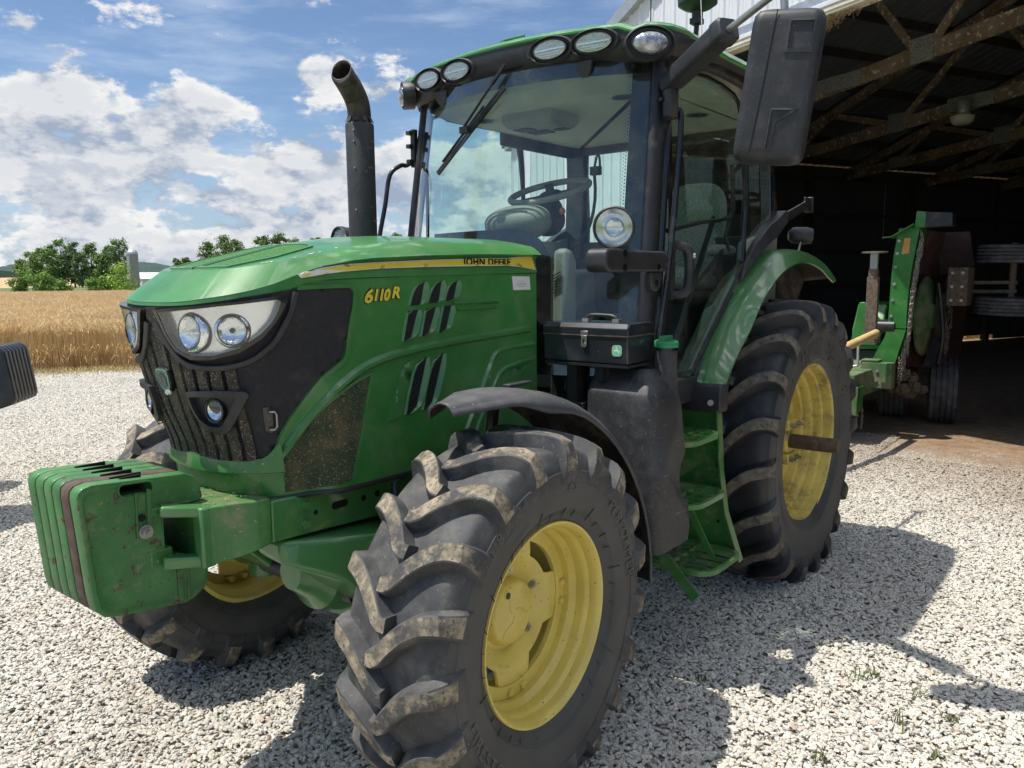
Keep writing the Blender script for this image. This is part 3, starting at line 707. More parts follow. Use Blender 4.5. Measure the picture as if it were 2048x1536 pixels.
# ribs
lampcurve=[(.019,1.608),(.054,1.533),(.085,1.500),(.118,1.478),(.217,1.468),(.316,1.490),(.391,1.555)]
def ribtop(s): 
    return lerpt([(0,1.648),(.012,1.648),(.022,1.600)]+lampcurve[1:],abs(s))
ribs=[(-.026,.026),(.040,.075),(.089,.124),(.138,.172),(.186,.222),(.236,.268)]
for i,(a,b) in enumerate(ribs):
    for sg in ((1,) if i==0 else (1,-1)):
        mb=MB(); n=6
        if i==0: poly=[(a*.55,1.648),(a,1.60),(a,1.30),(a*.9,1.162),(b*.9,1.160),(b,1.30),(b,1.60),(b*.55,1.648)]
        else: poly=[(a,ribtop(a)),(a,1.30),(a*.97,1.150),(b*.97,1.147),(b,1.30),(b,ribtop(b)-.002)]
        patch(mb,[(sg*p_[0],p_[1]) for p_ in poly][::sg],hS,.014,0.0,cell=.02,cellz=.05); mb.build('grille_rib',CHAFF,grille,smooth=40)
mb=MB()
for a,b in zip(ribs,ribs[1:]):
    patch(mb,[(a[1],1.15),(b[0],1.15),(b[0],ribtop(b[0])),(a[1],ribtop(a[1]))],hS,.0048,.0,cell=.03,mir=True,side=False)
mb.build('grille_slots',SLOT,grille,smooth=0)
# headlights
lo_=[(.020,1.641),(.172,1.653),(.286,1.664),(.420,1.681),(.432,1.672),(.415,1.635),(.393,1.600),(.353,1.552),(.288,1.509),(.203,1.487),(.140,1.487),(.085,1.513),(.048,1.565)]
gl_0=[(.043,1.630),(.170,1.640),(.285,1.652),(.394,1.664),(.402,1.656),(.387,1.622),(.372,1.598),(.340,1.567),(.286,1.530),(.215,1.510),(.145,1.507),(.099,1.529),(.064,1.572)]
gl_=[(.222+(a-.222)*1.05,1.590+(b-1.590)*1.09-.001) for a,b in gl_0]
for sg in (1,-1):
    f=(lambda s,z,o,sg=sg: hS(sg*s,z,o))
    hl=MB(); ringpatch(hl,lo_,gl_,f,.028,.029,n=90,outerbase=.0,innerbase=.004); H0=hl.build('headlight',BLACKG,tractor,smooth=40)
    # outer black bezel below
    mb=MB(); bz=[(.019,1.608),(.036,1.565),(.054,1.533),(.085,1.500),(.118,1.478),(.165,1.468),(.217,1.466),(.27,1.474),(.316,1.490),(.36,1.522),(.391,1.552),(.43,1.62),(.446,1.66),(.458,1.697)]
    bz=smoothpath(bz,3); stripline(mb,[(a+(a-.22)*.02,b-.006) for a,b in bz],.017,f,.025); mb.build('headlight_bezel',BLACKP,H0,smooth=50,bev=.003)
    # reflector bowl sheet
    mb=MB(); patch(mb,gl_,f,.004,.004,cell=.025,side=False); mb.build('headlight_reflector',SATIN,H0,smooth=60)
    for (cs,cz,r,dep) in ((.142,1.572,.058,.0),(.272,1.577,.048,.0)):
        p0=Vector(f(cs,cz,.006)); p1=Vector(f(cs,cz,.03)); ax=(p1-p0).normalized()
        if cs<.2: ax=(ax+Vector((.35,-.2*sg,0))*.4).normalized()
        mb=MB(); mb.lathe([(.0005,.0),(.001,r*.30),(.003,r*.55),(.008,r*.78),(.013,r*.86),(.014,r*.90),(.012,r*.93),(.010,r*1.0),(.007,r*1.08),(-.004,r*1.12)],n=40,org=p0-ax*.001,ax=ax); mb.build('headlight_bowl',CHROMEF,H0,smooth=50)
        mb=MB(); mb.lathe([(.0,.009),(.010,.008),(.013,.0)],n=20,org=p0-ax*.002,ax=ax); mb.build('bulb_shield',SATIN if cs<.2 else BLACKG,H0)
        mb=MB(); mb.lathe([(.0135,r*.84),(.0150,r*.87),(.0140,r*.90)],n=40,org=p0-ax*.001,ax=ax); mb.build('bowl_ring',BLACKG,H0)
    mb=MB(); patch(mb,gl_,f,.0275,.0275,cell=.03,side=False); mb.build('headlight_glass',LENS,H0,smooth=60)
# fog lamps in triangular pods
fo=[(.096,1.383),(.199,1.391),(.283,1.388),(.294,1.378),(.246,1.305),(.212,1.262),(.190,1.246),(.154,1.248),(.118,1.275),(.100,1.325)]
fi=[(.108,1.367),(.194,1.373),(.250,1.371),(.253,1.364),(.222,1.312),(.196,1.279),(.182,1.270),(.148,1.272),(.124,1.294),(.112,1.328)]
for sg in (1,-1):
    f=(lambda s,z,o,sg=sg: hS(sg*s,z,o))
    mb=MB(); ringpatch(mb,fo,fi,f,.032,.036,n=60,outerbase=.0,innerbase=.016); patch(mb,fi,f,.016,.016,cell=.03,side=False); F0=mb.build('fog_light',BLACKP,tractor,smooth=45)
    p0=Vector(f(.178,1.325,.014)); ax=(Vector(f(.178,1.325,.04))-p0).normalized(); ax=(ax*.6+Vector((.8,0,.0))*.4).normalized()
    mb=MB(); mb.lathe([(0,.040),(.012,.040),(.014,.036),(.012,.032),(.002,.030)],n=40,org=p0,ax=ax); mb.build('lamp_ring',BLACKG,F0,smooth=40)
    mb=MB(); mb.lathe([(-.004,.0),(-.002,.012),(.004,.024),(.008,.030)],n=32,org=p0,ax=ax); mb.build('lamp_reflector',CHROME,F0,smooth=60)
    mb=MB(); mb.lathe([(.013,.0),(.012,.015),(.009,.030)],n=32,org=p0,ax=ax); mb.build('lamp_glass',LENS,F0,smooth=60)
# worn badge on the nose
mb=MB(); bd=[(-.030,1.452),(-.014,1.458),(.014,1.458),(.030,1.452),(.036,1.43),(.030,1.392),(.018,1.378),(-.018,1.378),(-.030,1.392),(-.036,1.43)]
patch(mb,bd,hS,.026,.008,cell=.03); badge=mb.build('front_badge',BLACKG,tractor,bev=.002)
mb=MB(); patch(mb,[(a*.84,1.418+(b-1.418)*.86) for a,b in bd],hS,.0272,.0272,cell=.03,side=False); mb.build('badge_face',TEAL,badge,smooth=0)
mb=MB(); ringpatch(mb,[(a*.84,1.418+(b-1.418)*.86) for a,b in bd],[(a*.76,1.418+(b-1.418)*.79) for a,b in bd],hS,.0285,.0285,n=60,outerbase=.027); mb.build('badge_rim',mat('badge_rim_paint',(.22,.38,.28),rough=.4),badge,smooth=0)
mb=MB(); patch(mb,[(-.014,1.436),(-.004,1.444),(.006,1.438),(.010,1.428),(.018,1.424),(.014,1.410),(.016,1.398),(.004,1.396),(-.004,1.388),(-.010,1.400),(-.016,1.408),(-.010,1.420),(-.018,1.428)],hS,.0290,.0290,cell=.03,side=False); mb.build('badge_bare_patch',BLACKG,badge,smooth=0)
mb=MB(); patch(mb,[(-.012,1.372),(-.006,1.383),(.010,1.386),(.022,1.380),(.016,1.370),(.004,1.374),(-.004,1.366)],hS,.030,.026,cell=.02); mb.build('badge_peel',WDECAL,badge,smooth=0)
# small wire handle on the mesh
mb=MB(); mb.tube([hS(.338,1.316,.004),hS(.340,1.318,.020),hS(.352,1.317,.022),hS(.356,1.308,.022),hS(.348,1.268,.022),hS(.338,1.258,.022),hS(.326,1.258,.018),hS(.325,1.258,.004)],.0032,8); mb.build('grille_latch',STEEL,grille)
mb=MB(); patch(mb,[(.322,1.33),(.342,1.333),(.350,1.32),(.336,1.25),(.322,1.244),(.312,1.252)],hS,.008,0,cell=.03); mb.build('latch_plate',BLACKG,grille,bev=.001)
# dirty triangular side screen
tri=[(.749,1.408),(.723,1.319),(.692,1.202),(.650,1.055),(.60,1.046),(.435,1.042),(.27,1.034),(.264,1.105),(.30,1.128),(.334,1.149),(.36,1.176),(.397,1.213),(.45,1.258),(.501,1.291),(.56,1.326),(.618,1.357),(.69,1.39)]
mb=MB(); patch(mb,tri,hS,.003,0,cell=.03,mir=True); build_sides(mb,'side_screen',MESHD,tractor,smooth=40)
mb=MB(); stripline(mb,smoothpath(tri[8:]+[tri[0]],2),.010,hS,.0075,mir=True); stripline(mb,[(.755,1.412),(.729,1.319),(.698,1.202),(.656,1.055)],.010,hS,.0075,mir=True); build_sides(mb,'screen_frame',GREEN,tractor,smooth=50)
# panel gap
mb=MB(); stripline(mb,smoothpath([(.462,1.700),(.470,1.714),(.485,1.722),(.505,1.725),(.763,1.734),(1.154,1.743),(1.678,1.748)],3),.0035,hS,.0010,mir=True); build_sides(mb,'panel_gap',SLOT,tractor,smooth=0)
# pressed ribs and swages of the side cover
RB=smoothpath([(1.624,1.513),(1.378,1.499),(1.146,1.489),(.890,1.466),(.740,1.436),(.635,1.387),(.516,1.311),(.407,1.230),(.325,1.147)],5)
mb=MB(); stripline(mb,RB,.034,hS,.014,mir=True,slope=.32)
low=smoothpath([(1.66,1.446),(1.58,1.443),(1.503,1.441),(1.438,1.435),(1.405,1.420),(1.385,1.395),(1.359,1.350),(1.28,1.22),(1.20,1.09)],3)
stripline(mb,low,.020,hS,.012,mir=True,slope=.35)
low2=smoothpath([(1.66,1.385),(1.56,1.375),(1.48,1.363),(1.437,1.349),(1.41,1.325),(1.37,1.27),(1.31,1.18),(1.26,1.09)],3)
stripline(mb,low2,.020,hS,.016,mir=True,slope=.35)
stripline(mb,[(1.19,1.610),(1.30,1.611),(1.42,1.613)],.016,hS,.007,mir=True,slope=.4)
stripline(mb,[(1.17,1.634),(1.30,1.634),(1.43,1.634)],.016,hS,.007,mir=True,slope=.4)
patch(mb,[(1.44,1.435),(1.66,1.446),(1.66,1.09),(1.205,1.09),(1.36,1.35)],hS,.004,0,cell=.06,mir=True)
patch(mb,[(1.46,1.345),(1.66,1.37),(1.66,1.05),(1.27,1.05),(1.40,1.28)],hS,.0075,0.0,cell=.06,mir=True)
build_sides(mb,'side_cover_swages',GREEN,tractor,smooth=28)
# louvred vents
V={'u1a':[(1.017,1.718),(.994,1.634),(.942,1.632),(.952,1.66),(.961,1.679),(.975,1.697),(.989,1.708)],'u1b':[(.981,1.618),(.945,1.524),(.937,1.516),(.905,1.505),(.934,1.614)],
'u2a':[(1.107,1.721),(1.086,1.640),(1.032,1.638),(1.045,1.668),(1.057,1.688),(1.081,1.712)],'u2b':[(1.073,1.624),(1.036,1.537),(1.023,1.524),(.995,1.517),(1.024,1.618)],
'u3a':[(1.191,1.720),(1.167,1.647),(1.121,1.643),(1.132,1.672),(1.144,1.692),(1.164,1.713)],'u3b':[(1.156,1.628),(1.126,1.545),(1.112,1.532),(1.083,1.526),(1.115,1.626)],
'l1':[(1.02,1.444),(.99,1.35),(.96,1.261),(.95,1.249),(.907,1.238),(.93,1.32),(.955,1.391),(.981,1.428)],'l2':[(1.107,1.452),(1.075,1.36),(1.040,1.269),(1.029,1.255),(.995,1.243),(1.015,1.32),(1.039,1.388),(1.069,1.436)]}
for sg in (1,-1):
    f=(lambda s,z,o,sg=sg: hS(sg*s,z,o))
    for k,poly in V.items():
        mb=MB(); patch(mb,poly,f,.0015,0,cell=.04); v_=mb.build('air_vent',SLOT,tractor,smooth=0)
        mb=MB(); xs=[q[0] for q in poly]; zs=[q[1] for q in poly]; z=min(zs)-.08
        while z<max(zs)+.02:
            a=(min(xs)-.01,z+.062); b=(max(xs)+.01,z); 
            # slanting blades clipped to the opening
            w_=.0026; strip=[(a[0],a[1]-w_),(b[0],b[1]-w_),(b[0],b[1]+w_),(a[0],a[1]+w_)]
            q=clip_convex(poly,strip) if 'clip_convex' in globals() else []
            z+=.0105
            if len(q)>2: mb.add([f(p_[0],p_[1],.0042) for p_ in q],[tuple(range(len(q)))])
        if mb.v: mb.build('vent_blades',MESHM,v_,smooth=0,fix=False)
        # scooped shoulder at the rear side of each opening
        zlo,zhi=min(zs),max(zs); nz=9; mb=MB()
        def edge(z,side):
            hits=[]
            for (x1,z1),(x2,z2) in zip(poly,poly[1:]+poly[:1]):
                if (z1-z)*(z2-z)<=0 and abs(z2-z1)>1e-6: hits.append(x1+(x2-x1)*(z-z1)/(z2-z1))
            return (max(hits) if side>0 else min(hits)) if hits else None
        rw=[]; lw_=[]
        for i in range(nz):
            z=zlo+(zhi-zlo)*(.02+.96*i/(nz-1)); e=edge(z,1); e2=edge(z,-1)
            if e is not None: rw.append((e,z,.022*min(1,(.35+1.3*min(i,nz-1-i)/(nz-1)*2))))
            if e2 is not None: lw_.append((e2,z))
        if len(rw)>2: mb.loft([[f(e,z,.0012) for e,z,w_ in rw],[f(e+w_,z+.002,.013) for e,z,w_ in rw],[f(e+w_*1.5,z+.002,.0) for e,z,w_ in rw]],False,False)
        if len(lw_)>2: mb.loft([[f(e-.009,z,0) for e,z in lw_],[f(e-.003,z,.0055) for e,z in lw_],[f(e,z,.0055) for e,z in lw_],[f(e+.001,z,.001) for e,z in lw_]],False,False)
        mb.build('vent_rim',GREEN,v_,smooth=50)
    mb=MB(); bl=[(.959,1.438),(.938,1.438),(.917,1.430),(.895,1.412),(.882,1.39),(.865,1.345),(.852,1.302),(.823,1.231),(.873,1.240),(.888,1.252),(.902,1.30),(.93,1.38)]
    patch(mb,bl,f,.0075,0,cell=.03); mb.build('vent_blank',GREEN,tractor,smooth=30)
# yellow stripe with the maker's lettering, white edged, part peeled
tye=[(.485,1.741),(.506,1.750),(.528,1.752),(.561,1.762),(.660,1.775),(.809,1.783),(1.025,1.792),(1.295,1.802),(1.477,1.804),(1.560,1.812),(1.640,1.815),(1.668,1.764),(1.625,1.769),(1.560,1.777),(1.476,1.781),(1.295,1.779),(1.024,1.774),(.809,1.768),(.659,1.758),(.579,1.750),(.524,1.742),(.495,1.738)]
ST=(lambda s,z,o: hS(s,z,o+.004-.006*sstep(-3.0,-2.7,-hplan(abs(s))[0])*0))
for sg in (1,-1):
    f=(lambda s,z,o,sg=sg: hS(sg*s,z,o+.006))
    cxm=1.1
    mb=MB(); patch(mb,[(a+(.004 if a>1.1 else -.006),b+(.0035 if i<11 else -.0035)) for i,(a,b) in enumerate(tye)],f,.0005,-.004,cell=.04); wd=mb.build('hood_stripe',WDECAL,tractor,smooth=40)
    mb=MB(); patch(mb,tye[3:12]+tye[12:19],f,.0030,.0,cell=.04); patch(mb,[(.487,1.7405),(.506,1.7485),(.523,1.7495),(.517,1.7425),(.497,1.739)],f,.0030,.0,cell=.04); mb.build('yellow_band',YDECAL,wd,smooth=40)
    v,fc=textgeo('JOHN DEERE',.047,.0020,1.10); xs=[p_[0] for p_ in v]; wdt=max(xs)-min(xs); mb=MB(); k=.285/wdt
    for face in fc:
        q=[(v[i][0]*k,v[i][1]*.9) for i in face]; q=clipcell(q,-1,2,.0045,.0265)
        if len(q)<3: continue
        pts=[]
        for a,b in q:
            s=1.220+a if sg>0 else 1.505-a
            pts.append(f(s,1.7765+b-.0015+(.0025),.0042))
        mb.add(pts,[tuple(range(len(pts)))])
    mb.build('stripe_lettering',BDECAL,wd,smooth=0,fix=False)
    # model number
    for (nm,off,mm,oo) in (('model_number_outline',.0048,BDECAL,.0014),('model_number',.0022,YDECAL,.0026)):
        mb=MB()
        for (tx,s0,sz,dz,tw) in (('6',.737,.064,-.004,.038),('110',.779,.054,.0,.074),('R',.860,.054,.002,.038)):
            v,fc=textgeo(tx,sz,off,.92,.28); x0=min(p_[0] for p_ in textgeo(tx,sz,0,.92,.28)[0]); 
            wd_=max(p_[0] for p_ in v)-min(p_[0] for p_ in v); v=[((p_[0]-x0)*tw/wd_+x0,p_[1]) for p_ in v]
            pts=[f((s0+(x-x0)*1.02) if sg>0 else (1.64-(s0+.0)-(x-x0)*1.02-.0 if 0 else (.900+.737-(s0+(x-x0)*1.02)) ),1.654+dz+y*1.0+(s0-.737)*.06,oo-.006) for x,y in v] if sg>0 else [f(.737+(.900-(s0+(x-x0)*1.02)),1.654+dz+y,oo-.006) for x,y in v]
            mb.add(pts,fc)
        mb.build(nm,mm,tractor,smooth=0,fix=False)
# paper sticker
mb=MB(); patch(mb,[(1.520,1.735),(1.636,1.733),(1.642,1.677),(1.528,1.678)],hS,.0012,0,cell=.05); lb=mb.build('paper_label',WDECAL,tractor,smooth=0)
GREYTX=mat('faint_print',(.25,.25,.25),rough=.6)
mb=MB()
for (z,a,b,h_) in ((1.713,1.555,1.60,.0014),(1.702,1.548,1.615,.0024),(1.697,1.550,1.612,.002),(1.690,1.560,1.602,.002)):
    n=int((b-a)/.006)
    for k in range(n): patch(mb,[(a+k*.006,z),(a+k*.006+.0045,z),(a+k*.006+.0045,z+h_),(a+k*.006,z+h_)],hS,.0016,.0016,cell=.1,side=False)
mb.build('label_print',GREYTX,lb,smooth=0,fix=False)
# textured inset panels and white paint chips on the hood top
def ftop(s,t,off=0):
    q=toppt(math.copysign(abs(s)+.05,s),max(0,min(1,t))); return (q[0],q[1],q[2]+off)
fxy=lambda x,y,o: (x,y,ztop(x,y)+o)
for sg in (1,-1):
    pl_=[(3.160,.025*sg),(3.150,.165*sg),(3.02,.205*sg),(2.87,.190*sg),(2.845,.15*sg),(2.85,.025*sg)]
    mb=MB(); patch(mb,pl_,fxy,.0030,-.002,cell=.03); mb.build('hood_top_screen',mat('green_top_screen',(.022,.115,.024),rough=.9,var=.5,vscale=220,base2=(.07,.25,.055),bump=1,bscale=500),tractor,smooth=40)
    q=[(2.99+(x-2.99)*1.12,.11*sg+(y-.11*sg)*1.20) for x,y in pl_]; mb=MB(); ringpatch(mb,q,[(2.99+(x-2.99)*1.03,.11*sg+(y-.11*sg)*1.05) for x,y in pl_],fxy,.0055,.0055,n=60,outerbase=-.001,innerbase=0.0); mb.build('screen_surround',GREEN_TOP,tractor,smooth=30)
CHIP=mat('chipped_paint_filler',(.42,.46,.36),rough=.9,var=.3,vscale=60)
rnd=random.Random(4); mb=MB()
for (x,y,r) in ((.30,.06,.012),(.32,.05,.014),(.42,.05,.010),(.52,.06,.013),(.56,.05,.009),(.66,.06,.008)):
    for _ in range(5):
        cx,cy=x+rnd.uniform(-.012,.012),y+rnd.uniform(-.008,.008); rr0=r*rnd.uniform(.3,.8); pg=[(cx+rr0*rnd.uniform(.5,1.2)*math.cos(a),cy+rr0*2.2*rnd.uniform(.5,1.2)*math.sin(a)) for a in [k*PI/4 for k in range(8)]]
        patch(mb,pg,ftop,.0022,.0,cell=.1)
mb.build('paint_chips',CHIP,hood,smooth=0)
# rubber seal and frame rails below the hood
mb=MB()
seal=[(s,1.031) for s in [-.34+.02*k for k in range(35)]]
mb.tube([hS0(s,1.024,-.004) for s in [-SM+.05*k for k in range(int((2*SM)/.05)+1)]],.011,8); mb.build('hood_seal',BLACKM,tractor)
# engine block mass inside the hood, seen through gaps and from below
mb=MB(); mb.bx(1.6,2.50,-.25,.25,.66,1.02); mb.bx(1.75,2.95,-.2,.2,1.02,1.6); mb.build('engine_block',BLACKM,tractor,bev=.02)
for sg in (1,-1):
    mb=MB(); mb.prism([(3.135,.893),(3.135,1.030),(2.3,.998),(1.75,.985),(1.75,.84),(2.3,.852)],1,sg*.262,sg*.298)
    rail=mb.build('frame_rail',GREEN,tractor,bev=.006)
    mb=MB(); mb.prism([(x,z) for x,z in rrect(.07,.026,.0125,5,2.862,.957)],1,sg*.29,sg*.2995); 
    for (x,z,r_) in ((2.965,.953,.0085),(2.755,.955,.011),(2.69,.957,.012),(2.60,.945,.012)): mb.cyl((x,sg*.29,z),(x,sg*.2992,z),r_,n=20)
    mb.build('rail_holes',SLOT,rail,smooth=0)
    for (x,z) in ((3.012,.990),(3.014,.925),(2.60,.985),(2.585,.915),(2.40,.97),(2.38,.90)):
        mb=MB(); mb.cyl((x,sg*.297,z),(x,sg*.304,z),.019,n=24); mb.cyl((x,sg*.304,z),(x,sg*.318,z),.0145,.0140,n=6); mb.build('frame_bolt',GREEN,rail,smooth=30)
# front weight carrier casting
mb=MB()
def yz(x,hw_,z0,z1): return [(x,-hw_,z0),(x,hw_,z0),(x,hw_,z1),(x,-hw_,z1)]
mb.loft([yz(3.137,.300,.893,1.043),yz(3.20,.298,.880,1.045),yz(3.235,.272,.868,1.046),yz(3.33,.252,.862,1.048)],True,True)
wc=mb.build('weight_carrier',GREEN_DUSTY,tractor,bev=.006)
for sg in (1,-1):
    mb=MB(); path=[(3.475,sg*.185,1.052),(3.40,sg*.232,1.038),(3.385,sg*.236,1.025),(3.385,sg*.236,.885),(3.40,sg*.232,.875),(3.475,sg*.185,.900)]
    mb.bar((3.325,sg*.222,1.032),(3.44,sg*.178,1.052),.05,.034); mb.bar((3.325,sg*.222,.876),(3.44,sg*.178,.892),.05,.036); mb.bx(3.305,3.352,sg*.205,sg*.254,.858,1.049)
    mb.build('carrier_hook',GREEN,wc,bev=.008)
mb=MB(); mb.bx(3.33,3.46,-.17,.17,1.035,1.06); mb.bx(3.40,3.47,-.17,.17,.88,.93); mb.build('carrier_bar',GREEN_DUSTY,wc,bev=.005)
# straw caught on the carrier
mb=MB(); rnd=random.Random(9)
for k in range(60):
    x,y=rnd.uniform(3.16,3.34),rnd.uniform(.02,.24); a=rnd.uniform(0,PI); l=rnd.uniform(.006,.02); z=1.047+.035*(x-3.137)/.2*0+rnd.uniform(.002,.006); mb.bar((x,y,z),(x+l*math.cos(a),y+l*math.sin(a),z+rnd.uniform(-.002,.003)),.0018,.0018)
mb.build('straw_litter',mat('dry_straw',(.42,.32,.18),rough=.9),wc,smooth=0,fix=False)
# ------------------------------------------------------------------ suitcase weights, hung on the carrier
po=[(3.663,1.130),(3.660,1.150),(3.648,1.162),(3.62,1.168),(3.40,1.150),(3.345,1.146),(3.318,1.132),(3.300,1.110),(3.293,1.062),(3.335,1.058),(3.42,1.066),(3.424,1.058),(3.424,.93),(3.42,.918),(3.30,.86),(3.287,.84),(3.291,.79),(3.305,.765),(3.338,.745),(3.37,.738),(3.575,.765),(3.612,.775),(3.635,.800),(3.642,.84)]
lab=['nearest green suitcase weight with rust blotches, bolt end and handle slot in full view','dark brown rusty suitcase weight right behind the rust-blotched green one','green suitcase weight next to the brown rusty one, third from the front wheel','green suitcase weight in the middle of the stack, two plates beyond the brown one','green suitcase weight second from the far side of the stack','farthest green suitcase weight, at the left edge of the stack']
for k in range(6):
    y1=.170-.0575*k; y0=y1-.0525; mb=MB()
    def ring(ins,y): 
        cx,cz=3.47,.955
        return [(cx+(x-cx)*(1-ins/.19),y,cz+(z-cz)*(1-ins/.19)) for x,z in po]
    def holed(y_,ins): return ring(ins,y_)
    mb.loft([ring(.008,y0),ring(.002,y0+.002),ring(.0,y0+.007),ring(.0,y1-.007),ring(.002,y1-.002),ring(.007,y1),ring(.015,y1-.0005),ring(.020,y1-.0045)],True,True)
    g=mb.build('suitcase_weight',RUSTW if k==1 else GREEN_CAST,None,smooth=35)
    sl_=rrect(.100,.032,.015,5); ang=R(4)
    cut=MB(); cut.prism([(3.498+x*math.cos(ang)-z*math.sin(ang)*0,1.130+z+x*.06) for x,z in sl_],1,y0-.02,y1+.02)
    co_=cut.build('cutter',GREEN_CAST,None,smooth=0)
    bo=g.modifiers.new('slot','BOOLEAN'); bo.object=co_; bo.solver='EXACT'; bo.operation='DIFFERENCE'
    dg=bpy.context.evaluated_depsgraph_get(); nm=bpy.data.meshes.new_from_object(g.evaluated_get(dg)); g.modifiers.clear(); g.data=nm; bpy.data.objects.remove(co_)
    tag(g,lab[k],'tractor weight','cast iron suitcase weights hung on the front of the tractor')
    mb=MB(); rim_=rrect(.112,.045,.022,5); n=len(rim_)
    def rr3(sc_,y): return [(3.498+x*sc_,y,1.130+z*sc_+x*.06) for x,z in rim_]
    mb.loft([rr3(1,y1-.004),rr3(.97,y1+.001),rr3(.88,y1+.001),rr3(.86,y1-.004)],True,False); mb.build('handle_rim',RUSTW if k==1 else GREEN_CAST,g,smooth=40)
    mb=MB(); mb.bx(3.455,3.545,y1-.004,y1+.003,1.148,1.1645) if k else mb.bx(3.47,3.53,y0+.018,y0+.026,1.148,1.1645)
    mb.build('hand_recess',SLOT,g,smooth=0)
    if k==0:
        mb=MB(); mb.prism([(3.455,1.118),(3.468,1.125),(3.474,.985),(3.46,.98)],1,y1-.004,y1+.003); mb.prism([(3.497,1.118),(3.503,1.118),(3.507,.98),(3.50,.98)],1,y1-.004,y1+.002); mb.prism([(3.375,.900),(3.392,.905),(3.392,.745),(3.377,.742)],1,y1-.003,y1+.004)
        mb.prism([(3.357,.895),(3.362,.895),(3.362,.748),(3.357,.748)],1,y1-.003,y1+.003); mb.build('cast_ridges',GREEN_CAST,g,bev=.002)
        mb=MB(); mb.cyl((3.487,y1-.002,1.040),(3.487,y1+.0006,1.040),.0115,n=20); mb.build('bolt_hole',SLOT,g)
        mb=MB(); mb.cyl((3.480,y1-.003,.996),(3.480,y1+.004,.996),.021,n=24); mb.cyl((3.480,y1+.004,.996),(3.480,y1+.016,.996),.0165,n=6); mb.cyl((3.480,y1+.016,.996),(3.480,y1+.028,.996),.009,n=14); mb.build('through_bolt',STEEL,g,smooth=30)
# ------------------------------------------------------------------ front axle
mb=MB()
mb.tube([(2.58,-.62,.607),(2.58,-.35,.60),(2.58,0,.63),(2.58,.35,.60),(2.58,.62,.607)],[.10,.095,.15,.095,.10],24,smooth=4)
ax=mb.build('front_axle',GREEN,tractor,smooth=50)
mb=MB(); mb.lathe([(-.14,.0),(-.14,.13),(-.12,.165),(-.015,.175),(-.015,.19),(.015,.19),(.015,.175),(.12,.15),(.16,.10),(.22,.06),(.22,0)],n=40,org=(2.72,.10,.66),ax=(1,0,.12)); mb.build('differential_housing',GREEN,ax,smooth=30)
for k in range(12):
    a=2*PI*k/12; mb=MB(); c=Vector((2.735,.10+.182*math.cos(a),.662+.182*math.sin(a))); mb.cyl(c,c+Vector((.014,0,.002)),.009,n=6); mb.build('housing_bolt',GREEN,ax)
mb=MB(); 
mb.loft([[(x,y,z) for x,y,z in ((3.10,.14+dy,.885),(3.10,.29+dy,.885),(3.10,.29+dy,.80),(3.10,.14+dy,.82))] for dy in (0,)]+[[(2.93,.16,.87),(2.93,.36,.87),(2.93,.40,.72),(2.93,.16,.70)],[(2.80,.20,.86),(2.80,.42,.86),(2.80,.45,.58),(2.80,.2,.58)],[(2.62,.20,.84),(2.62,.42,.84),(2.62,.45,.55),(2.62,.2,.55)]],True,True)
mb.mirror_y(); build_sides(mb,'axle_support',GREEN,ax,bev=.02,seg=3)
for sg in (1,-1):
    mb=MB(); mb.tube([(2.78,sg*.30,.60),(2.78,sg*.62,.60)],.028,14); mb.tube([(2.78,sg*.28,.60),(2.78,sg*.05,.60)],.042,14); mb.build('steering_cylinder',BLACKM,ax,smooth=40)
    mb=MB(); mb.cyl((2.58,sg*.60,.42),(2.58,sg*.60,.80),.075,.065,n=24); mb.lathe([(-.02,0),(-.02,.15),(.07,.16),(.10,.13)],n=32,org=(2.58,sg*.60,.607),ax=(0,sg,0)); mb.build('steering_knuckle',GREEN,ax,smooth=40,bev=.004)
    mb=MB(); mb.tube([(2.66,sg*.36,1.0),(2.70,sg*.40,.85),(2.72,sg*.38,.70)],.014,10,smooth=4); mb.build('hydraulic_hose',BLACKM,ax)
mb=MB(); mb.box((2.63,.42,.86),(.12,.16,.10)); mb.mirror_y(); build_sides(mb,'axle_block',GREEN,ax,bev=.01)
# ------------------------------------------------------------------ exhaust stack
mb=MB(); mb.lathe([(0,0),(0,.060),(.004,.066),(.60,.066),(.606,.062),(.612,.056),(.612,0)],n=36,org=(2.02,-.50,1.84),ax=(0,0,1)); ex=mb.build('exhaust_stack',EXH,tractor,smooth=35)
mb=MB(); P_=[(2.02,-.50,2.44),(2.02,-.50,2.50),(2.035,-.497,2.55),(2.075,-.49,2.60),(2.13,-.478,2.645),(2.17,-.468,2.675)]
mb.tube(P_,[.052,.051,.051,.051,.050,.050],28,caps=False,smooth=5)
vs=mb.v; 
# slanting cut at the mouth
nrm=Vector((1,.3,.28)).normalized(); tipc=Vector((2.135,-.476,2.655))
mb.v=[tuple(Vector(p_)-nrm*max(0,(Vector(p_)-tipc).dot(nrm))) if (Vector(p_)-tipc).dot(nrm)>0 else p_ for p_ in vs]
eb=mb.build('exhaust_elbow',EXHT,ex,smooth=60,fix=False); sm_=eb.modifiers.new('wall','SOLIDIFY'); sm_.thickness=.003; sm_.offset=-1
mb=MB(); mb.lathe([(0,.049),(.02,.049),(.02,.047)],n=28,org=(2.02,-.5,2.44),ax=(0,0,1)); mb.lathe([(.0,.0),(.0,.0485)],n=28,org=(2.05,-.495,2.555),ax=(.5,.1,.8)); mb.build('exhaust_bore',SOOT,ex,smooth=0)
for k in range(10):
    a=2*PI*k/10; mb=MB(); mb.bar((2.02+.0645*math.cos(a),-.5+.0645*math.sin(a),2.452),(2.02+.053*math.cos(a),-.5+.053*math.sin(a),2.475),.020,.002); mb.build('clamp_tab',EXHT,ex,smooth=0)
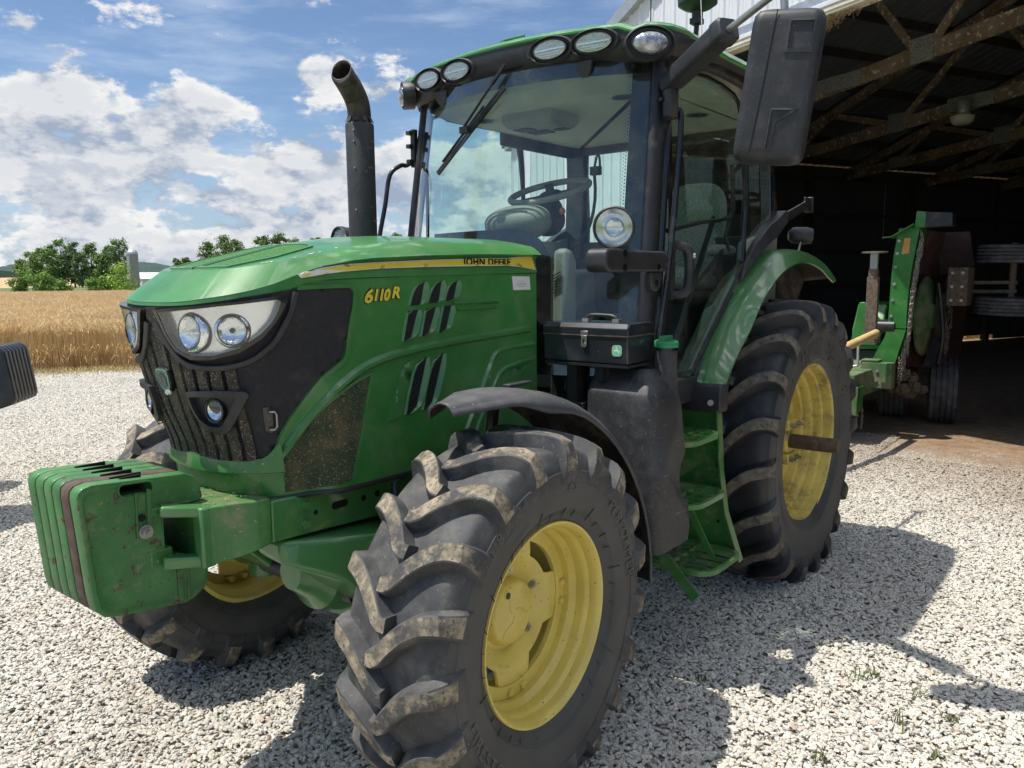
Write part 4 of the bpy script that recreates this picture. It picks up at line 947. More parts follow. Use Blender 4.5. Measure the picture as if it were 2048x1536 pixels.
for (z,a) in ((2.41,25),(2.36,100),(2.36,25),(2.05,25),(2.0,100),(2.24,25)):
    mb=MB(); d=Vector((math.cos(R(a)),math.sin(R(a)),0)); mb.cyl(Vector((2.02,-.5,z))+d*.064,Vector((2.02,-.5,z))+d*.072,.005,n=8); mb.build('heat_shield_screw',STEEL,ex)
# ------------------------------------------------------------------ cab
def xp(z): return 1.375+(2.61-z)*.150          # A-pillar line
def yp(z): return .711+(2.61-z)*.033
def WS(y,z,off=0.0):                            # windscreen surface
    k=y/yp(z); n=.44*k
    return (xp(z)+.22*(1-abs(k)**2.2)+.005+off,y+off*n,z)
cab=tractor
for sg in (1,-1):
    mb=MB()
    rings=[]
    for z in (1.22,1.5,1.8,2.1,2.4,2.68):
        x,y=xp(z)-.012,yp(z)
        rings.append([(x+.040*math.cos(a)-.01*math.sin(a),sg*(y+.031*math.sin(a)),z) for a in [2*PI*k/20 for k in range(20)]])
    mb.loft(rings); pil=mb.build('front_pillar',BLACKM,cab,smooth=50)
    # rubber/frame strips beside it
    mb=MB(); mb.tube([(xp(z)-.075,sg*(yp(z)+.022),z) for z in (1.24,1.6,2.0,2.4,2.62)],.013,8); mb.build('door_seal',BLACKG,cab)
    # rear pillar and belt posts
    mb=MB(); mb.loft([[(x0,sg*y0,z),(x1,sg*y0,z),(x1,sg*(y0-(.06 if sg>0 else .14)),z),(x0,sg*(y0-(.06 if sg>0 else .14)),z)] for z,x0,x1,y0 in ((1.85,-.08,.045,.725),(2.1,-.075,.03,.715),(2.4,-.03,.035,.700),(2.68,-.02,.06,.69))]); mb.build('rear_pillar',BLACKG,cab,bev=.008)
    mb=MB(); mb.tube([(.500,sg*.735,2.66),(.47,sg*.738,2.4),(.455,sg*.745,2.1),(.50,sg*.748,1.80)],.013,8); mb.build('door_rear_seal',BLACKG,cab)
# windscreen
mb=MB(); NY=28
def wzb(y):  # lower edge of the glass
    return 1.30
rows=[[WS(-.96*yp(z)+1.92*yp(z)*k/NY,z) for k in range(NY+1)] for z in (1.30,1.5,1.7,1.9,2.1,2.3,2.5,2.665)]
mb.loft(rows,False,False); ws=mb.build('windscreen',GLASS,cab,smooth=60)
wsf=lambda a,z,o: WS(a,z,o)
mb=MB()
# printed black border of the glass
for sg in (1,-1):
    mb.loft([[WS(sg*yp(z)*k_,z,-.002) for z in (1.30,1.6,1.9,2.2,2.45,2.665)] for k_ in ((.975,.90,.868) if sg>0 else (.975,.88,.80))],False,False)
mb.loft([[WS(yp(2.6)*(-.97+1.94*k/30),z,-.002) for k in range(31)] for z in (2.665,2.600)],False,False)
fr=[(-.40,1.95),(.17,1.95),(.245,1.93),(.30,1.89),(.345,1.82),(.36,1.70),(.372,1.55),(.375,1.30),(.25,1.30),(.22,1.60),(.15,1.80),(-.40,1.86)]
patch(mb,fr,wsf,-.002,-.002,cell=.06,side=False)
mb.loft([[WS(.36+.34*k/10,z,-.002) for k in range(11)] for z in (1.30,1.345)],False,False)
mb.build('printed_border',BLACKG,ws,smooth=60)
# dotted fade of the border
mb=MB()
for sg in (1,-1):
    for i in range(88 if sg>0 else 0):
        z=1.36+i*.0148
        for j,r_ in ((0,.0042),(1,.0030),(2,.0018)):
            y=sg*(yp(z)*.868-.006-j*.009); c=WS(y,z+(j%2)*.007,-.002); mb.add([(c[0],c[1]-r_,c[2]),(c[0],c[1],c[2]-r_),(c[0],c[1]+r_,c[2]),(c[0],c[1],c[2]+r_)],[(0,1,2,3)])
mb.build('border_dots',BLACKG,ws,smooth=0,fix=False)
# wiper
mb=MB(); mb.bar(WS(.05,2.70,.03),WS(-.02,2.62,.03),.018,.012); mb.bar(WS(-.02,2.62,.03),WS(-.20,2.43,.028),.012,.006); wip=mb.build('wiper',BLACKM,tractor)
mb=MB(); mb.bar(WS(.045,2.60,.014),WS(-.39,2.25,.014),.010,.022); mb.bar(WS(-.06,2.525,.03),WS(-.33,2.30,.028),.012,.006); mb.box(WS(-.17,2.43,.03),(.03,.05,.03)); mb.bar(WS(.02,2.57,.035),WS(-.23,2.37,.035),.006,.005); mb.build('wiper_blade',BLACKM,wip)
# door (left) and right-hand side glass
DO=[(1.352,2.585),(1.34,2.40),(1.335,1.9),(1.365,1.62),(1.43,1.32),(1.41,1.285),(1.37,1.268),(1.14,1.268),(1.085,1.285),(1.03,1.34),(.614,1.665),(.49,1.79),(.455,1.90),(.46,2.10),(.485,2.35),(.53,2.56),(.62,2.64),(.95,2.665),(1.25,2.63)]
def DY(x,z): return .762-.03*(1-x)*.5-(z-1.3)*.022
for sg in (1,-1):
    df=lambda x,z,o,sg=sg:(x,sg*(DY(x,z)+o),z)
    mb=MB(); patch(mb,DO,df,0,0,cell=.15,side=False); dr=mb.build('door',GLASSD,cab,smooth=60)
    if sg>0: dr['label']='tinted glass door with a black pull handle'
    mb=MB(); q=smoothpath(DO+[DO[0]],2); ww=.024; 
    inn=[(x+(.9-x)*.03,z+(2.0-z)*.022) for x,z in q]
    mb.loft([[df(x,z,-.006) for x,z in q],[df(x,z,.008) for x,z in q],[df(x,z,.008) for x,z in inn],[df(x,z,-.006) for x,z in inn]],False,False); mb.build('door_frame',BLACKG,dr,smooth=50)
    qw=[(.43,2.60),(.44,2.35),(.425,2.10),(.42,1.88),(.34,1.90),(.05,2.02),(.045,2.3),(.07,2.62)]
    mb=MB(); patch(mb,qw,lambda x,z,o,sg=sg:(x,sg*(.715-(z-1.9)*.025+o),z),0,0,cell=.2,side=False); mb.build('quarter_window',GLASSD,cab,smooth=60)
    # door pull with lock
    if sg>0:
        mb=MB(); pts=[(1.375,.775,1.855),(1.365,.815,1.862),(1.335,.838,1.845),(1.318,.842,1.79),(1.32,.842,1.72),(1.335,.838,1.665),(1.36,.815,1.645),(1.375,.775,1.652)]
        mb.tube(pts,[.018,.020,.023,.022,.022,.022,.018,.016],14,smooth=4); mb.box((1.375,.785,1.755),(.035,.02,.26)); hd=mb.build('door_handle',BLACKP,dr,smooth=50)
        mb=MB(); mb.cyl((1.318,.858,1.815),(1.312,.868,1.817),.012,n=20); mb.build('lock_cylinder',STEEL,dr)
    mb=MB(); mb.tube([(xp(2.46)-.02,sg*.765,2.45),(xp(2.45)-.02,sg*.80,2.435),(xp(2.3)-.055,sg*.815,2.39),(xp(1.9)-.06,sg*.815,1.95),(xp(1.5)-.04,sg*.80,1.5),(xp(1.3)-.03,sg*.79,1.28)] if sg>0 else [(1.44,-.745,2.36),(1.46,-.775,2.34),(1.50,-.78,2.335),(1.56,-.80,2.28),(1.60,-.80,2.12),(1.645,-.80,1.96),(1.66,-.79,1.88),(1.62,-.76,1.84)],.0125,10,smooth=4); mb.build('grab_rail',BLACKG,cab,smooth=50)
# bracket on the far pillar
mb=MB(); mb.box((1.425,-.745,2.43),(.03,.03,.20)); [mb.box((1.445,-.755,z),(.04,.03,.022)) for z in (2.36,2.44,2.51)]; mb.build('pillar_bracket',BLACKM,cab,bev=.004)
# rear window
mb=MB(); mb.add([(-.01,-.64,1.95),(-.01,.64,1.95),(.02,.62,2.60),(.02,-.62,2.60)],[(0,1,2,3)]); mb.build('rear_window',GLASSD,cab,smooth=0,fix=False)
mb=MB(); mb.bx(-.06,.0,-.68,.68,1.25,1.96); mb.bx(-.05,.04,-.66,.66,2.58,2.70); rwf=mb.build('rear_wall',INTD,cab,bev=.01)
# headliner, floor, lower cab shell
def routl(n=1,ins=0.0,fx=0.0):
    H=[(1.59,0),(1.588,.1),(1.583,.2),(1.574,.3),(1.562,.4),(1.549,.5),(1.533,.6),(1.520,.66),(1.503,.715),(1.475,.765),(1.43,.805),(1.36,.832),(1.26,.842),(.95,.842),(.6,.842),(.2,.838),(0,.82),(-.10,.79),(-.17,.73),(-.205,.62),(-.215,.3),(-.215,0)]
    full=H+[(x,-y) for x,y in H[-2:0:-1]]
    out=[]
    m=len(full)
    for i in range(m):
        a=full[i-1];b=full[(i+1)%m]; t=Vector((b[0]-a[0],b[1]-a[1])).normalized(); nx,ny=t.y*-1,t.x
        cx=ins+(fx*sstep(1.2,1.5,full[i][0]))
        out.append((full[i][0]+nx*cx,full[i][1]+ny*cx))
    return out
def lvl(ins,z,fx=0.0,zs=.035,side=0.0):
    o=[]
    for (x,y),(x0,y0) in zip(routl(ins=ins,fx=fx),routl()):
        fr_=sstep(1.15,1.45,x0)
        zz_=z-zs*min(1,(abs(y0)/.84))**2+(1-fr_)*side
        if abs(abs(y0)-.66)<.05 and x0>1.45: zz_-=.020*(1 if z>2.74 else 0)*(1-abs(abs(y0)-.66)/.05)
        o.append((x,y,zz_))
    return o
def flip(ring): return ring
lv=[lvl(.20,2.655,.0,.0,.03),lvl(.115,2.652,.0,.0,.04),lvl(.055,2.655,.03,.01,.05),lvl(.006,2.70,.012,.015,.045),lvl(.0,2.745,.0,.025,.012),lvl(.003,2.785,.0,.040,-.028)]
mb=MB(); mb.loft(lv,True,False); rfb=mb.build('roof_fascia',BLACKP,cab,smooth=35)
lv=[lvl(.004,2.783,.0,.040,-.032),lvl(-.004,2.789,.0,.040,-.034),lvl(-.004,2.797,.0,.040,-.030),lvl(.018,2.815,.0,.040,-.02),lvl(.07,2.832,.0,.042),lvl(.16,2.842,.0,.045),lvl(.34,2.858,.0,.045),lvl(.60,2.866,.0,.04)]
mb=MB(); mb.loft(lv,True,False); n0=len(mb.v)-len(lv[0]); mb.f.append(tuple(range(n0,len(mb.v)))); mb.m.append(0); rt=mb.build('cab_roof',GREEN_TOP,cab,smooth=35)
mb=MB(); mb.tube([(1.42,-.11,2.845),(1.43,-.11,2.872),(1.43,.02,2.872),(1.42,.02,2.845)],.006,8); mb.box((1.425,-.10,2.855),(.05,.03,.02)); mb.build('roof_loop',GREEN,rt)
# gutter strip and door-top rail
for sg in (1,-1):
    mb=MB(); mb.tube([(1.36,sg*.742,2.655),(1.0,sg*.765,2.695),(.5,sg*.762,2.685),(.05,sg*.735,2.66)],.030,10,smooth=4); mb.build('door_top_rail',BLACKM,cab,smooth=50)
mb=MB(); rg=[(x,y,2.615) for x,y in routl(ins=.15)]; rg2=[(x,y,2.70) for x,y in routl(ins=.12)]; rg0=[(x,y,2.575) for x,y in routl(ins=.23)]
mb.loft([rg2,rg,rg0],True,True); mb.f.pop(-2) if False else None
hl_=mb.build('headliner',BEIGE,cab,smooth=30)
mb=MB(); mb.loft([[(x,y,z) for x,y in ((.95+dx,-.30+dy),(.95+dx,.02-dy),(1.22-dx,.02-dy),(1.22-dx,-.30+dy))] for dx,dy,z in ((0,0,2.585),(.0,0,2.535),(.03,.02,2.505))]); rp=mb.build('radio_panel',BEIGED,hl_,bev=.01)
mb=MB(); mb.bx(.98,1.06,-.25,-.12,2.500,2.5065); mb.bx(1.09,1.17,-.26,-.16,2.500,2.5065); mb.bx(1.0,1.05,-.08,-.01,2.500,2.5065); mb.build('radio_display',INTD,hl_)
for (x,y) in ((1.18,.42),(1.18,-.45),(.55,.5)):
    mb=MB(); mb.lathe([(0,0),(0,.055),(-.004,.058)],n=32,org=(x,y,2.572),ax=(0,0,1)); [mb.box((x,y-.045+.01*k,2.5705),(.085*math.cos((k-4.5)/5*1.2),.0035,.002),mi=1) for k in range(10)]; mb.build('speaker_grille',[BEIGED,INTD],hl_)
mb=MB(); mb.bx(-.05,1.50,-.70,.70,1.19,1.235); mb.bx(1.05,1.56,-.50,.50,.80,1.20); mb.build('cab_floor',INTD,cab,bev=.01)
mb=MB(); mb.box((1.52,.0,1.26),(.10,1.40,.10)); mb.build('cab_front_sill',BLACKM,cab,bev=.01)
for sg in (1,-1):
    mb=MB(); mb.prism([(1.05,1.22),(.62,1.62),(.45,1.76),(.43,1.90),(-.06,2.02),(-.06,1.2)],1,sg*.69,sg*.725); mb.build('cab_side_wall',BEIGED,cab,bev=.005)
    mb=MB(); mb.prism([(1.47,1.25),(1.05,1.25),(1.02,1.13),(1.50,1.13)],1,sg*.70,sg*.765); mb.build('door_sill',BLACKP,cab,bev=.008)
# dark frames of the far rear corner
mb=MB(); mb.bx(-.02,.75,-.70,-.66,2.52,2.62); mb.bx(-.03,.03,-.66,.66,2.53,2.62); mb.build('window_header',INTD,tractor,bev=.012)
# seat
mb=MB()
def cush(cx,cy,cz,dx,dy,dz,rot=None,p=3.2,mi=0):
    vs=[];n=16;m=24
    for i in range(n+1):
        t=-PI/2+PI*i/n
        for j in range(m):
            a=2*PI*j/m; f=lambda v,e:math.copysign(abs(v)**e,v)
            v=Vector((dx/2*f(math.cos(t),2/p)*f(math.cos(a),2/p),dy/2*f(math.cos(t),2/p)*f(math.sin(a),2/p),dz/2*f(math.sin(t),2/p)))
            if rot is not None: v=rot@v
            vs.append(v+Vector((cx,cy,cz)))
    fs=[(i*m+j,i*m+(j+1)%m,(i+1)*m+(j+1)%m,(i+1)*m+j) for i in range(n) for j in range(m)]
    mb.add(vs,fs,mi)
seat=empty('seat',(.21,.19,1.25),cab)
mb=MB(); cush(.02,.0,.45,.50,.50,.15,Matrix.Rotation(R(-6),3,'Y')); mb.build('seat_cushion',FABRIC,seat,smooth=60)
mb=MB(); cush(-.27,.0,.74,.13,.41,.62,Matrix.Rotation(R(-10),3,'Y'),p=3.6); mb.build('backrest',FABRIC,seat,smooth=60)
mb=MB(); mb.box((0,0,.20),(.36,.36,.36)); cush(0.02,.0,.36,.5,.52,.10); mb.build('seat_base',INTD,seat,bev=.03)
for sy in (.30,-.30):
    mb=MB(); cush(-.02,sy,.62,.34,.085,.07,p=3); mb.build('armrest',FABRIC,seat,smooth=60)
mb=MB(); mb.prism([(.30,1.25),(.75,1.25),(.72,1.62),(.55,1.76),(.20,1.78),(.15,1.25)],1,-.62,-.36); mb.build('side_console',BEIGED,cab,bev=.03)
mb=MB(); mb.prism([(.10,1.25),(.60,1.25),(.45,1.55),(.12,1.62)],1,.50,.68); mb.build('storage_box',BEIGED,cab,bev=.03)
# steering column, dash and wheel
mb=MB(); mb.loft([[(x0+dx*math.cos(a),dy*math.sin(a),z) for a in [2*PI*k/20 for k in range(20)]] for x0,dx,dy,z in ((1.40,.20,.20,1.22),(1.42,.15,.16,1.55),(1.42,.13,.15,1.78),(1.39,.15,.17,1.90))]); mb.build('steering_column',BEIGED,cab,smooth=60)
mb=MB(); cush(1.43,-.03,1.995,.22,.36,.17,Matrix.Rotation(R(18),3,'Y'),p=2.6); dsh=mb.build('dashboard',BEIGED,cab,smooth=60)
mb=MB(); cush(1.30,.06,2.03,.17,.15,.19,Matrix.Rotation(R(25),3,'Y'),p=2.6); mb.build('column_shroud',INTD,cab,smooth=60)
stw=empty('steering_wheel',(1.20,0,2.165),cab); stw.rotation_euler=(0,R(20),0)
mb=MB(); mb.tube([(.205*math.cos(a),.205*math.sin(a),0) for a in [2*PI*k/40 for k in range(41)]],.0165,12,caps=False); mb.build('wheel_rim',BEIGED,stw,smooth=60)
mb=MB(); cush(0,0,-.025,.12,.12,.06,p=2.4); [mb.bar((0,0,-.02),(.2*math.cos(R(a)),.2*math.sin(R(a)),0),.045,.014) for a in (95,215,335)]; mb.build('wheel_spokes',INTD,stw,smooth=40)
mb=MB(); cush(1.36,.19,2.045,.035,.03,.035,p=2); mb.build('orange_knob',ORANGE,cab,smooth=60)
# monitor stalk / phone clip behind the screen
mb=MB(); mb.tube([(1.25,.30,2.25),(1.24,.30,2.10),(1.26,.27,1.95),(1.30,.2,1.88)],.008,8,smooth=3); mb.tube([(1.25,.30,2.24),(1.25,.315,2.30),(1.25,.33,2.30),(1.25,.335,2.23)],.006,8,smooth=3); mb.box((1.25,.31,2.235),(.03,.05,.04)); mb.build('phone_holder',INTD,cab)
# cream inner side panel beyond the black border with its speaker slots
mb=MB(); mb.prism([(1.46,1.28),(1.46,1.80),(1.50,1.86),(1.55,1.86),(1.56,1.6),(1.56,1.28)],1,.265,.350); pnl=mb.build('foot_well_panel',BEIGED,cab,bev=.03)
mb=MB()
for k in range(7): mb.box((1.562,.298,1.665+k*.013),(.004,.055,.005),Matrix.Rotation(R(25),3,'X'))
mb.build('panel_slots',INTD,pnl)
# door inner bars seen through the glass
mb=MB(); mb.tube([(1.32,.735,1.93),(.9,.70,1.99),(.56,.70,2.03),(.53,.70,2.12),(.56,.70,2.30)],.012,8,smooth=2); mb.tube([(.56,.70,2.03),(.62,.70,1.93),(.56,.70,1.86)],.010,8); mb.build('door_bar',BLACKM,cab,smooth=50)
mb=MB(); mb.bar((.74,.69,2.02),(1.20,.69,1.32),.022,.016); mb.bar((1.05,.69,1.62),(.62,.69,1.86),.014,.014); mb.build('door_strut',BLACKM,cab)
# ------------------------------------------------------------------ roof lamps
def oval(mb,c,ax,w_,h_,prof,n=36,tilt=0,mi=0):
    """lathe squashed to an oval: prof (axial, scale)"""
    ax=Vector(ax).normalized(); e1=Vector((0,0,1)).cross(ax).normalized(); e2=ax.cross(e1)
    t=R(tilt); e1,e2=e1*math.cos(t)+e2*math.sin(t),-e1*math.sin(t)+e2*math.cos(t)
    rings=[[Vector(c)+ax*a+e1*(w_/2*s_*math.cos(u))+e2*(h_/2*s_*math.sin(u)) for u in [2*PI*k/n for k in range(n)]] for a,s_ in prof]
    mb.loft(rings,True,True,mi)
for (x,y,z,axv,w_,h_,kind) in ((1.578,.28,2.730,(1,.05,-.16),.180,.080,0),(1.556,.494,2.726,(1,.14,-.16),.180,.080,0),(1.500,.735,2.693,(.75,.60,-.10),.165,.098,1)):
    for sg in (1,-1):
        ax_=(axv[0],sg*axv[1],axv[2]); c=(x,sg*y,z)
        mb=MB(); oval(mb,c,ax_,w_*1.30,h_*1.42,[(-.05,1.0),(.004,1.0),(.010,.95),(.006,.90),(-.006,.86)],tilt=0); L0=mb.build('roof_lamp',BLACKP,tractor,smooth=45)
        mb=MB(); oval(mb,c,ax_,w_*1.02,h_*1.04,[(-.02,.9),(.010,1.0),(.014,.97),(.014,.93),(.006,.9)]); mb.build('lamp_bezel',BLACKG,L0,smooth=45)
        if kind==0:
            mb=MB(); oval(mb,c,ax_,w_*.93,h_*.93,[(-.01,.0001),(-.008,.4),(-.002,.75),(.008,1.0)]); mb.build('lamp_reflector',CHROMED,L0,smooth=60)
            mb=MB(); axn=Vector(ax_).normalized(); e1=Vector((0,0,1)).cross(axn).normalized(); cc=Vector(c)
            mb.bar(cc+axn*.008-e1*w_*.42,cc+axn*.008+e1*w_*.42,.010,.006,up=(0,0,1)); [mb.bar(cc+axn*.006-e1*w_*.32+Vector((0,0,q)),cc+axn*.006+e1*w_*.32+Vector((0,0,q)),.004,.003) for q in (-.022,-.012,.014,.024)]; mb.build('lamp_strip',SATIN,L0)
            mb=MB(); oval(mb,c,ax_,w_*.95,h_*.95,[(.012,1.0),(.017,.7),(.019,.0001)]); mb.build('lamp_glass',LENS,L0,smooth=60)
        else:
            mb=MB(); oval(mb,c,ax_,w_*.95,h_*.95,[(.006,1.0),(.022,.8),(.030,.45),(.032,.0001)]); mb.build('lamp_glass',LENSW,L0,smooth=60)
# visor hooks and the wiper port in the fascia
for sg in (1,-1):
    mb=MB(); mb.loft([[(1.52,sg*.43-.045,2.67),(1.545,sg*.43-.045,2.665),(1.545,sg*.43+.045,2.665),(1.52,sg*.43+.045,2.67)],[(1.52,sg*.43-.035,2.63),(1.54,sg*.43-.035,2.625),(1.54,sg*.43+.035,2.625),(1.52,sg*.43+.035,2.63)],[(1.515,sg*.43-.015,2.60),(1.53,sg*.43-.015,2.595),(1.53,sg*.43+.015,2.595),(1.515,sg*.43+.015,2.60)]]); mb.build('visor_hook',BLACKP,rfb,bev=.004)
mb=MB(); mb.box((1.575,.165,2.735),(.02,.030,.05)); mb.build('beacon_switch',BLACKG,rfb,bev=.004)
mb=MB(); oval(mb,(1.560,.04,2.697),(1,0,-.45),.14,.030,[(-.01,1),(.004,1)]); mb.build('wiper_port',SLOT,rfb)
# satellite receiver on its mast
mb=MB(); mb.tube([(.93,.66,2.80),(.92,.665,2.95)],.012,10); mb.box((.925,.665,2.925),(.05,.05,.025)); mb.cyl((.92,.665,2.935),(.92,.665,2.975),.026,n=18); gp=mb.build('receiver_mast',BLACKM,tractor,smooth=40)
mb=MB(); mb.lathe([(0,.03),(.012,.065),(.03,.092),(.065,.094),(.09,.065),(.10,0)],n=36,org=(.92,.665,2.972),ax=(0,0,1)); mb.build('receiver_dome',BLACKM,gp,smooth=40)
mb=MB(); mb.tube([(.95,.69,3.10),(1.15,.80,2.80),(1.28,.84,2.70)],.0022,6); mb.build('aerial_wire',STEEL,gp)
# ------------------------------------------------------------------ mirror
mir_=empty('mirror',(1.40,.76,2.55),tractor)
def inv_(mb,o=Vector((1.40,.76,2.55))): mb.v=[tuple(Vector(p_)-o) for p_ in mb.v]; return mb
mb=MB(); a=Vector((1.385,.755,2.535)); b=Vector((1.60,1.125,2.655)); d=(b-a).normalized(); x_=d.cross(Vector((0,0,1))).normalized(); u_=x_.cross(d)
rings=[]
for t,w_,h_ in ((0,.03,.05),(.02,.042,.06),(.15,.045,.075),(.85,.045,.08),(.88,.050,.088),(.98,.048,.086),(1.0,.040,.075)):
    c=a+(b-a)*t; rings.append([c+x_*p_[0]+u_*p_[1] for p_ in rrect(w_*2,h_,.018,4)])
mb.loft(rings); inv_(mb).build('mirror_arm',BLACKP,mir_,smooth=40)
mb=MB(); mb.box((1.392,.775,2.46),(.05,.055,.13)); mb.cyl((1.40,.78,2.40),(1.40,.78,2.52),.034,n=18); mb.cyl((1.425,.755,2.475),(1.44,.75,2.475),.012,n=6); inv_(mb).build('mirror_hinge',BLACKM,mir_,bev=.006)
mb=MB(); mb.tube([(1.59,1.10,2.64),(1.63,1.20,2.672),(1.672,1.31,2.706),(1.685,1.345,2.712),(1.690,1.362,2.695),(1.688,1.368,2.63)],.0135,14,smooth=5); inv_(mb).build('mirror_tube',STEEL,mir_,smooth=60)
mb=MB(); rings=[]
def mring(z,ins,yoff):
    u=(z-2.385)/.245; cx,cy=1.672,1.350+.035*u; w_=.240-ins*2; dp=.135-ins*2; R_=.035
    base=rrect(dp,w_,max(.012,R_-ins*.3),6); out=[]
    ca,sa=math.cos(R(14)),math.sin(R(14))
    for (p_,q_) in base:
        p2=p_*(1-.25*(q_>0)*0); out.append((cx+p2*ca-q_*sa,cy+p2*sa+q_*ca,z+q_*-.10))
    return out
for z,ins in ((2.128,.035),(2.136,.014),(2.152,.003),(2.18,0),(2.30,0),(2.45,0),(2.59,0),(2.618,.003),(2.634,.014),(2.642,.035)): rings.append(mring(z,ins,0))
mb.loft(rings); mh=inv_(mb).build('mirror_housing',BLACKP,mir_,smooth=45)
ca,sa=math.cos(R(14)),math.sin(R(14))
def mpt(q,z,o=0.0,dpx=.0675):
    u=(z-2.385)/.245; cx,cy=1.672,1.352+.035*u; p_=dpx+o; return (cx+p_*ca-q*sa-1.40,cy+p_*sa+q*ca-.76,z-.10*q-2.55)
mf=lambda q,z,o: mpt(q,z,o)
mb=MB(); ringpatch(mb,[(.0,2.60),(.095,2.60),(.095,2.49),(.0,2.49)],[(.012,2.592),(.087,2.592),(.087,2.505),(.012,2.505)],mf,.004,.006,n=40,outerbase=-.002,innerbase=.0005); mb.build('housing_moulding',BLACKP,mir_,smooth=40)
mb=MB(); ringpatch(mb,[(-.01,2.31),(.085,2.31),(.04,2.275),(.015,2.265),(.01,2.17),(-.012,2.17)],[(-.004,2.303),(.06,2.303),(.03,2.280),(.007,2.270),(.004,2.175),(-.006,2.175)],mf,.004,.006,n=40,outerbase=-.002,innerbase=.0005)
mb.build('housing_moulding',BLACKP,mir_,smooth=40)
mb=MB(); stripline(mb,[(-.060,2.155),(-.052,2.3),(-.046,2.45),(-.040,2.632)],.0035,mf,.0008); mb.build('housing_seam',SLOT,mir_,smooth=0)
mb=MB(); mb.add([mpt(q,z,-.137-.0) for q,z in ((-.11,2.16),(.11,2.16),(.11,2.61),(-.11,2.61))],[(0,1,2,3)]); mb.build('mirror_glass',CHROME,mir_,smooth=0,fix=False)
# right-hand mirror arm stub, beyond the cab
# ------------------------------------------------------------------ work lamps on the belt bracket
def work_lamp(sg):
    mb=MB(); mb.prism(rrect(.34,.085,.022,4,1.66,1.79),1,sg*.775,sg*.825); mb.prism(rrect(.19,.090,.03,4,1.925,1.790),1,sg*.755,sg*.850); mb.prism([(1.50,1.75),(1.60,1.75),(1.595,1.69),(1.575,1.665),(1.535,1.665),(1.51,1.69)],1,sg*.770,sg*.81); br=mb.build('lamp_bracket',BLACKP,tractor,bev=.010,seg=3)
    mb=MB()
    for (x,z) in ((1.885,1.818),(1.885,1.762),(1.565,1.768),(1.555,1.700)): mb.cyl((x,sg*.80,z),(x,sg*(.852 if x>1.8 else .827 if z>1.75 else .812),z),.014,n=18)
    mb.build('bracket_bolts',BLACKG,br)
    o=Vector((1.875,sg*.80,1.918)); ax_=Vector((.93,.36 if sg>0 else -.1,-.05)).normalized()
    mb=MB(); mb.lathe([(-.085,.0),(-.083,.035),(-.06,.060),(-.02,.074),(.02,.077),(.022,.081),(.042,.081),(.046,.076),(.036,.073),(.02,.070)],n=40,org=o,ax=ax_); lp=mb.build('work_lamp',BLACKP,tractor,smooth=40)
    mb=MB(); mb.lathe([(-.03,.0),(-.029,.02),(-.018,.042),(.0,.058),(.03,.071)],n=40,org=o,ax=ax_); mb.build('lamp_reflector',CHROME,lp,smooth=60)
    mb=MB(); mb.lathe([(-.03,.012),(.0,.011),(.004,.0)],n=20,org=o,ax=ax_); mb.build('lamp_bulb',LENS,lp,smooth=60)
    mb=MB(); mb.lathe([(.036,.0),(.034,.04),(.030,.073)],n=40,org=o,ax=ax_); mb.build('lamp_glass',LENS,lp,smooth=60)
    mb=MB(); mb.bar((1.86,sg*.815,1.835),(1.86,sg*.815,1.862),.022,.004); mb.cyl((1.865,sg*.79,1.835),(1.865,sg*.79,1.85),.02,n=12); mb.build('lamp_stem',GALV,lp)
work_lamp(1); work_lamp(-1)
# ------------------------------------------------------------------ front fenders
def front_fender(sg):
    A=[]; 
    def row(phi,prog):
        c,s_=math.cos(R(phi)),math.sin(R(phi)); Rf=.730
        x,z=2.58+Rf*c,.607+Rf*s_
        if phi<88: x,z=2.58+Rf*math.cos(R(88))+ (88-phi)*.0135,1.337-(88-phi)*.0009
        if phi<88: c,s_=math.cos(R(86)),math.sin(R(86))
        yo=lerpt([(72,.80),(80,.83),(88,.865),(97,.895),(110,.915),(135,.935),(180,.972),(190,.975)],phi); yi=lerpt([(72,.705),(80,.655),(88,.60)],phi)
        crown=.020; lip=lerpt([(72,.014),(90,.020),(96,.040),(100,.048),(104,.045),(112,.030),(190,.032)],phi)
        pts=[]
        for t,rad in ((0,-.03),(.01,-.006),(.05,0),(.3,crown*.8),(.5,crown),(.72,crown*.9),(.86,crown*.5),(.87,crown*.5-.004),(.94,-.0),(.985,-lip*.45),(1.0,-lip)):
            y=yi+(yo-yi)*t; pts.append((x+c*rad,sg*y,z+s_*rad))
        return pts
    phis=[72,73,76,80,84,88,91,94,97,100,103,106]+list(range(110,190,5))+[187]
    rows=[row(ph,0) for ph in phis]
    mb=MB(); mb.loft(rows,False,False); f=mb.build('front_fender',FENDP,tractor,smooth=50); f.data.materials.append(FENDIN)
    so_=f.modifiers.new('wall','SOLIDIFY'); so_.thickness=.007; so_.offset=-1 if sg<0 else 1; so_.material_offset=1; so_.material_offset_rim=0
    # bracket arms
    mb=MB(); mb.tube([(2.32,sg*.50,.95),(2.30,sg*.52,1.18),(2.36,sg*.60,1.29),(2.42,sg*.80,1.315)],.022,8,smooth=3); mb.tube([(2.0,sg*.52,.80),(1.93,sg*.60,.90),(1.92,sg*.85,.93)],.018,8,smooth=2)
    mb.bar((2.40,sg*.58,1.322),(2.10,sg*.58,1.20),.05,.015); mb.bar((2.20,sg*.72,1.235),(1.90,sg*.74,.78),.05,.02); mb.build('fender_bracket',BLACKM,f)
    mb=MB(); mb.box((2.42,sg*.74,1.362),(.13,.035,.010)); mb.build('fender_plate',BLACKP,f,bev=.003)
front_fender(1); front_fender(-1)
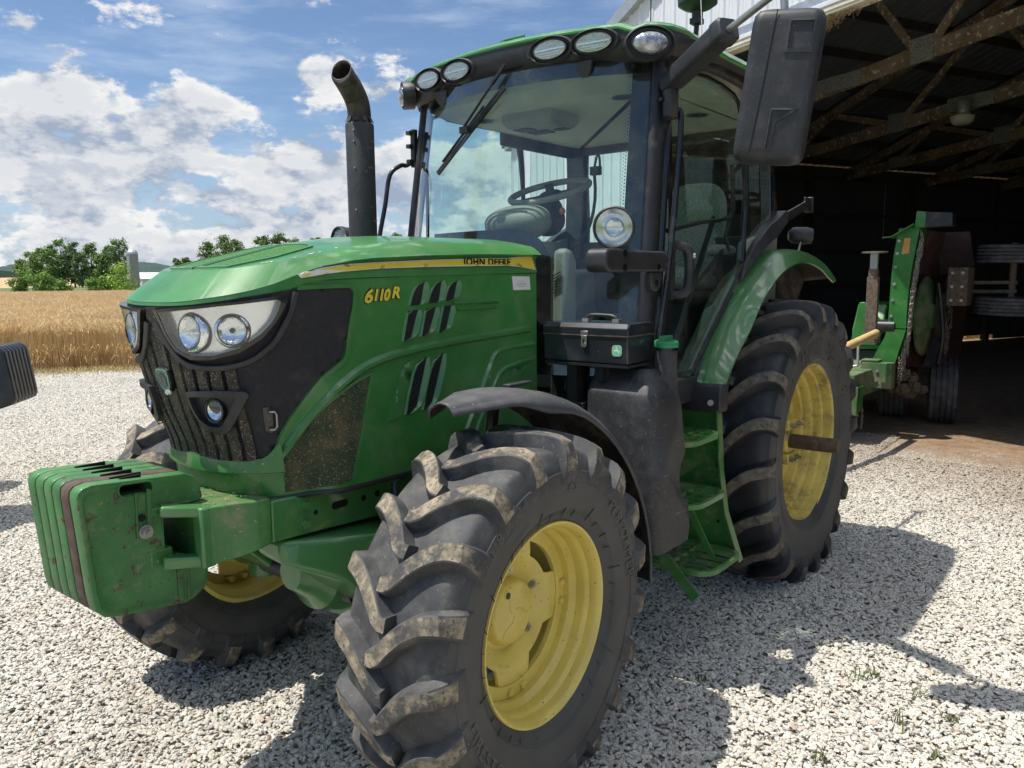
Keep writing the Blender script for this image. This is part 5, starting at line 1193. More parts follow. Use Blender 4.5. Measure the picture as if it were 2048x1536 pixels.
# ------------------------------------------------------------------ fuel tank
mb=MB()
def tr(z,xf,xr,yi,yo,r=.04):
    return [(x,y,z) for x,y in rrect(xf-xr,yo-yi,r,5,(xf+xr)/2,(yi+yo)/2)]
mb.loft([tr(.585,1.74,1.50,.66,.93,.03),tr(.60,1.785,1.485,.62,.962,.05),tr(.66,1.80,1.475,.60,.965,.055),tr(.95,1.80,1.50,.60,.955,.055),tr(1.18,1.80,1.53,.60,.945,.055),tr(1.250,1.80,1.545,.60,.937,.055),tr(1.262,1.795,1.548,.602,.932,.05),tr(1.340,1.735,1.565,.610,.885,.04),tr(1.352,1.72,1.57,.62,.870,.035)])
tank=mb.build('fuel_tank',BLACKTANK,tractor,smooth=32)
cut=MB(); cut.cyl((1.490,.78,.885),(1.490,1.1,.885),.115,n=32); co_=cut.build('cutter',BLACKTANK,None)
bo=tank.modifiers.new('notch','BOOLEAN'); bo.object=co_; bo.solver='EXACT'
dg=bpy.context.evaluated_depsgraph_get(); nm=bpy.data.meshes.new_from_object(tank.evaluated_get(dg)); tank.modifiers.clear(); tank.data=nm; bpy.data.objects.remove(co_)
mb=MB(); mb.tube([(1.605,.880,1.22),(1.610,.885,1.33),(1.612,.888,1.432)],[.060,.050,.047],28); mb.build('filler_neck',BLACKTANK,tank,smooth=50)
mb=MB(); mb.lathe([(0,.045),(0,.048),(.012,.048),(.012,.045)],n=28,org=(1.612,.888,1.425),ax=(0,0,1)); 
for k in range(28):
    a=2*PI*k/28; mb.box((1.612+.049*math.cos(a),.888+.049*math.sin(a),1.431),(.006,.004,.012),Matrix.Rotation(a,3,'Z'))
mb.build('neck_collar',BLACKG,tank)
mb=MB(); mb.lathe([(.0,.046),(.0,.050),(.006,.052),(.022,.051),(.027,.047),(.028,0)],n=36,org=(1.612,.888,1.438),ax=(.05,.05,1)); mb.prism([(1.612+x,.888+y) for x,y in ((-.044,.008),(-.02,.016),(.02,.016),(.044,.012),(.044,-.012),(.02,-.016),(-.02,-.016),(-.044,-.012))],2,1.462,1.484); mb.build('fuel_cap',GREEN_CAP,tank,smooth=35,bev=.002)
mb=MB(); mb.bx(1.55,1.80,.40,.60,.62,1.20); mb.tube([(1.55,.92,.60),(1.53,.90,.55),(1.60,.80,.56)],.03,10); mb.build('tank_carrier',BLACKM,tank,bev=.01)
mb=MB(); mb.bx(1.72,1.80,.52,.57,1.20,1.37); mb.bx(1.72,1.80,.66,.70,1.30,1.37); mb.bx(1.60,1.82,.42,.83,1.362,1.374); mb.build('toolbox_shelf',BLACKM,tank)
mb=MB(); mb.bx(1.50,1.62,.30,.62,1.00,1.32); mb.bx(1.62,1.68,.42,.50,1.22,1.27); mb.build('under_cab_frame',BLACKM,cab,bev=.01)
mb=MB(); mb.cyl((1.66,.47,1.25),(1.66,.53,1.25),.022,n=14); mb.build('linkage_pin',GALV,cab)
# ------------------------------------------------------------------ toolbox standing on its shelf
tb=empty('toolbox',(1.715,.62,1.378)); tag(tb,'black metal toolbox with hasp and small emblem, standing beside the hood','toolbox')
def tbm(mb): mb.v=[(x-1.715,y-.62,z-1.378) for x,y,z in mb.v]; return mb
mb=MB(); mb.bx(1.61,1.82,.415,.828,1.378,1.492); tbody=tbm(mb).build('box_body',TOOLB,tb,bev=.005)
mb=MB(); mb.prism([(1.607,1.490),(1.607,1.520),(1.625,1.541),(1.805,1.541),(1.823,1.520),(1.823,1.490)],1,.412,.831); lid=tbm(mb).build('box_lid',TOOLB,tb,bev=.003)
mb=MB(); mb.bx(1.8235,1.8250,.412,.831,1.488,1.493); mb.bx(1.605,1.825,.8313,.8325,1.488,1.493); tbm(mb).build('lid_edge',RUST,tb)
mb=MB(); mb.tube([(1.715,.560,1.545),(1.715,.575,1.562),(1.715,.60,1.568),(1.715,.68,1.566),(1.715,.705,1.560),(1.715,.72,1.545)],.009,10,smooth=3); hb_=tbm(mb).build('box_handle',BLACKP,tb,smooth=50)
mb=MB(); mb.box((1.715,.565,1.547),(.03,.03,.012)); mb.box((1.715,.715,1.547),(.03,.03,.012)); tbm(mb).build('handle_foot',GALV,hb_)
mb=MB(); mb.box((1.826,.625,1.497),(.005,.034,.022)); mb.box((1.828,.625,1.470),(.006,.026,.038)); mb.prism(rrect(.026,.02,.009,4,.625,1.450),0,1.825,1.832); hp=tbm(mb).build('hasp',STEEL,tb,bev=.001)
mb=MB(); mb.box((1.8325,.625,1.466),(.002,.007,.018)); tbm(mb).build('key_slot',SLOT,hp)
# emblem: a leaping deer on a pale green shield
mb=MB(); mb.prism([(.779+a,1.432+b) for a,b in rrect(.046,.046,.014,5)],0,1.8203,1.8225); em=tbm(mb).build('emblem_plate',mat('emblem_yellow_edge',(.30,.45,.20),rough=.4),tb)
mb=MB(); mb.prism([(.779+a,1.432+b) for a,b in rrect(.042,.042,.012,5)],0,1.8224,1.8229); tbm(mb).build('emblem_field',mat('emblem_pale_green',(.16,.46,.36),rough=.35),tb)
deer=[(-.015,.001),(-.010,.005),(-.004,.006),(-.001,.010),(-.003,.015),(-.005,.0175),(-.002,.0155),(.0,.018),(.001,.014),(.005,.012),(.002,.009),(.004,.004),(.009,.001),(.014,-.001),(.018,-.0055),(.016,-.006),(.012,-.003),(.007,-.003),(.010,-.008),(.013,-.013),(.011,-.0135),(.007,-.009),(.002,-.003),(-.004,-.002),(-.007,-.005),(-.011,-.008),(-.0145,-.012),(-.015,-.011),(-.012,-.007),(-.010,-.003)]
mb=MB(); mb.prism([(.779+a,1.432+b) for a,b in deer],0,1.8229,1.8234); tbm(mb).build('emblem_deer',mat('emblem_cream',(.62,.62,.42),rough=.4),tb)
# ------------------------------------------------------------------ steps
lad=empty('step_ladder',(1.25,.85,.40),tractor)
def lm_(mb): mb.v=[(x-1.25,y-.85,z-.40) for x,y,z in mb.v]; return mb
mb=MB(); 
pan=[[(1.045,.60,1.10),(1.050,.895,1.10)],[(1.02,.60,.75),(1.03,.905,.80)],[(1.01,.62,.60),(1.02,.93,.60)],[(.985,.66,.375),(.985,.995,.360)]]
rings=[]
for a,b in pan: rings.append([(a[0],a[1],a[2]),(b[0],b[1],b[2]),(b[0]+.055,b[1]+.004,b[2]),(b[0]+.055,b[1]-.004,b[2]),(b[0]+.008,b[1]-.008,b[2]),(a[0]+.008,a[1],a[2])])
mb.loft(rings); lm_(mb).build('step_side_panel',GREEN_DUSTY,lad,smooth=25)
mb=MB(); mb.box((1.072,.875,.985),(.003,.02,.003)); [mb.box((1.083,y,z),(.004,.014,.014)) for y,z in ((.893,.83),(.905,.56))]; lm_(mb).build('panel_holes',SLOT,lad)
for z,x0,x1,yo in ((1.0,1.07,1.45,.925),(.72,1.05,1.45,.955),(.42,1.02,1.42,1.02)):
    mb=MB(); yi=.66
    out=[(x0,yi),(x0,yo-.10),(x0+.02,yo-.04),(x0+.07,yo-.005),(x0+.14,yo),(x1-.14,yo),(x1-.07,yo-.005),(x1-.02,yo-.04),(x1,yo-.10),(x1,yi)]
    q=smoothpath(out,3); cx=(x0+x1)/2; inn=[(cx+(x-cx)*.91,min(y,yo-.012) if y<yo-.05 else y-.018) for x,y in q]
    mb.loft([[(x,y,z-.022) for x,y in q],[(x,y,z) for x,y in q],[(x,y,z) for x,y in inn],[(x,y,z-.022) for x,y in inn]],False,False)
    for k in range(1,5): 
        xx=x0+(x1-x0)*k/5; mb.bx(xx-.004,xx+.004,yi,yo-.01,z-.020,z-.002)
    mb.bx(x0,x1,.79,.798,z-.020,z-.003); mb.bx(x0,x1,yi-.004,yi+.004,z-.022,z)
    # serrated tread edge
    n=26
    for k in range(n): xx=x0+.03+(x1-x0-.06)*k/(n-1); mb.bx(xx-.003,xx+.003,.700,.704,z-.001,z+.005); mb.bx(xx-.003,xx+.003,.86,.864,z-.001,z+.005)
    lm_(mb).build('step',GREEN_DUSTY,lad,smooth=35)
mb=MB(); mb.bar((1.42,.70,.56),(1.43,.96,.30),.05,.008,up=(1,0,0)); mb.bar((1.42,.70,.98),(1.42,.80,.42),.05,.008,up=(1,0,0)); mb.bar((1.30,.84,.70),(1.20,.93,.42),.03,.006,up=(1,0,0)); lm_(mb).build('step_hanger',GREEN_DUSTY,lad)
# ------------------------------------------------------------------ rear fenders
LIP=[(1.075,.895,1.12),(1.03,.897,1.20),(.90,.90,1.34),(.747,.90,1.455),(.619,.90,1.575),(.50,.90,1.655),(.33,.90,1.740),(.112,.90,1.796),(-.096,.90,1.806),(-.326,.90,1.772),(-.50,.90,1.715),(-.60,.90,1.685)]
CRO=[(1.08,.745,1.12),(1.045,.735,1.20),(.92,.735,1.365),(.768,.75,1.505),(.60,.75,1.645),(.40,.75,1.757),(.199,.77,1.855),(.01,.78,1.876),(-.17,.79,1.874),(-.34,.81,1.855),(-.50,.85,1.80),(-.60,.885,1.710)]
INN=[(1.08,.72,1.10),(1.05,.72,1.18),(.93,.72,1.34),(.78,.73,1.49),(.62,.73,1.62),(.42,.73,1.74),(.20,.72,1.84),(.0,.62,1.860),(-.20,.52,1.845),(-.38,.54,1.82),(-.56,.58,1.77),(-.66,.64,1.685)]
for sg in (1,-1):
    cols_=[]
    L3=lambda A:[Vector((x,y,z)) for x,y,z in A]
    def sm3(A,k=3):
        P=L3(A);Q=[]
        for i in range(len(P)-1):
            p0=P[max(i-1,0)];p1=P[i];p2=P[i+1];p3=P[min(i+2,len(P)-1)]
            for j in range(k):
                t=j/k; Q.append(.5*((2*p1)+(p2-p0)*t+(2*p0-5*p1+4*p2-p3)*t*t+(3*p1-p0-3*p2+p3)*t**3))
        Q.append(P[-1]); return Q
    l,c,i_=sm3(LIP),sm3(CRO),sm3(INN)
    rows=[]
    for a,b,d in zip(l,c,i_):
        m1=a.lerp(b,.30); m1=m1+(b-a).cross(Vector((0,1,0))).normalized()*0
        bul=Vector(((a.x+b.x)/2,0,(a.z+b.z)/2)); cen=Vector((0,0,.76)); out=(Vector((bul.x,0,bul.z))-cen).normalized()
        th=(a-b).length
        row=[d,d.lerp(b,.5)+out*.004,b+out*.0,b.lerp(a,.25)+out*.012*min(1,th/.15)+Vector((0,.008,0)),b.lerp(a,.55)+out*.012*min(1,th/.15)+Vector((0,.012,0)),b.lerp(a,.85)+Vector((0,.008,0)),a,a-out*.010-Vector((0,.002,0)),a-out*.012-Vector((0,.012,0))]
        rows.append([(v.x,sg*v.y,v.z) for v in row])
    mb=MB(); mb.loft(rows,False,False); rf=mb.build('rear_fender',GREEN,tractor,smooth=50); rf.data.materials.append(FENDIN)
    so_=rf.modifiers.new('wall','SOLIDIFY'); so_.thickness=.008; so_.offset=-1 if sg>0 else 1; so_.material_offset=1; so_.material_offset_rim=0
    # black rubber joint below the green arch
    mb=MB(); rings=[]
    for (x,y0,y1,z) in ((1.10,.62,.905,1.085),(1.105,.62,.910,1.10),(1.10,.62,.908,1.17),(1.075,.62,.903,1.215)): rings.append([(x,sg*y0,z),(x,sg*y1,z),(x-.09,sg*y1,z-.0),(x-.09,sg*y0,z)])
    mb.loft(rings); jf=mb.build('fender_joint',BLACKP,rf,bev=.008)
    mb=MB(); mb.cyl((1.10,sg*.862,1.135),(1.115,sg*.865,1.135),.014,n=18); mb.build('joint_rivet',GALV,rf)
    # black sealing strip between the fender and the glass
    mb=MB(); mb.tube([(1.03,sg*.735,1.24),(.80,sg*.745,1.46),(.60,sg*.748,1.63)],.018,10,smooth=3); 
    mb.loft([[(x+w_*.5,sg*(.775),z+.01),(x+w_*.5,sg*.72,z+.03),(x-w_*.5,sg*.70,z+h_),(x-w_*.5,sg*.755,z+h_)] for x,z,w_,h_ in ((.52,1.69,.06,.09),(.36,1.79,.08,.12),(.16,1.885,.08,.13),(.03,1.93,.08,.13),(-.06,1.98,.08,.12),(-.12,2.02,.05,.08))]); mb.build('cab_fender_seal',BLACKP,rf,bev=.006)
    # inner wall towards the cab
    mb=MB(); mb.prism([(1.08,1.10),(1.05,1.20),(.93,1.34),(.62,1.62),(.42,1.74),(.2,1.83),(-.2,1.845),(-.56,1.77),(-.66,1.68),(-.5,1.50),(.2,1.35),(.7,1.05)],1,sg*.665,sg*.685); mb.build('fender_inner_wall',FENDIN,rf)
# rear lamp on a stalk, coupling arm, transmission mass
mb=MB(); mb.tube([(-.32,.76,1.86),(-.33,.77,1.93)],.008,8); lm0=mb.build('lamp_stalk',STEEL,tractor)
mb=MB(); mb.lathe([(-.075,0),(-.07,.030),(-.045,.048),(.03,.052),(.065,.046),(.072,.030),(.072,0)],n=28,org=(-.35,.76,1.965),ax=(-.55,.80,-.05)); mb.build('rear_marker_lamp',BLACKP,lm0,smooth=45)
mb=MB(); mb.prism([(-.15,2.02),(-.10,1.93),(-.95,2.17),(-1.0,2.16),(-1.0,2.245),(-.90,2.245),(-.90,2.215)],1,.585,.60); mb.bx(-1.01,-.985,.56,.62,2.15,2.25); mb.build('lamp_arm',BLACKM,tractor,bev=.004)
mb=MB(); mb.tube([(0,-.75,.765),(0,-.3,.765),(0,.3,.765),(0,.72,.765)],[.13,.17,.17,.13],24); mb.bx(-.45,1.6,-.26,.26,.58,1.15); mb.bx(-.40,.35,-.20,.20,1.15,1.50); mb.build('transmission',GREEN,tractor,bev=.02)
mb=MB()
for sg in (1,-1):
    mb.bar((-.30,sg*.38,.60),(-1.05,sg*.42,.62),.05,.07); mb.bar((-.35,sg*.22,1.30),(-.75,sg*.30,1.45),.06,.06); mb.bar((-.75,sg*.30,1.45),(-.90,sg*.41,.66),.025,.025)
mb.bar((-.35,0,1.15),(-1.15,0,1.25),.05,.05); mb.build('three_point_hitch',BLACKM,tractor,bev=.006)
mb=MB(); mb.prism([(-.30,1.60),(-.30,1.72),(-.45,1.74),(-.60,1.58),(-.60,1.44)],1,.44,.50); mb.build('rear_valve_block',BLACKP,tractor,bev=.01)
mb=MB(); mb.prism([(-.30,1.60),(-.42,1.78),(-.52,1.78),(-.62,1.60)],1,.30,.34); mb.bar((-.2,.50,1.73),(-.62,.58,1.68),.04,.02); mb.build('hitch_top_bracket',GREEN,tractor,bev=.004)
# ------------------------------------------------------------------ ground
def plane(name,x0,x1,y0,y1,z,m,kind='structure',nx=1,ny=1,zf=None):
    mb=MB(); vs=[];fs=[]
    for i in range(nx+1):
        for j in range(ny+1):
            x=x0+(x1-x0)*i/nx;y=y0+(y1-y0)*j/ny; vs.append((x,y,z+(zf(x,y) if zf else 0)))
    for i in range(nx):
        for j in range(ny): a=i*(ny+1)+j; fs.append((a,a+ny+1,a+ny+2,a+1))
    mb.add(vs,fs); o=mb.build(name,m,None,smooth=0,fix=False); tag(o,kind=kind); return o
def groundmat():
    m=bpy.data.materials.new('gravel_ground'); m.use_nodes=True; nt=m.node_tree; nt.nodes.clear(); T=NT(nt)
    out=T.n('ShaderNodeOutputMaterial'); b=T.n('ShaderNodeBsdfPrincipled'); T.L.new(b.outputs[0],out.inputs[0]); b.inputs['Roughness'].default_value=.95
    co=T.n('ShaderNodeTexCoord').outputs['Object']
    vo=T.n('ShaderNodeTexVoronoi'); vo.inputs['Scale'].default_value=48; T.L.new(co,vo.inputs['Vector'])
    sp=T.n('ShaderNodeSeparateColor'); T.L.new(vo.outputs['Color'],sp.inputs[0])
    st=T.mix(sp.outputs[0],(.38,.37,.34),(.74,.71,.61)); st=T.mix(T.ss(sp.outputs[1],.86,.9),st,(.36,.28,.2))
    gap=T.ss(vo.outputs['Distance'],.30,.70); c=T.mix(gap,st,(.20,.18,.145))
    c=T.mix(T.math('MULTIPLY',T.ss(T.noise(co,1.1,6,.6),.45,.75),.22),c,(.36,.30,.22))
    # towards the shed the stones give way to packed dirt
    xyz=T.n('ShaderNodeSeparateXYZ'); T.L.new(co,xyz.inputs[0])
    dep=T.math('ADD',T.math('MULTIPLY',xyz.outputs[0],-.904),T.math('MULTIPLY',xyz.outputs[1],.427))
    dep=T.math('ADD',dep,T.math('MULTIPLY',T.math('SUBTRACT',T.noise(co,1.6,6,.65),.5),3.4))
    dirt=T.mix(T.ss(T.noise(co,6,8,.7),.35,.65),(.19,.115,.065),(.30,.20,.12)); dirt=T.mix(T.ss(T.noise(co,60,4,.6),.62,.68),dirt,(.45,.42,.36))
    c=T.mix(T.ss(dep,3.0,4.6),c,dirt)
    T.L.new(c,b.inputs['Base Color'])
    bp=T.n('ShaderNodeBump',inp={'Strength':.9,'Distance':.012,'Height':vo.outputs['Distance']}); bp.invert=True; T.L.new(bp.outputs[0],b.inputs['Normal'])
    return m
def fieldmat():
    m=bpy.data.materials.new('far_fields'); m.use_nodes=True; nt=m.node_tree; nt.nodes.clear(); T=NT(nt)
    out=T.n('ShaderNodeOutputMaterial'); b=T.n('ShaderNodeBsdfPrincipled'); T.L.new(b.outputs[0],out.inputs[0]); b.inputs['Roughness'].default_value=1
    co=T.n('ShaderNodeTexCoord').outputs['Object']
    xyz=T.n('ShaderNodeSeparateXYZ'); T.L.new(co,xyz.inputs[0])
    d=T.math('ADD',T.math('MULTIPLY',xyz.outputs[0],-.6),T.math('MULTIPLY',xyz.outputs[1],-.8))
    g=T.mix(T.ss(T.noise(co,.08,6,.6),.4,.6),(.085,.11,.03),(.17,.17,.06))
    wt=T.mix(T.ss(T.noise(co,.02,4,.6),.4,.6),(.42,.29,.13),(.50,.36,.18))
    c=T.mix(T.ss(T.math('ADD',d,T.math('MULTIPLY',T.noise(co,.01,3,.5),60)),330,345),g,wt)
    T.L.new(c,b.inputs['Base Color']); return m
GND=groundmat()
plane('ground',-4500,400,-4500,400,-.035,fieldmat(),nx=1,ny=1)
plane('gravel_yard',-25,14,-14.4,22,0.0-.012,GND)
# crushed stone: one square metre of loose stones, repeated over the yard with its own geometry nodes
def gravel():
    rnd=np.random.RandomState(5); NS=7000; Tn=1.0
    ico=bmesh.new(); bmesh.ops.create_icosphere(ico,subdivisions=1,radius=1); iv=np.array([v.co[:] for v in ico.verts]); iff=np.array([[v.index for v in f.verts] for f in ico.faces]); ico.free()
    nv=len(iv)
    V=np.empty((NS,nv,3)); colr=np.empty((NS,3))
    for k in range(NS):
        s=min(.015,max(.0045,rnd.lognormal(math.log(.0076),.33)))
        jit=iv*(1+rnd.uniform(-.38,.30,(nv,1))); sc3=np.array([s*rnd.uniform(.95,1.5),s*rnd.uniform(.75,1.1),s*rnd.uniform(.38,.70)])
        q=jit*sc3; 
        a,b,c=rnd.uniform(0,2*PI),rnd.normal(0,.34),rnd.normal(0,.34)
        Rm=np.array(Matrix.Rotation(a,3,'Z')@Matrix.Rotation(b,3,'X')@Matrix.Rotation(c,3,'Y'))
        q=q@Rm.T; V[k]=q+np.array([rnd.uniform(-.5,.5),rnd.uniform(-.5,.5),s*rnd.uniform(-.2,.5)])
        g=rnd.beta(3.4,2.2)*.44+.32; hue=rnd.rand()
        if hue<.55: colr[k]=(g,g*.955,g*.85)
        elif hue<.80: colr[k]=(g*.82,g*.81,g*.77)
        elif hue<.97: colr[k]=(g,g*.90,g*.74)
        else: colr[k]=(g*.85,g*.55,g*.38)
    F=(iff[None]+np.arange(NS)[:,None,None]*nv).reshape(-1,3)
    me=bpy.data.meshes.new('gravel'); me.vertices.add(NS*nv); me.vertices.foreach_set('co',V.reshape(-1)); 
    nf=len(F); me.loops.add(nf*3); me.loops.foreach_set('vertex_index',F.reshape(-1)); me.polygons.add(nf); me.polygons.foreach_set('loop_start',np.arange(nf)*3); me.polygons.foreach_set('loop_total',np.full(nf,3))
    me.update(calc_edges=True); me.shade_flat()
    at=me.attributes.new('stone_colour','FLOAT_COLOR','POINT'); c4=np.concatenate([np.repeat(colr,nv,axis=0),np.ones((NS*nv,1))],1); at.data.foreach_set('color',c4.reshape(-1).astype(np.float32))
    m=bpy.data.materials.new('crushed_stone'); m.use_nodes=True; nt=m.node_tree; nt.nodes.clear(); T=NT(nt)
    out=T.n('ShaderNodeOutputMaterial'); b=T.n('ShaderNodeBsdfPrincipled'); T.L.new(b.outputs[0],out.inputs[0]); b.inputs['Roughness'].default_value=.85
    an=T.n('ShaderNodeAttribute'); an.attribute_name='stone_colour'; co=T.n('ShaderNodeNewGeometry').outputs['Position']
    c=T.mix(.45,an.outputs[0],T.mix(T.ss(T.noise(co,260,4,.6),.35,.65),(.36,.335,.285),(.70,.66,.565)))
    c=T.mix(T.math('MULTIPLY',T.ss(T.noise(co,.9,5,.6),.48,.75),.30),c,(.34,.285,.21))
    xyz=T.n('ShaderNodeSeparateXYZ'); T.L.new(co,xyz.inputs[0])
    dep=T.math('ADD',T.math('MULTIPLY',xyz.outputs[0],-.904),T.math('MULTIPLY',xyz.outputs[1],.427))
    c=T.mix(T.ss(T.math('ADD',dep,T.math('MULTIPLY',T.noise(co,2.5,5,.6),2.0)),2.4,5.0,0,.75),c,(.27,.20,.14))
    T.L.new(c,b.inputs['Base Color']); me.materials.append(m)
    o=bpy.data.objects.new('gravel',me); COL.objects.link(o); tag(o,kind='stuff')
    ng=bpy.data.node_groups.new('spread_stones','GeometryNodeTree'); ng.interface.new_socket('Geometry',in_out='INPUT',socket_type='NodeSocketGeometry'); ng.interface.new_socket('Geometry',in_out='OUTPUT',socket_type='NodeSocketGeometry')
    N=ng.nodes; Lk=ng.links; gi=N.new('NodeGroupInput'); go=N.new('NodeGroupOutput')
    gr=N.new('GeometryNodeMeshGrid'); GX,GY=26,34; gr.inputs['Size X'].default_value=GX; gr.inputs['Size Y'].default_value=GY; gr.inputs['Vertices X'].default_value=GX+1; gr.inputs['Vertices Y'].default_value=GY+1
    tr=N.new('GeometryNodeTransform'); tr.inputs['Translation'].default_value=(-6,2,0); Lk.new(gr.outputs[0],tr.inputs[0])
    pos=N.new('GeometryNodeInputPosition'); 
    def mth(op,a,b=0.0):
        q=N.new('ShaderNodeMath'); q.operation=op
        for i,v in enumerate((a,b)):
            if hasattr(v,'is_output'): Lk.new(v,q.inputs[i])
            else: q.inputs[i].default_value=v
        return q.outputs[0]
    sx=N.new('ShaderNodeSeparateXYZ'); Lk.new(pos.outputs[0],sx.inputs[0])
    dep=mth('ADD',mth('MULTIPLY',sx.outputs[0],-.904),mth('MULTIPLY',sx.outputs[1],.427))
    edge=mth('ADD',mth('MULTIPLY',sx.outputs[0],-.6),mth('MULTIPLY',sx.outputs[1],-.8))
    s1=mth('LESS_THAN',dep,4.0); s2=mth('LESS_THAN',edge,11.9); sel=mth('MULTIPLY',s1,s2)
    iop=N.new('GeometryNodeInstanceOnPoints'); Lk.new(tr.outputs[0],iop.inputs['Points']); Lk.new(gi.outputs[0],iop.inputs['Instance']); Lk.new(sel,iop.inputs['Selection'])
    rv=N.new('FunctionNodeRandomValue'); rv.data_type='INT'; rv.inputs[4].default_value=0; rv.inputs[5].default_value=3
    an_=mth('MULTIPLY',rv.outputs[2],PI/2); cx=N.new('ShaderNodeCombineXYZ'); Lk.new(an_,cx.inputs[2]); Lk.new(cx.outputs[0],iop.inputs['Rotation'])
    Lk.new(iop.outputs[0],go.inputs[0]); md=o.modifiers.new('spread','NODES'); md.node_group=ng
gravel()
# ------------------------------------------------------------------ shed
def BW(d,w_,z): return (-.904*d-.427*w_,.427*d-.904*w_,z)
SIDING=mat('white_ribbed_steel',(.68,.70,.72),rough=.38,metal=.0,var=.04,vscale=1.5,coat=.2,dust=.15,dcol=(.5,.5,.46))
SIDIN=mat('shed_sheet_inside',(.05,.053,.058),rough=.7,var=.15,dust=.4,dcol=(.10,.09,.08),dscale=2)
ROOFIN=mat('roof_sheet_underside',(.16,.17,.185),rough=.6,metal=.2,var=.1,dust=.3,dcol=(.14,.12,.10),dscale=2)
TRIMG=mat('grey_trim',(.28,.32,.34),rough=.4,coat=.3)
TRIMC=mat('cream_track',(.60,.56,.44),rough=.5,dust=.5,dcol=(.35,.29,.18),dscale=5)
WOOD=mat('old_truss_wood',(.14,.098,.066),rough=.9,var=.3,vscale=3,base2=(.21,.155,.11),dust=.9,dcol=(.50,.44,.33),dscale=16,dthr=(.55,.64),bump=.5,bscale=60)
WOODD=mat('old_post_wood',(.040,.034,.029),rough=.9,var=.3)
PLATE=mat('toothed_plate',(.30,.31,.30),rough=.55,metal=.6,var=.25,vscale=40,specks=((.03,.03,.03),90,.60))
shed=empty('machine_shed',BW(3.38,4.8,0)); tag(shed,'long white ribbed-steel machine shed with a wide open front and wooden trusses inside','shed')
so0=Vector(BW(3.38,4.8,0))
def sb(mb): mb.v=[tuple(Vector(p_)-so0) for p_ in mb.v]; return mb
WL,WR,RID=8.97,-10.97,-1.0
def zr(w_): return 4.12+.33*((WL-w_) if w_>RID else (w_-WR))
def ribbed(mb,w0,w1,d,zf0,zf1,out=-1,pitch=.229):
    ws_=[];x=w0; sgn=-1 if w1<w0 else 1; n=int(abs(w1-w0)/pitch)
    for k in range(n+1):
        b=w0+sgn*k*pitch
        for o,h in ((0,0),(.018,.018),(.040,.018),(.058,0),(.10,0),(.106,.004),(.114,.004),(.12,0),(.155,0),(.161,.004),(.169,.004),(.175,0)):
            q=b+sgn*o
            if (q-w1)*sgn<=0: ws_.append((q,h))
    A=[BW(d+out*h,q,zf0(q)) for q,h in ws_]; B=[BW(d+out*h,q,zf1(q)) for q,h in ws_]
    mb.loft([A,B],False,False)
mb=MB(); ribbed(mb,WL,4.80,3.38,lambda q:.0,lambda q:zr(q)-.02); ribbed(mb,4.80,WR,3.38,lambda q:4.50,lambda q:zr(q)-.02); 
fwall=sb(mb).build('front_wall',SIDING,shed,smooth=0)
mb=MB()
def bb(mb,d0,d1,w0,w1,z0,z1,mi=0):
    vs=[BW(d,w_,z) for d in(d0,d1) for w_ in(w0,w1) for z in(z0,z1)]
    mb.add(vs,[(0,1,3,2),(4,6,7,5),(0,4,5,1),(2,3,7,6),(0,2,6,4),(1,5,7,3)],mi); return mb
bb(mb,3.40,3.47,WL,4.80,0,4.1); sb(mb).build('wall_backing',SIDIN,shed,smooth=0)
mb=MB(); bb(mb,3.36,3.44,4.95,WR,4.385,4.50); sb(mb).build('header_flashing',GALV,shed,bev=.006)
mb=MB(); bb(mb,3.30,3.40,4.98,WR,4.335,4.385); sb(mb).build('header_trim',SIDING,shed,bev=.008)
mb=MB(); bb(mb,3.31,3.46,4.98,WR,4.255,4.333); bb(mb,3.30,3.33,4.98,WR,4.285,4.295); sb(mb).build('door_track',TRIMC,shed,bev=.01)
mb=MB(); bb(mb,3.345,3.47,4.86,4.74,0,4.25); sb(mb).build('door_jamb',TRIMG,shed,bev=.004)
for (a,b) in ((WL+.10,RID),(RID,WR-.10)):
    mb=MB(); vs=[]
    for d in (3.28,3.40):
        for q in (a,b):
            z=4.12+.33*((WL-q) if a>0 else (q-WR)); vs+= [BW(d,q,z-.10),BW(d,q,z+.07)]
    mb.add(vs,[(0,1,3,2),(4,6,7,5),(0,4,5,1),(2,3,7,6),(0,2,6,4),(1,5,7,3)]); sb(mb).build('rake_trim',TRIMG,shed)
    mb=MB(); vs=[]
    for d in (3.29,25.1):
        for q in (a+(.15 if a>0 else 0),b-(.15 if a<0 else 0)):
            z=4.12+.33*((WL-q) if a>0 else (q-WR)); vs+= [BW(d,q,z+.02),BW(d,q,z+.055)]
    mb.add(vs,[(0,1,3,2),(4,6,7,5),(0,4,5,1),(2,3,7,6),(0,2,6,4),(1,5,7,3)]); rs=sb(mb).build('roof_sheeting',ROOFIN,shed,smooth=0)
    mb=MB()
    for k in range(94):
        d=3.5+k*.229; z0=4.12+.33*((WL-a) if a>0 else (a-WR)); z1=4.12+.33*((WL-b) if a>0 else (b-WR))
        mb.bar(BW(d,a,z0+.012),BW(d,b,z1+.012),.022,.018)
    sb(mb).build('roof_ribs',ROOFIN,rs,smooth=0)
# purlins
for q in np.arange(WL-.3,WR+.3,-.82):
    mb=MB(); mb.bar(BW(3.5,q,zr(q)-.065),BW(25,q,zr(q)-.065),.045,.12); sb(mb).build('purlin',WOODD,shed,smooth=0)
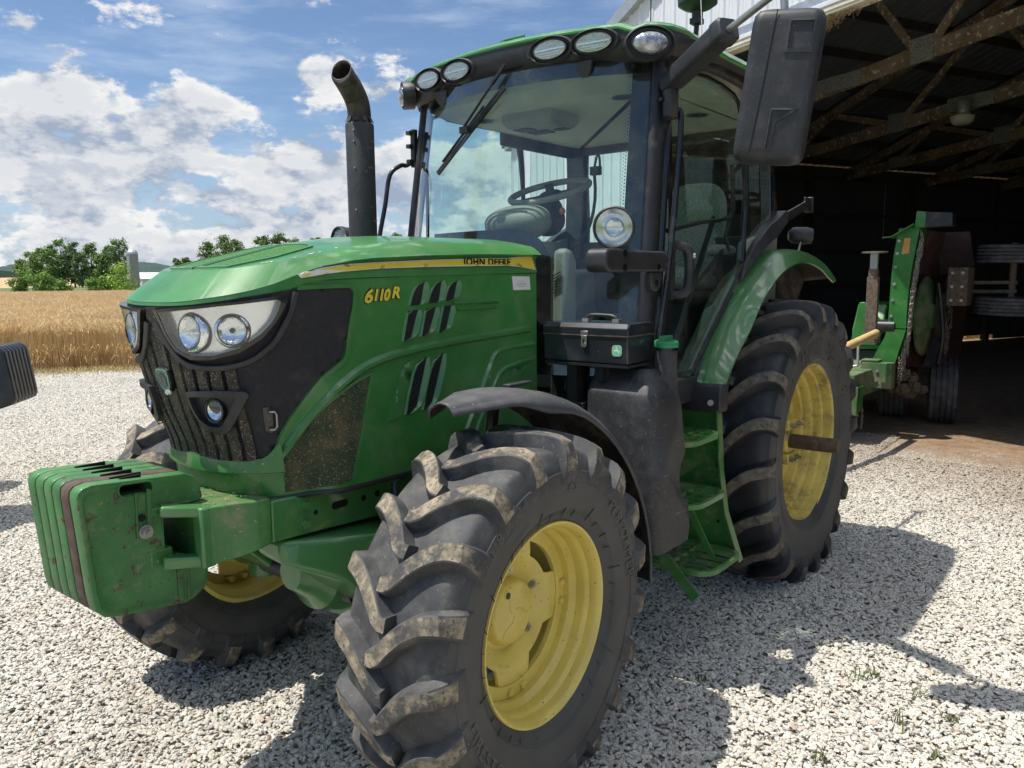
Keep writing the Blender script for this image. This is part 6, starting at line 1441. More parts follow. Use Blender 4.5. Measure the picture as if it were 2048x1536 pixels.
# trusses (rising lower chord)
for d in (6.0,8.85,11.7,14.5,17.3,20.1):
    mb=MB(); zl=lambda q: 3.90+.085*((WL-q) if q>RID else (q-WR))
    for a,b in ((WL,RID),(RID,WR)):
        mb.bar(BW(d,a,zl(a)),BW(d,b,zl(b)),.045,.20); mb.bar(BW(d,a,zr(a)-.21),BW(d,b,zr(b)-.21),.045,.16)
    P=[WL-.4,WL-2.0,WL-3.5,WL-4.1,WL-5.9,WL-6.5,WL-8.2,WL-8.7,RID]
    for a,b in ((WL-1.4,WL-2.2),(WL-3.5,WL-2.2),(WL-3.7,WL-5.2),(WL-6.1,WL-5.2),(WL-6.3,WL-8.0),(WL-8.6,WL-8.0),(WL-8.7,WL-9.97)):
        for m_ in (0,1):
            A=a if m_==0 else RID*2-a; B=b if m_==0 else RID*2-b
            mb.bar(BW(d,A,zl(A)+.05),BW(d,B,zr(B)-.22),.040,.10)
    t_=sb(mb).build('roof_truss',WOOD,shed,smooth=0)
    mb=MB()
    for a,w_,h_ in ((WL-1.4,.35,.22),(WL-3.6,.30,.30),(WL-4.9,.75,.20),(WL-6.2,.30,.30),(WL-8.6,.32,.30)):
        for m_ in (0,1):
            A=a if m_==0 else RID*2-a
            mb=MB(); bb(mb,d-.028,d+.028,A-w_/2,A+w_/2,zl(A)-h_*.35,zl(A)+h_*.65); sb(mb).build('truss_plate',PLATE,t_,smooth=0)
# walls, with the light gaps the photograph shows under the far side wall
mb=MB(); seg_=[(3.38,9.1,.0),(9.1,10.75,.15),(10.75,15.7,.0),(15.7,17.5,.12),(17.5,25,.0)]
for a,b,z0 in seg_:
    if a<13.1<b: bb(mb,a,13.10,WL,WL+.03,z0,4.10); bb(mb,13.12,b,WL,WL+.03,z0,4.10); bb(mb,13.09,13.13,WL,WL+.03,0,2.5); bb(mb,13.09,13.13,WL,WL+.03,3.8,4.10)
    else: bb(mb,a,b,WL,WL+.03,z0,4.10)
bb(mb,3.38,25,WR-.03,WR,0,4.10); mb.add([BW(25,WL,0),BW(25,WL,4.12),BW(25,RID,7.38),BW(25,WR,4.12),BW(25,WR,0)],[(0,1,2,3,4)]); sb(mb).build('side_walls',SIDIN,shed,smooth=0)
for d in (4.2,7.4,10.6,13.8,17.0,20.2):
    for a,b in ((WL-.17,WL-.02),(WR+.02,WR+.17)): mb=MB(); bb(mb,d-.07,d+.07,a,b,0,4.0); sb(mb).build('wall_post',WOODD,shed,smooth=0)
for z in (.6,1.4,2.2,3.0,3.8): mb=MB(); bb(mb,3.5,24.9,WL-.06,WL-.012,z,z+.09); sb(mb).build('wall_rail',WOODD,shed,smooth=0)
# straw nest hanging over the track
mb=MB(); rnd=random.Random(21)
for k in range(420):
    q=rnd.gauss(2.05,.30); 
    if q<1.3 or q>2.9: continue
    d=rnd.uniform(3.32,3.46); z=4.26; l=rnd.uniform(.03,.16)*(1-min(.8,abs(q-2.0)))
    mb.bar(BW(d,q,z),BW(d+rnd.uniform(-.04,.04),q+rnd.uniform(-.10,.10),z-l*rnd.uniform(.2,1)),.004,.004)
sb(mb).build('bird_nest_straw',mat('nest_straw',(.30,.22,.12),rough=.9,var=.4,vscale=30),shed,smooth=0,fix=False)
# barn lamp
bl=empty('barn_lamp',(-9.57,.03,3.98)); tag(bl,'grey jar-shaped yard lamp hanging under the second roof truss in the shed','lamp')
LAMPC=mat('lamp_grey_cream',(.42,.40,.33),rough=.5)
mb=MB(); mb.lathe([(0,0),(0,.10),(.05,.155),(.10,.165),(.13,.175),(.14,.12)],n=28,ax=(0,0,1)); mb.build('lamp_jar',LAMPC,bl,smooth=50)
mb=MB(); mb.lathe([(.14,.12),(.17,.115),(.18,.09),(.34,.095),(.36,.08),(.36,0)],n=28,ax=(0,0,1)); mb.build('lamp_housing',GALV,bl,smooth=40)
# ------------------------------------------------------------------ rotary mower behind the tractor
mow=empty('rotary_mower',(-5.0,.3,0)); tag(mow,'green folding-wing rotary mower with chain curtains standing in the shed mouth','mower')
def mo(mb): mb.v=[(x+5.0,y-.3,z) for x,y,z in mb.v]; return mb
MG=mat('mower_green',(.03,.17,.03),rough=.4,coat=.3,var=.15,dust=.35,dcol=(.20,.22,.12),dscale=8)
MGD=mat('mower_green_dusty',(.05,.14,.04),rough=.7,dust=.8,dcol=(.22,.20,.13),dscale=6,dthr=(.35,.65))
MUD=mat('mud_crust',(.13,.10,.07),rough=.95,var=.4,vscale=30,bump=1,bscale=60)
# wing front skirt, standing upright, slightly bowed
def strip(pts,x,th,m,name,**k):
    mb=MB(); L=[(x,y0,z) for y0,y1,z in pts]; Rr_=[(x,y1,z) for y0,y1,z in pts]; L2=[(x-th,y0,z) for y0,y1,z in pts]; R2=[(x-th,y1,z) for y0,y1,z in pts]
    mb.loft([L2,L,Rr_,R2],False,False); return mo(mb).build(name,m,mow,smooth=30,**k)
strip([(.283,.468,1.15),(.288,.466,1.30),(.292,.468,1.45),(.294,.478,1.62),(.300,.492,1.80),(.312,.512,1.95),(.328,.530,2.08),(.345,.545,2.20)],-4.60,.35,MG,'wing_skirt')
strip([(.145,.385,.79),(.20,.415,.92),(.26,.448,1.04),(.285,.470,1.14)],-4.585,.30,MG,'wing_skirt_lower')
mb=MB(); mb.prism([(.50,2.20),(.515,2.370),(.60,2.362),(.60,2.20)],0,-4.57,-4.80); mo(mb).build('wing_cap',MG,mow,bev=.004)
mb=MB(); mb.prism([(.60,2.20),(.60,2.358),(.845,2.335),(.85,2.205)],0,-4.57,-4.80); mo(mb).build('wing_cap_worn',REDM if 0 else BLACKM,mow,bev=.004)
mb=MB(); mb.add([(-4.56,.27,2.10),(-4.56,.50,2.24),(-4.80,.50,2.24),(-4.80,.27,2.10),(-4.56,.20,2.10),(-4.56,.20,2.115)],[(0,1,2,3)]); mb.bar((-4.56,.20,2.11),(-4.56,.31,2.115),.05,.012); mb.bar((-4.565,.30,2.11),(-4.565,.51,2.235),.20,.010); mo(mb).build('cap_flap',MG,mow)
for (y,z) in ((.355,2.07),(.345,1.94),(.335,1.80),(.33,1.62),(.322,1.45),(.315,1.28)):
    mb=MB(); mb.cyl((-4.60,y,z),(-4.587,y,z),.015,n=10); mo(mb).build('skirt_bolt',GALV,mow)
mb=MB(); mb.add([(-4.597,.385,1.93),(-4.597,.455,1.94),(-4.597,.465,2.10),(-4.597,.405,2.10)],[(0,1,2,3)]); mo(mb).build('warning_sticker',mat('faded_orange_sticker',(.55,.30,.08),rough=.6,dust=.5),mow,smooth=0,fix=False)
mb=MB(); mb.bx(-4.56,-4.40,.085,.395,.515,.79); mb.bx(-4.55,-4.40,.085,.26,.79,.82); mo(mb).build('hinge_bracket',MGD,mow,bev=.008)
for (y,z) in ((.25,.70),(.245,.60),(.16,.70)):
    mb=MB(); mb.cyl((-4.40,y,z),(-4.385,y,z),.016,n=8); mo(mb).build('bracket_bolt',GALV,mow)
mb=MB(); mb.cyl((-4.55,.12,.49),(-4.38,.12,.49),.025,n=14); mo(mb).build('hinge_pin',GALV,mow)
# chains along the skirt
def chain(p0,length,rnd,base=None):
    mb=MB(); x,y,z=p0; n=max(2,int(length/.030))
    for k in range(n):
        c=Vector((x+rnd.uniform(-.003,.003),y+rnd.uniform(-.003,.003),z-.015-k*.030)); hl=.020; rot=(k%2)*PI/2+rnd.uniform(-.4,.4)
        ax=Vector((math.cos(rot),math.sin(rot),0)); pts=[c+ax*(.010*math.cos(a))+Vector((0,0,hl*math.sin(a)*.95)) for a in [2*PI*i/10 for i in range(10)]]
        mb.tube(pts+[pts[0]],.0036,5,caps=False)
    return mb
CH=mat('chain_steel',(.26,.21,.18),rough=.5,metal=.7,var=.4,vscale=60,base2=(.45,.40,.36))
rnd=random.Random(2)
for k in range(44):
    t=k/43; z=2.17-t*1.36; y=lerpt([(.80,.40),(1.10,.475),(1.2,.480),(1.6,.490),(2.0,.53),(2.2,.56)],z)
    L_=rnd.uniform(.16,.24) if k<36 else rnd.uniform(.2,.34)
    mo(chain((-4.59-.02*(k%2),y+.012+.010*(k%3),z),L_,rnd)).build('chain',CH,mow,smooth=0,fix=False)
for k in range(26):
    t=k/25; mo(chain((-5.9,.62+rnd.uniform(-.03,.05),1.75-t*.95),rnd.uniform(.18,.3),rnd)).build('chain',CH,mow,smooth=0,fix=False)
for (x,y) in ((-4.2,.0),(-4.2,.06),(-4.22,.12),(-4.21,.17)): mo(chain((x,y,.34),.24,rnd)).build('chain',CH,mow,smooth=0,fix=False)
# wing deck plate, blade pan, gearbox
mb=MB(); mb.loft([[(-4.62,.30,.70),(-4.62,.30,1.5),(-4.62,.42,2.20),(-7.0,.62,2.20),(-7.2,.60,1.5),(-7.2,.56,.60)],[(-4.62,.33,.70),(-4.62,.33,1.5),(-4.62,.45,2.20),(-7.0,.65,2.20),(-7.2,.63,1.5),(-7.2,.59,.60)]]); mo(mb).build('wing_deck',REDM,mow,smooth=0)
mb=MB(); mb.lathe([(0,0),(0,.44),(.03,.45),(.06,.40),(.09,.15),(.12,.12),(.12,0)],n=40,org=(-5.35,.47,1.25),ax=(0,1,0)); mo(mb).build('blade_pan',MGD,mow,smooth=40)
mb=MB(); mb.tube([(-5.30,.62,1.62),(-5.32,.66,1.35),(-5.28,.70,1.0),(-5.33,.66,.72)],.022,8,smooth=4); mb.bar((-5.32,.64,1.0),(-5.10,.60,.70),.10,.02); mb.bar((-5.4,.64,1.5),(-5.45,.64,.72),.10,.015); mo(mb).build('blade_arm',BLACKM,mow)
mb=MB(); mb.prism([(.50,2.20),(.80,2.20),(.87,1.82),(.52,1.70)],0,-6.0,-5.9); mo(mb).build('wing_end_plate',REDM,mow)
# wing wheels, lying on their side
def lam_tyre(parent,c,axis,Rr,wd,name='tyre'):
    mb=MB(); h=wd/2; pr=[(-h*.8,Rr*.52),(-h,Rr*.62),(-h,Rr*.88),(-h*.86,Rr*.98)]
    for g in range(5):
        a=-h*.78+g*(h*1.56/4); pr+= [(a-h*.13,Rr),(a+h*.11,Rr)] + ([(a+h*.13,Rr*.955),(a+h*.22,Rr*.955)] if g<4 else [])
    pr+=[(h*.86,Rr*.98),(h,Rr*.88),(h,Rr*.62),(h*.8,Rr*.52)]
    mb.lathe(pr,n=56,org=c,ax=axis); t=mo(mb).build(name,RUBBER,parent,smooth=35)
    mb=MB(); mb.lathe([(-h*.7,.0),(-h*.6,Rr*.53),(h*.6,Rr*.53),(h*.7,0)],n=32,org=c,ax=axis); mo(mb).build('hub',MGD,parent,smooth=30)
ww=empty('wing_wheels',(0,0,0),mow)
lam_tyre(ww,(-5.75,1.27,1.93),(0,.03,1),.36,.20); lam_tyre(ww,(-5.75,1.27,1.36),(0,.03,1),.36,.20)
mb=MB(); mb.cyl((-5.75,1.27,1.25),(-5.75,1.27,2.05),.035,n=14); mb.bar((-5.75,.80,1.62),(-5.75,1.32,1.62),.06,.04); mb.bar((-5.75,.80,1.52),(-5.75,1.32,1.52),.06,.04); mb.box((-5.55,.80,1.58),(.40,.20,.42)); mo(mb).build('wheel_bracket',MUD,ww,bev=.006)
mb=MB(); [mb.cyl((-5.34,.75+.10*i,1.43+.15*j),(-5.325,.75+.10*i,1.43+.15*j),.016,n=8) for i in (0,1) for j in (0,1,2)]; mo(mb).build('wheel_bracket_bolts',GALV,ww)
# centre deck and its wheels
mb=MB(); mb.bx(-6.6,-3.75,-1.6,.20,.46,.72); mb.bx(-3.80,-3.74,-1.6,.24,.30,.60); mo(mb).build('centre_deck',MGD,mow,bev=.01)
mb=MB(); mb.bx(-3.95,-3.75,.02,.24,.33,.60); mo(mb).build('deck_corner',MG,mow,bev=.01)
mb=MB(); mb.prism([(-4.75,.9),(-4.75,1.12),(-4.95,1.40),(-5.3,1.42),(-5.4,.9)],1,-.12,.20); mo(mb).build('gearbox_cover',MG,mow,bev=.02)
mb=MB(); mb.prism([(-.12,.95),(.16,.95),(.24,1.16),(.02,1.42),(-.04,1.42)],0,-4.75,-4.70); mo(mb).build('gearbox_shield',MG,mow,bev=.006)
mb=MB(); mb.tube([(-1.6,.10,.86),(-3.0,.27,1.04),(-4.12,.29,1.125)],.040,18); mo(mb).build('driveline_cover',TAN,mow,smooth=40)
mb=MB(); mb.prism(rrect(.55,.14,.06,4,-4.85,1.16),1,.10,.36); mo(mb).build('driveline_joint',BLACKM,mow,bev=.01)
mb=MB(); mb.bx(-4.23,-4.17,.175,.265,1.05,1.78); mb.bx(-4.235,-4.165,.165,.275,1.05,1.70); mb.bx(-4.26,-4.14,.15,.30,1.02,1.07); jk=mo(mb).build('parking_jack',MUD,mow,bev=.006)
mb=MB(); mb.bx(-4.225,-4.175,.185,.255,1.70,1.94); mb.lathe([(0,.0),(0,.12),(.012,.13),(.018,.11),(.02,0)],n=24,org=(-4.2,.22,1.94),ax=(0,0,1)); mo(mb).build('jack_tube',STEEL,jk,smooth=30)
mb=MB(); mb.tube([(-4.18,.20,1.03),(-4.15,.14,1.02),(-4.14,.12,.98),(-4.14,.12,.80),(-4.13,.10,.77),(-4.13,-.02,.75)],.014,8,smooth=3); mb.cyl((-4.13,.0,.752),(-4.13,-.13,.74),.02,n=12); mo(mb).build('jack_crank',GALV,jk,smooth=50)
mb=MB(); mb.tube([(-3.0,.0,.62),(-3.6,.05,.60),(-4.1,.10,.60),(-4.4,.13,.66)],.014,8,smooth=4); mb.cyl((-4.25,.05,.64),(-4.25,.16,.64),.035,n=14); mo(mb).build('hydraulic_line',STEEL,mow)
lam_tyre(mow,(-5.72,.66,.375),(-.20,.98,0),.375,.30); lam_tyre(mow,(-5.80,.10,.31),(-.20,.98,0),.31,.28)
mb=MB(); mb.tube([(-5.8,.55,.35),(-5.6,.20,.42),(-5.2,.0,.60)],.07,10,smooth=3); 
rnd=random.Random(8)
for k in range(26):
    c=(rnd.uniform(-5.5,-5.0),rnd.uniform(.22,.52),rnd.uniform(.38,.62)); r_=rnd.uniform(.03,.09); mb.add([tuple(Vector(c)+Vector((math.cos(a)*math.cos(b)*r_*rnd.uniform(.6,1.2),math.sin(a)*math.cos(b)*r_*rnd.uniform(.6,1.2),math.sin(b)*r_))) for b in (-.8,.0,.8) for a in (0,1.05,2.1,3.14,4.2,5.2)],[(0,1,7,6),(1,2,8,7),(2,3,9,8),(3,4,10,9),(4,5,11,10),(5,0,6,11),(6,7,13,12),(7,8,14,13),(8,9,15,14),(9,10,16,15),(10,11,17,16),(11,6,12,17),(12,13,14,15,16,17),(5,4,3,2,1,0)])
mo(mb).build('muddy_axle',MUD,mow,smooth=0)
# ------------------------------------------------------------------ standing wheat
E1=Vector((-.6,-.8,0)); E2=Vector((.8,-.6,0)); P0=Vector((-2.55,-13.95,0))
def attr_mat(name,attr,rough=.9,noise=0.0,trans=0.0):
    m=bpy.data.materials.new(name); m.use_nodes=True; nt=m.node_tree; nt.nodes.clear(); T=NT(nt)
    out=T.n('ShaderNodeOutputMaterial'); b=T.n('ShaderNodeBsdfPrincipled'); b.inputs['Roughness'].default_value=rough
    an=T.n('ShaderNodeAttribute'); an.attribute_name=attr; c=an.outputs[0]
    if noise:
        g=T.n('ShaderNodeNewGeometry').outputs['Position']; c=T.mix(T.math('MULTIPLY',T.ss(T.noise(g,noise,5,.6),.35,.7),.30),c,(.50,.35,.17))
    T.L.new(c,b.inputs['Base Color']); b.inputs['Specular IOR Level'].default_value=.25
    if trans:
        tl=T.n('ShaderNodeBsdfTranslucent'); T.L.new(c,tl.inputs[0]); mx=T.n('ShaderNodeMixShader'); mx.inputs[0].default_value=trans; T.L.new(b.outputs[0],mx.inputs[1]); T.L.new(tl.outputs[0],mx.inputs[2]); T.L.new(mx.outputs[0],out.inputs[0])
    else: T.L.new(b.outputs[0],out.inputs[0])
    return m
def colmesh(name,V,F,Cc,m):
    me=bpy.data.meshes.new(name); V=np.asarray(V,dtype=np.float32); nv=len(V); me.vertices.add(nv); me.vertices.foreach_set('co',V.reshape(-1))
    lens=np.array([len(f) for f in F]); me.loops.add(int(lens.sum())); me.loops.foreach_set('vertex_index',np.concatenate([np.array(f) for f in F])); me.polygons.add(len(F)); st=np.concatenate([[0],np.cumsum(lens)[:-1]]); me.polygons.foreach_set('loop_start',st); me.polygons.foreach_set('loop_total',lens); me.update(calc_edges=True)
    at=me.attributes.new('tone','FLOAT_COLOR','POINT'); c4=np.concatenate([np.asarray(Cc),np.ones((nv,1))],1).astype(np.float32); at.data.foreach_set('color',c4.reshape(-1)); me.materials.append(m); return me
def wheat():
    rnd=random.Random(12); V=[];F=[];Cc=[]
    def quadstrip(pts,wd,dirv,col):
        o=len(V)
        for i,p_ in enumerate(pts):
            w_=wd[i] if isinstance(wd,list) else wd
            V.append(p_+dirv*w_);V.append(p_-dirv*w_);Cc.append(col);Cc.append(col)
        for i in range(len(pts)-1): F.append((o+2*i,o+2*i+1,o+2*i+3,o+2*i+2))
    for k in range(430):
        x,y=rnd.uniform(-.5,.5),rnd.uniform(-.5,.5); h=rnd.gauss(.78,.055); a=rnd.uniform(0,2*PI); ln=rnd.uniform(.02,.13); 
        lean=Vector((ln*math.cos(a)+.05,ln*math.sin(a)+.03,0)); b=Vector((x,y,0)); top=b+lean+Vector((0,0,h)); dv=Vector((math.cos(a+1.57),math.sin(a+1.57),0))
        g=rnd.uniform(.8,1.15); sc_=(.62*g,.46*g,.24*g); hc=(.80*g,.63*g,.37*g)
        quadstrip([b,b+lean*.4+Vector((0,0,h*.55)),top],[.0035,.003,.0025],dv,sc_)
        hd=(lean.normalized()*rnd.uniform(.2,.9)+Vector((0,0,rnd.uniform(.2,1)))).normalized(); L_=rnd.uniform(.07,.10)
        quadstrip([top,top+hd*L_*.3,top+hd*L_*.7,top+hd*L_],[.004,.010,.009,.002],dv,hc); quadstrip([top,top+hd*L_*.3,top+hd*L_*.7,top+hd*L_],[.004,.009,.008,.002],dv.cross(hd).normalized(),hc)
        for q in range(3):
            aw=(hd+Vector((rnd.uniform(-.3,.3),rnd.uniform(-.3,.3),rnd.uniform(-.1,.3)))).normalized(); quadstrip([top+hd*L_*.5,top+hd*L_*.5+aw*.10],[.0016,.0004],dv,(.88*g,.70*g,.42*g))
        if k%2==0:
            z=rnd.uniform(.15,.6)*h; s0=b+lean*.3+Vector((0,0,z)); a2=rnd.uniform(0,2*PI); d2=Vector((math.cos(a2),math.sin(a2),0)); quadstrip([s0,s0+d2*.06+Vector((0,0,.05)),s0+d2*.14+Vector((0,0,-.02)),s0+d2*.18+Vector((0,0,-.10))],[.004,.006,.005,.001],d2.cross(Vector((0,0,1))),(.62*g,.44*g,.20*g))
    me=colmesh('wheat_field',V,F,Cc,attr_mat('ripe_wheat','tone',noise=.35,trans=.25))
    o=bpy.data.objects.new('wheat_field',me); COL.objects.link(o); tag(o,kind='stuff')
    ng=bpy.data.node_groups.new('sow_wheat','GeometryNodeTree'); ng.interface.new_socket('Geometry',in_out='INPUT',socket_type='NodeSocketGeometry'); ng.interface.new_socket('Geometry',in_out='OUTPUT',socket_type='NodeSocketGeometry')
    N=ng.nodes; Lk=ng.links; gi=N.new('NodeGroupInput'); go=N.new('NodeGroupOutput')
    gr=N.new('GeometryNodeMeshGrid'); gr.inputs['Size X'].default_value=60; gr.inputs['Size Y'].default_value=150; gr.inputs['Vertices X'].default_value=69; gr.inputs['Vertices Y'].default_value=171
    tr=N.new('GeometryNodeTransform'); tr.inputs['Translation'].default_value=tuple(P0+E1*30.4+E2*10); tr.inputs['Rotation'].default_value=(0,0,math.atan2(E1.y,E1.x)); Lk.new(gr.outputs[0],tr.inputs[0])
    iop=N.new('GeometryNodeInstanceOnPoints'); Lk.new(tr.outputs[0],iop.inputs['Points']); Lk.new(gi.outputs[0],iop.inputs['Instance'])
    rv=N.new('FunctionNodeRandomValue'); rv.data_type='FLOAT_VECTOR'; rv.inputs[0].default_value=(0,0,0); rv.inputs[1].default_value=(.0,.0,6.28); Lk.new(rv.outputs[0],iop.inputs['Rotation'])
    rs=N.new('FunctionNodeRandomValue'); rs.data_type='FLOAT'; rs.inputs[2].default_value=.92; rs.inputs[3].default_value=1.06; Lk.new(rs.outputs[1],iop.inputs['Scale'])
    Lk.new(iop.outputs[0],go.inputs[0]); md=o.modifiers.new('sow','NODES'); md.node_group=ng
wheat()
mb=MB(); q=lambda a,b,z:tuple(P0+E1*a+E2*b+Vector((0,0,z)))
mb.add([q(-.15,-70,-.008),q(-.15,90,-.008),q(61,90,-.008),q(61,-70,-.008)],[(0,1,2,3)]); o=mb.build('wheat_soil',mat('straw_brown_soil',(.22,.14,.065),rough=1,var=.3,vscale=3),None,smooth=0,fix=False); tag(o,kind='structure')
# dry and yellow grass along the field edge
def tufts(name,n,f,cols,h0,h1,seed,wd=.004):
    rnd=random.Random(seed); V=[];F=[];Cc=[]
    for k in range(n):
        p_,=[Vector(f(rnd))]; a=rnd.uniform(0,2*PI); h=rnd.uniform(h0,h1); l=rnd.uniform(.2,1.1)*h; dv=Vector((math.cos(a),math.sin(a),0)); sd=dv.cross(Vector((0,0,1))); c=cols[rnd.randrange(len(cols))]; g=rnd.uniform(.8,1.2); c=tuple(x*g for x in c)
        pts=[p_,p_+dv*l*.4+Vector((0,0,h*.6)),p_+dv*l+Vector((0,0,h*rnd.uniform(.5,1)))]; o=len(V)
        for i,w_ in enumerate((wd,wd*.8,wd*.2)): V.append(pts[i]+sd*w_);V.append(pts[i]-sd*w_);Cc+= [c,c]
        F.append((o,o+1,o+3,o+2));F.append((o+2,o+3,o+5,o+4))
    me=colmesh(name,V,F,Cc,attr_mat(name+'_blades','tone',trans=.3)); o=bpy.data.objects.new(name,me); COL.objects.link(o); return o
o=tufts('verge_grass',15000,lambda r:tuple(P0+E1*(-abs(r.gauss(.0,.55))+.1)+E2*r.uniform(-9,9)),[(.50,.38,.20),(.56,.45,.27),(.40,.29,.16),(.48,.42,.16),(.46,.36,.22),(.20,.25,.08)],.01,.13,5,.006); tag(o,kind='stuff')
# weeds in the gravel
WS_=[((1718,1360),.09),((1290,1338),.05),((1800,1455),.10),((1838,1395),.06),((1893,1440),.05),((1640,1525),.06),((1880,1520),.06),((1400,1365),.05),((1910,1445),.04),((1750,1355),.06)]
for i,((px,py),h) in enumerate(WS_):
    d=fw+r2*((px-1024)/FPX)-u2*((py-768)/FPX); t=-CAMP.z/d.z; c=CAMP+d*t
    o=tufts('weed',13,lambda r:(r.gauss(0,h*.22),r.gauss(0,h*.22),.0),[(.09,.13,.04),(.13,.18,.06),(.17,.19,.08)],h*.4,h*.95,40+i,.0028); o.location=(c.x,c.y,.004)
    tag(o,'small green weed sprouting between the gravel stones','weed','small weeds in the gravel')
# ------------------------------------------------------------------ trees, silo and farm beyond the fields
def at(px,D,z=0.0):
    d=fw+r2*((px-1024)/FPX)-u2*((560-768)/FPX); d.z=0; d.normalize(); 
    ca=d.dot(Vector((fw.x,fw.y,0)).normalized()); p_=CAMP+d*(D/ca); return Vector((p_.x,p_.y,z))
LEAFM=attr_mat('leaves','tone',rough=.7,trans=.25)
BARK=mat('bark',(.09,.07,.05),rough=.9)
def tree(px,D,h,wd,label,seed,group=None,shape='round',name='tree',cat='tree',tone=(.11,.17,.055),skirt=.12,n=3600,fs=None):
    rnd=random.Random(seed); base=at(px,D); wd*=.9; root=empty(name,base)
    clumps=[]; nC=46 if h>5 else 14
    for k in range(nC):
        t=rnd.uniform(skirt,.98); 
        prof=math.sin(PI*min(1,max(.05,(t-skirt*.6)/(1.04-skirt*.6))))**.6 if shape=='round' else (1.05-t)**.5*.9
        r=wd/2*prof*math.sqrt(rnd.random())*.85; a=rnd.uniform(0,2*PI); clumps.append((Vector((r*math.cos(a),r*math.sin(a),h*t)),rnd.uniform(.13,.22)*wd*(1.1-.35*t),rnd.uniform(.75,1.3)))
    V=[];F=[];Cc=[]; fs=fs or max(.10,D*.00095)
    for k in range(n):
        c,r,g=clumps[rnd.randrange(nC)]; v=Vector((rnd.gauss(0,1),rnd.gauss(0,1),rnd.gauss(0,1)))*r*.58; p_=c+Vector((v.x,v.y,v.z*.8))
        if p_.z<.1: continue
        nrm=(v.normalized()+Vector((rnd.uniform(-.7,.7),rnd.uniform(-.7,.7),rnd.uniform(-.3,.9)))).normalized(); e1=nrm.orthogonal().normalized(); e2=nrm.cross(e1); s_=fs*rnd.uniform(.6,1.5); o=len(V); m_=rnd.choice((4,5))
        for j in range(m_): a=2*PI*j/m_+rnd.uniform(-.3,.3); V.append(p_+e1*(s_*math.cos(a))+e2*(s_*math.sin(a)*.8)); q=g*rnd.uniform(.85,1.15); Cc.append((tone[0]*q,tone[1]*q,tone[2]*q))
        F.append(tuple(range(o,o+m_)))
    me=colmesh('crown',V,F,[tuple(min(.6,x*2.0) for x in c_) for c_ in Cc],LEAFM); o=bpy.data.objects.new('crown',me); COL.objects.link(o); o.parent=root
    mb=MB(); th=h*.86; mb.tube([(0,0,-.3),(rnd.uniform(-.02,.02)*h,rnd.uniform(-.02,.02)*h,th*.4),(rnd.uniform(-.04,.04)*h,rnd.uniform(-.04,.04)*h,th)],[h*.022,h*.016,h*.004],7)
    for k in range(7):
        c=clumps[rnd.randrange(nC)][0]; s0=Vector((0,0,min(th*.7,c.z*.55))); mb.tube([s0,s0.lerp(c,.5)+Vector((0,0,.02*h)),c],[h*.008,h*.005,h*.002],5)
    mb.build('trunk',BARK,root); tag(root,label,cat,group)
G1='trees on the far side of the wheat field'
for i,(px,D,h,wd,lb,tn) in enumerate([(46,262,9.6,6.5,'low rounded tree at the left end of the grove beyond the wheat',(.085,.13,.04)),(66,258,11.4,7.5,'light green broad tree, second in the grove beyond the wheat',(.10,.15,.045)),(88,262,12.6,8.0,'bushy tree in the left half of the grove beyond the wheat',(.085,.13,.04)),(108,255,13.4,7.5,'tall green tree left of the highest one in the grove',(.07,.115,.035)),(126,260,15.6,8.0,'highest tree of the grove, with a rounded top',(.065,.10,.034)),(150,258,14.2,7.5,'tree just right of the highest one in the grove, with a ragged top',(.055,.09,.032)),(164,255,10.5,6.0,'dark low tree at the right end of the dense grove',(.05,.082,.03)),(186,268,14.6,6.5,'thin see-through tree between the grove and the tall tree by the silo',(.07,.11,.034)),(206,262,11.0,6.0,'small tree left of the tall one by the silo',(.075,.12,.036)),(222,266,13.6,6.5,'slim tree touching the tall one left of the silo',(.065,.10,.034)),(241,262,15.4,9.0,'tall spreading tree standing just left of the silo',(.06,.095,.034))]):
    tree(px,D,h,wd,lb,100+i,G1,tone=tuple(x*1.15 for x in tn),n=2800,skirt=.10)
for i,(px,D,h,wd,lb) in enumerate([(355,230,8.2,3.6,'thin small tree showing above the nose of the green hood'),(375,235,8.6,3.4,'small ragged tree above the hood, right of the thin one'),(418,215,12.2,6.0,'rounded tree rising behind the front of the hood'),(452,212,13.2,7.5,'broad tree rising behind the middle of the hood, left clump'),(478,216,12.4,6.5,'tree at the right side of the left clump behind the hood'),(528,210,13.6,6.0,'left tree of the clump nearer the exhaust'),(556,212,14.2,7.0,'highest tree of the clump nearer the exhaust'),(584,214,13.4,6.5,'right tree of the clump nearer the exhaust'),(634,225,13.9,5.0,'lone treetop just left of the round work lamp by the exhaust'),(795,225,14.6,5.0,'small treetop between the exhaust and the cab')]):
    tree(px,D,h,wd,lb,150+i,'treetops behind the tractor hood',tone=(.075,.11,.038),n=3600,skirt=.2)
for i,(px,D,h,wd,lb) in enumerate([(41,138,3.4,4.0,'dark bush at the left edge of the far wheat'),(88,138,3.6,5.6,'rounded bush in front of the grove, right of the dark one'),(122,138,2.0,4.0,'low bush in the middle of the strip before the grove'),(186,138,2.2,4.0,'low bush under the see-through tree'),(218,138,2.6,4.2,'bush left of the bright one by the silo'),(247,138,4.6,8.2,'bright green bush in front of the silo')]):
    tree(px,D,h,wd,lb,180+i,'bushes along the far edge of the wheat',name='bush',cat='bush',tone=(.085,.14,.03) if i!=5 else (.14,.21,.035),n=1800,skirt=.02)
mb=MB(); b=at(268,243); silo=empty('silo',b); tag(silo,'tall grey concrete silo with a domed metal cap beside the trees','silo')
SILO=mat('concrete_staves',(.46,.45,.43),rough=.9,var=.25,vscale=.8,base2=(.32,.32,.31),dust=.4,dcol=(.24,.23,.21),dscale=1.2)
pr=[(0,1.62)]
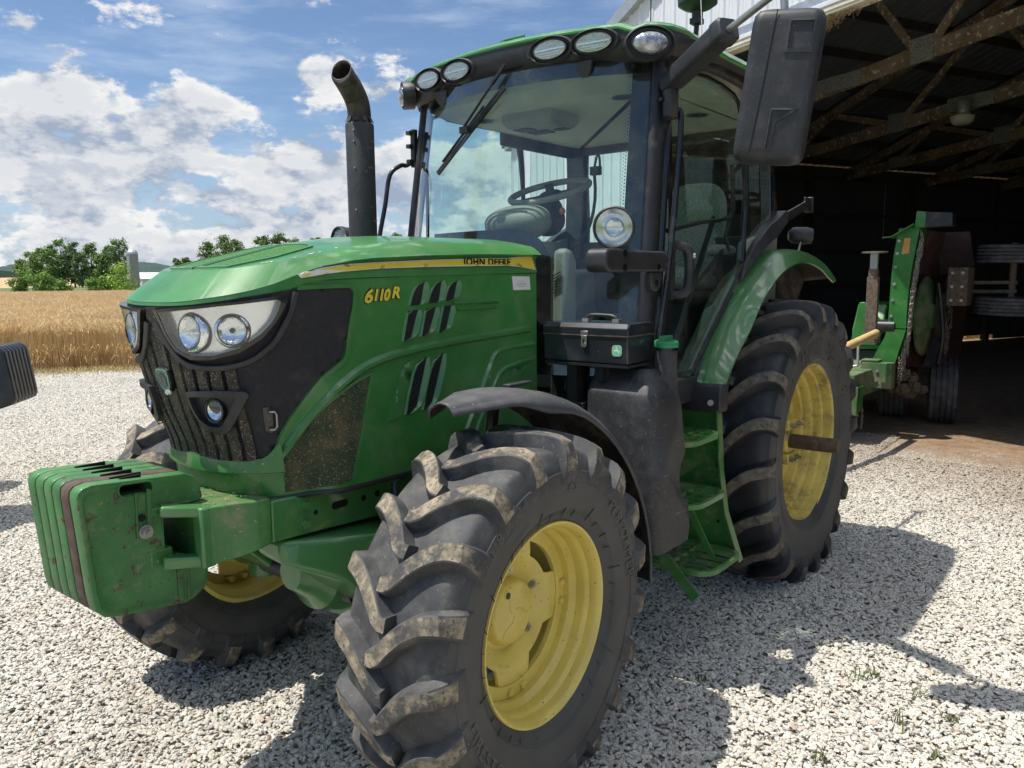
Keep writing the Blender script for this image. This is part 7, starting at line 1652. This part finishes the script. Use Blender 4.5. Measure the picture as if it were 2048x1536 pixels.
for k in range(14): z=.7*k+.4; pr+= [(z,1.62),(z+.05,1.66),(z+.15,1.66),(z+.2,1.62)]
pr+=[(10.2,1.62)]; mb.lathe(pr,n=32,ax=(0,0,1)); mb.build('silo_wall',SILO,silo,smooth=30)
mb=MB(); mb.lathe([(9.9+1.65*math.sin(a),1.68*math.cos(a)) for a in [PI/2*k/8 for k in range(8)]]+[(11.55,0)],n=32,ax=(0,0,1)); mb.build('silo_dome',GALV,silo,smooth=50)
mb=MB(); mb.bar((1.5,1.0,0),(1.5,1.0,9.5),.4,.4); mb.build('silo_chute',GALV,silo)
def far_barn(px,D,wd,dp,hw_,hr,label,roofm=SIDING,wallm=SIDING,rot=0.3):
    b=at(px,D); e=empty('farm_building',b,rz=math.atan2(b.y-CAMP.y,b.x-CAMP.x)+PI/2+rot); tag(e,label,'building')
    mb=MB(); mb.bx(-wd/2,wd/2,-dp/2,dp/2,0,hw_); mb.build('wall',wallm,e,smooth=0)
    mb=MB(); mb.prism([(-dp/2-.3,hw_),(0,hr),(dp/2+.3,hw_)],0,-wd/2-.3,wd/2+.3); mb.build('roof',roofm,e,smooth=0)
    mb=MB(); mb.bx(-wd/6,wd/6,-dp/2-.03,-dp/2-.002,0,hw_*.8); mb.bx(-wd/6,wd/6,dp/2+.002,dp/2+.03,0,hw_*.8); mb.build('door',TRIMG,e,smooth=0)
far_barn(318,285,14,9,2.6,4.9,'long low white farm building right of the silo')
far_barn(253,290,5,5,3.0,4.6,'small white building half hidden behind the tall tree by the silo')
far_barn(184,285,5,5,1.9,3.1,'small pale house glimpsed between the trees of the grove',roofm=GALV)
# ridges far off and the dark wood before them
def ridge(name,D,prof,m,thick=400):
    mb=MB(); A=[];B=[];Cb=[]
    for px,py in prof:
        t=at(px,D); h=(560.5-py)/FPX*D+1.7; A.append((t.x,t.y,-1)); t2=at(px,D+thick*.4); B.append((t2.x,t2.y,max(0,h*1.0+ (thick*.4)*(560.5-py)/FPX))); t3=at(px,D+thick); Cb.append((t3.x,t3.y,-1))
    mb.loft([A,B,Cb],False,False); o=mb.build(name,m,None,smooth=60); return o
HILLM=mat('wooded_ridge',(.055,.10,.075),rough=1,var=.5,vscale=.02,base2=(.035,.07,.06))
rnd=random.Random(3)
prof=[(-900,540),(-500,532),(-200,536),(-60,532),(0,529),(30,524),(60,527),(110,535),(160,540),(200,534),(240,526),(275,522),(310,524),(345,531),(380,538),(430,545),(520,540),(640,532),(760,528),(860,534),(980,542),(1300,540)]
prof2=[]
for (a,b_),(c,d_) in zip(prof,prof[1:]):
    for k in range(8): t=k/8; prof2.append((a+(c-a)*t,b_+(d_-b_)*t+rnd.uniform(-.7,.7)))
o=ridge('hills',2600,prof2,HILLM,900); tag(o,kind='structure')
o=ridge('far_wood',820,[(-300+8*k,538+rnd.uniform(-1.5,2)+4*math.sin(k*.3)) for k in range(47)],mat('far_wood_green',(.02,.045,.028),rough=1,var=.3,vscale=.1),20); tag(o,kind='stuff')
o=ridge('rising_field',330,[(-400+40*k,551+1.2*math.sin(k)) for k in range(40)],mat('stubble_slope',(.46,.32,.16),rough=1,var=.15,vscale=.02,base2=(.5,.38,.22)),480); tag(o,kind='structure')
# ------------------------------------------------------------------ second machine, only its black front weights come into view
hx=(r2*.98+Vector((fw.x,fw.y,0)).normalized()*.20); hx.z=0; hx.normalize(); hy=Vector((-hx.y,hx.x,0))    # hx = its forward direction, hy = its left
if hy.dot(fw)<0: hy=-hy
org=None
d=fw+r2*((16-1024)/FPX)-u2*((760-768)/FPX); org=CAMP+d*5.6
def L2W(x,y,z): v=org+hx*x+hy*y; return (v.x,v.y,z)
BLW=mat('black_cast_iron',(.020,.020,.022),rough=.33,var=.2,dust=.1,bump=.3,bscale=200)
zb=org.z-.215
names=['nearest','second','third','fourth','fifth','sixth','farthest']
for k in range(7):
    y0=k*.062; o=[(-.30,.02),(-.30,.40),(-.26,.43),(-.10,.455),(-.05,.45),(-.012,.42),(.0,.37),(.035,.10),(.03,.06),(-.0,.03),(-.22,-.03),(-.28,-.02)]; q=smoothpath(o+[o[0]],2)[:-1]
    mb=MB(); R0=lambda ins,y:[L2W(-.14+(x+.14)*(1-ins),y,zb+.2+(z-.2)*(1-ins)) for x,z in q]
    mb.loft([R0(.05,y0),R0(.01,y0+.008),R0(0,y0+.016),R0(0,y0+.040),R0(.01,y0+.048),R0(.05,y0+.055)]); g=mb.build('suitcase_weight',BLW,None,smooth=40); tag(g,'%s plate of the black ribbed weights at the left edge'%names[k].capitalize() if 0 else '%s of the black cast weights stacked at the left edge of the picture'%names[k],'tractor weight','black weights on the second tractor')
t2=empty('parked_tractor',L2W(-1.3,.2,0)); tag(t2,'second tractor mostly outside the picture, front end with black weights at the left edge','tractor')
o2=Vector(L2W(-1.3,.2,0))
def tb2(mb): mb.v=[tuple(Vector(L2W(*p_))-o2) for p_ in mb.v]; return mb
mb=MB(); mb.bx(-2.6,-.29,-.0,.42,zb+.05,zb+.28); mb.bx(-.32,-.10,.03,.40,zb+.12,zb+.20); tb2(mb).build('front_frame',GREEN,t2,bev=.01)
mb=MB(); mb.loft([[(x,y,z) for y,z in ((-.12,zb+.30),(-.12,zt),(.02,zt+.12),(.40,zt+.12),(.54,zt),(.54,zb+.30))] for x,zt in ((-.62,1.45),(-.70,1.65),(-2.4,1.85))]); tb2(mb).build('hood',GREEN,t2,smooth=30,bev=.02)
for s_ in (-.75,1.17):
    mb=MB(); mb.lathe([(-.2,.33),(-.2,.5),(-.17,.60),(0,.62),(.17,.60),(.2,.5),(.2,.33)],n=48,org=(-1.35,s_,.60),ax=(0,1,0)); tb2(mb).build('tyre',RUBBER,t2,smooth=40)
    mb=MB(); mb.lathe([(-.15,.0),(-.05,.2),(-.15,.33),(.15,.33),(.05,.2),(.15,0)],n=40,org=(-1.35,s_,.60),ax=(0,1,0)); tb2(mb).build('rim',YELLOW,t2,smooth=40)
mb=MB(); mb.tube([(-1.35,-.75,.60),(-1.35,1.17,.60)],.08,12); tb2(mb).build('front_axle',GREEN,t2)
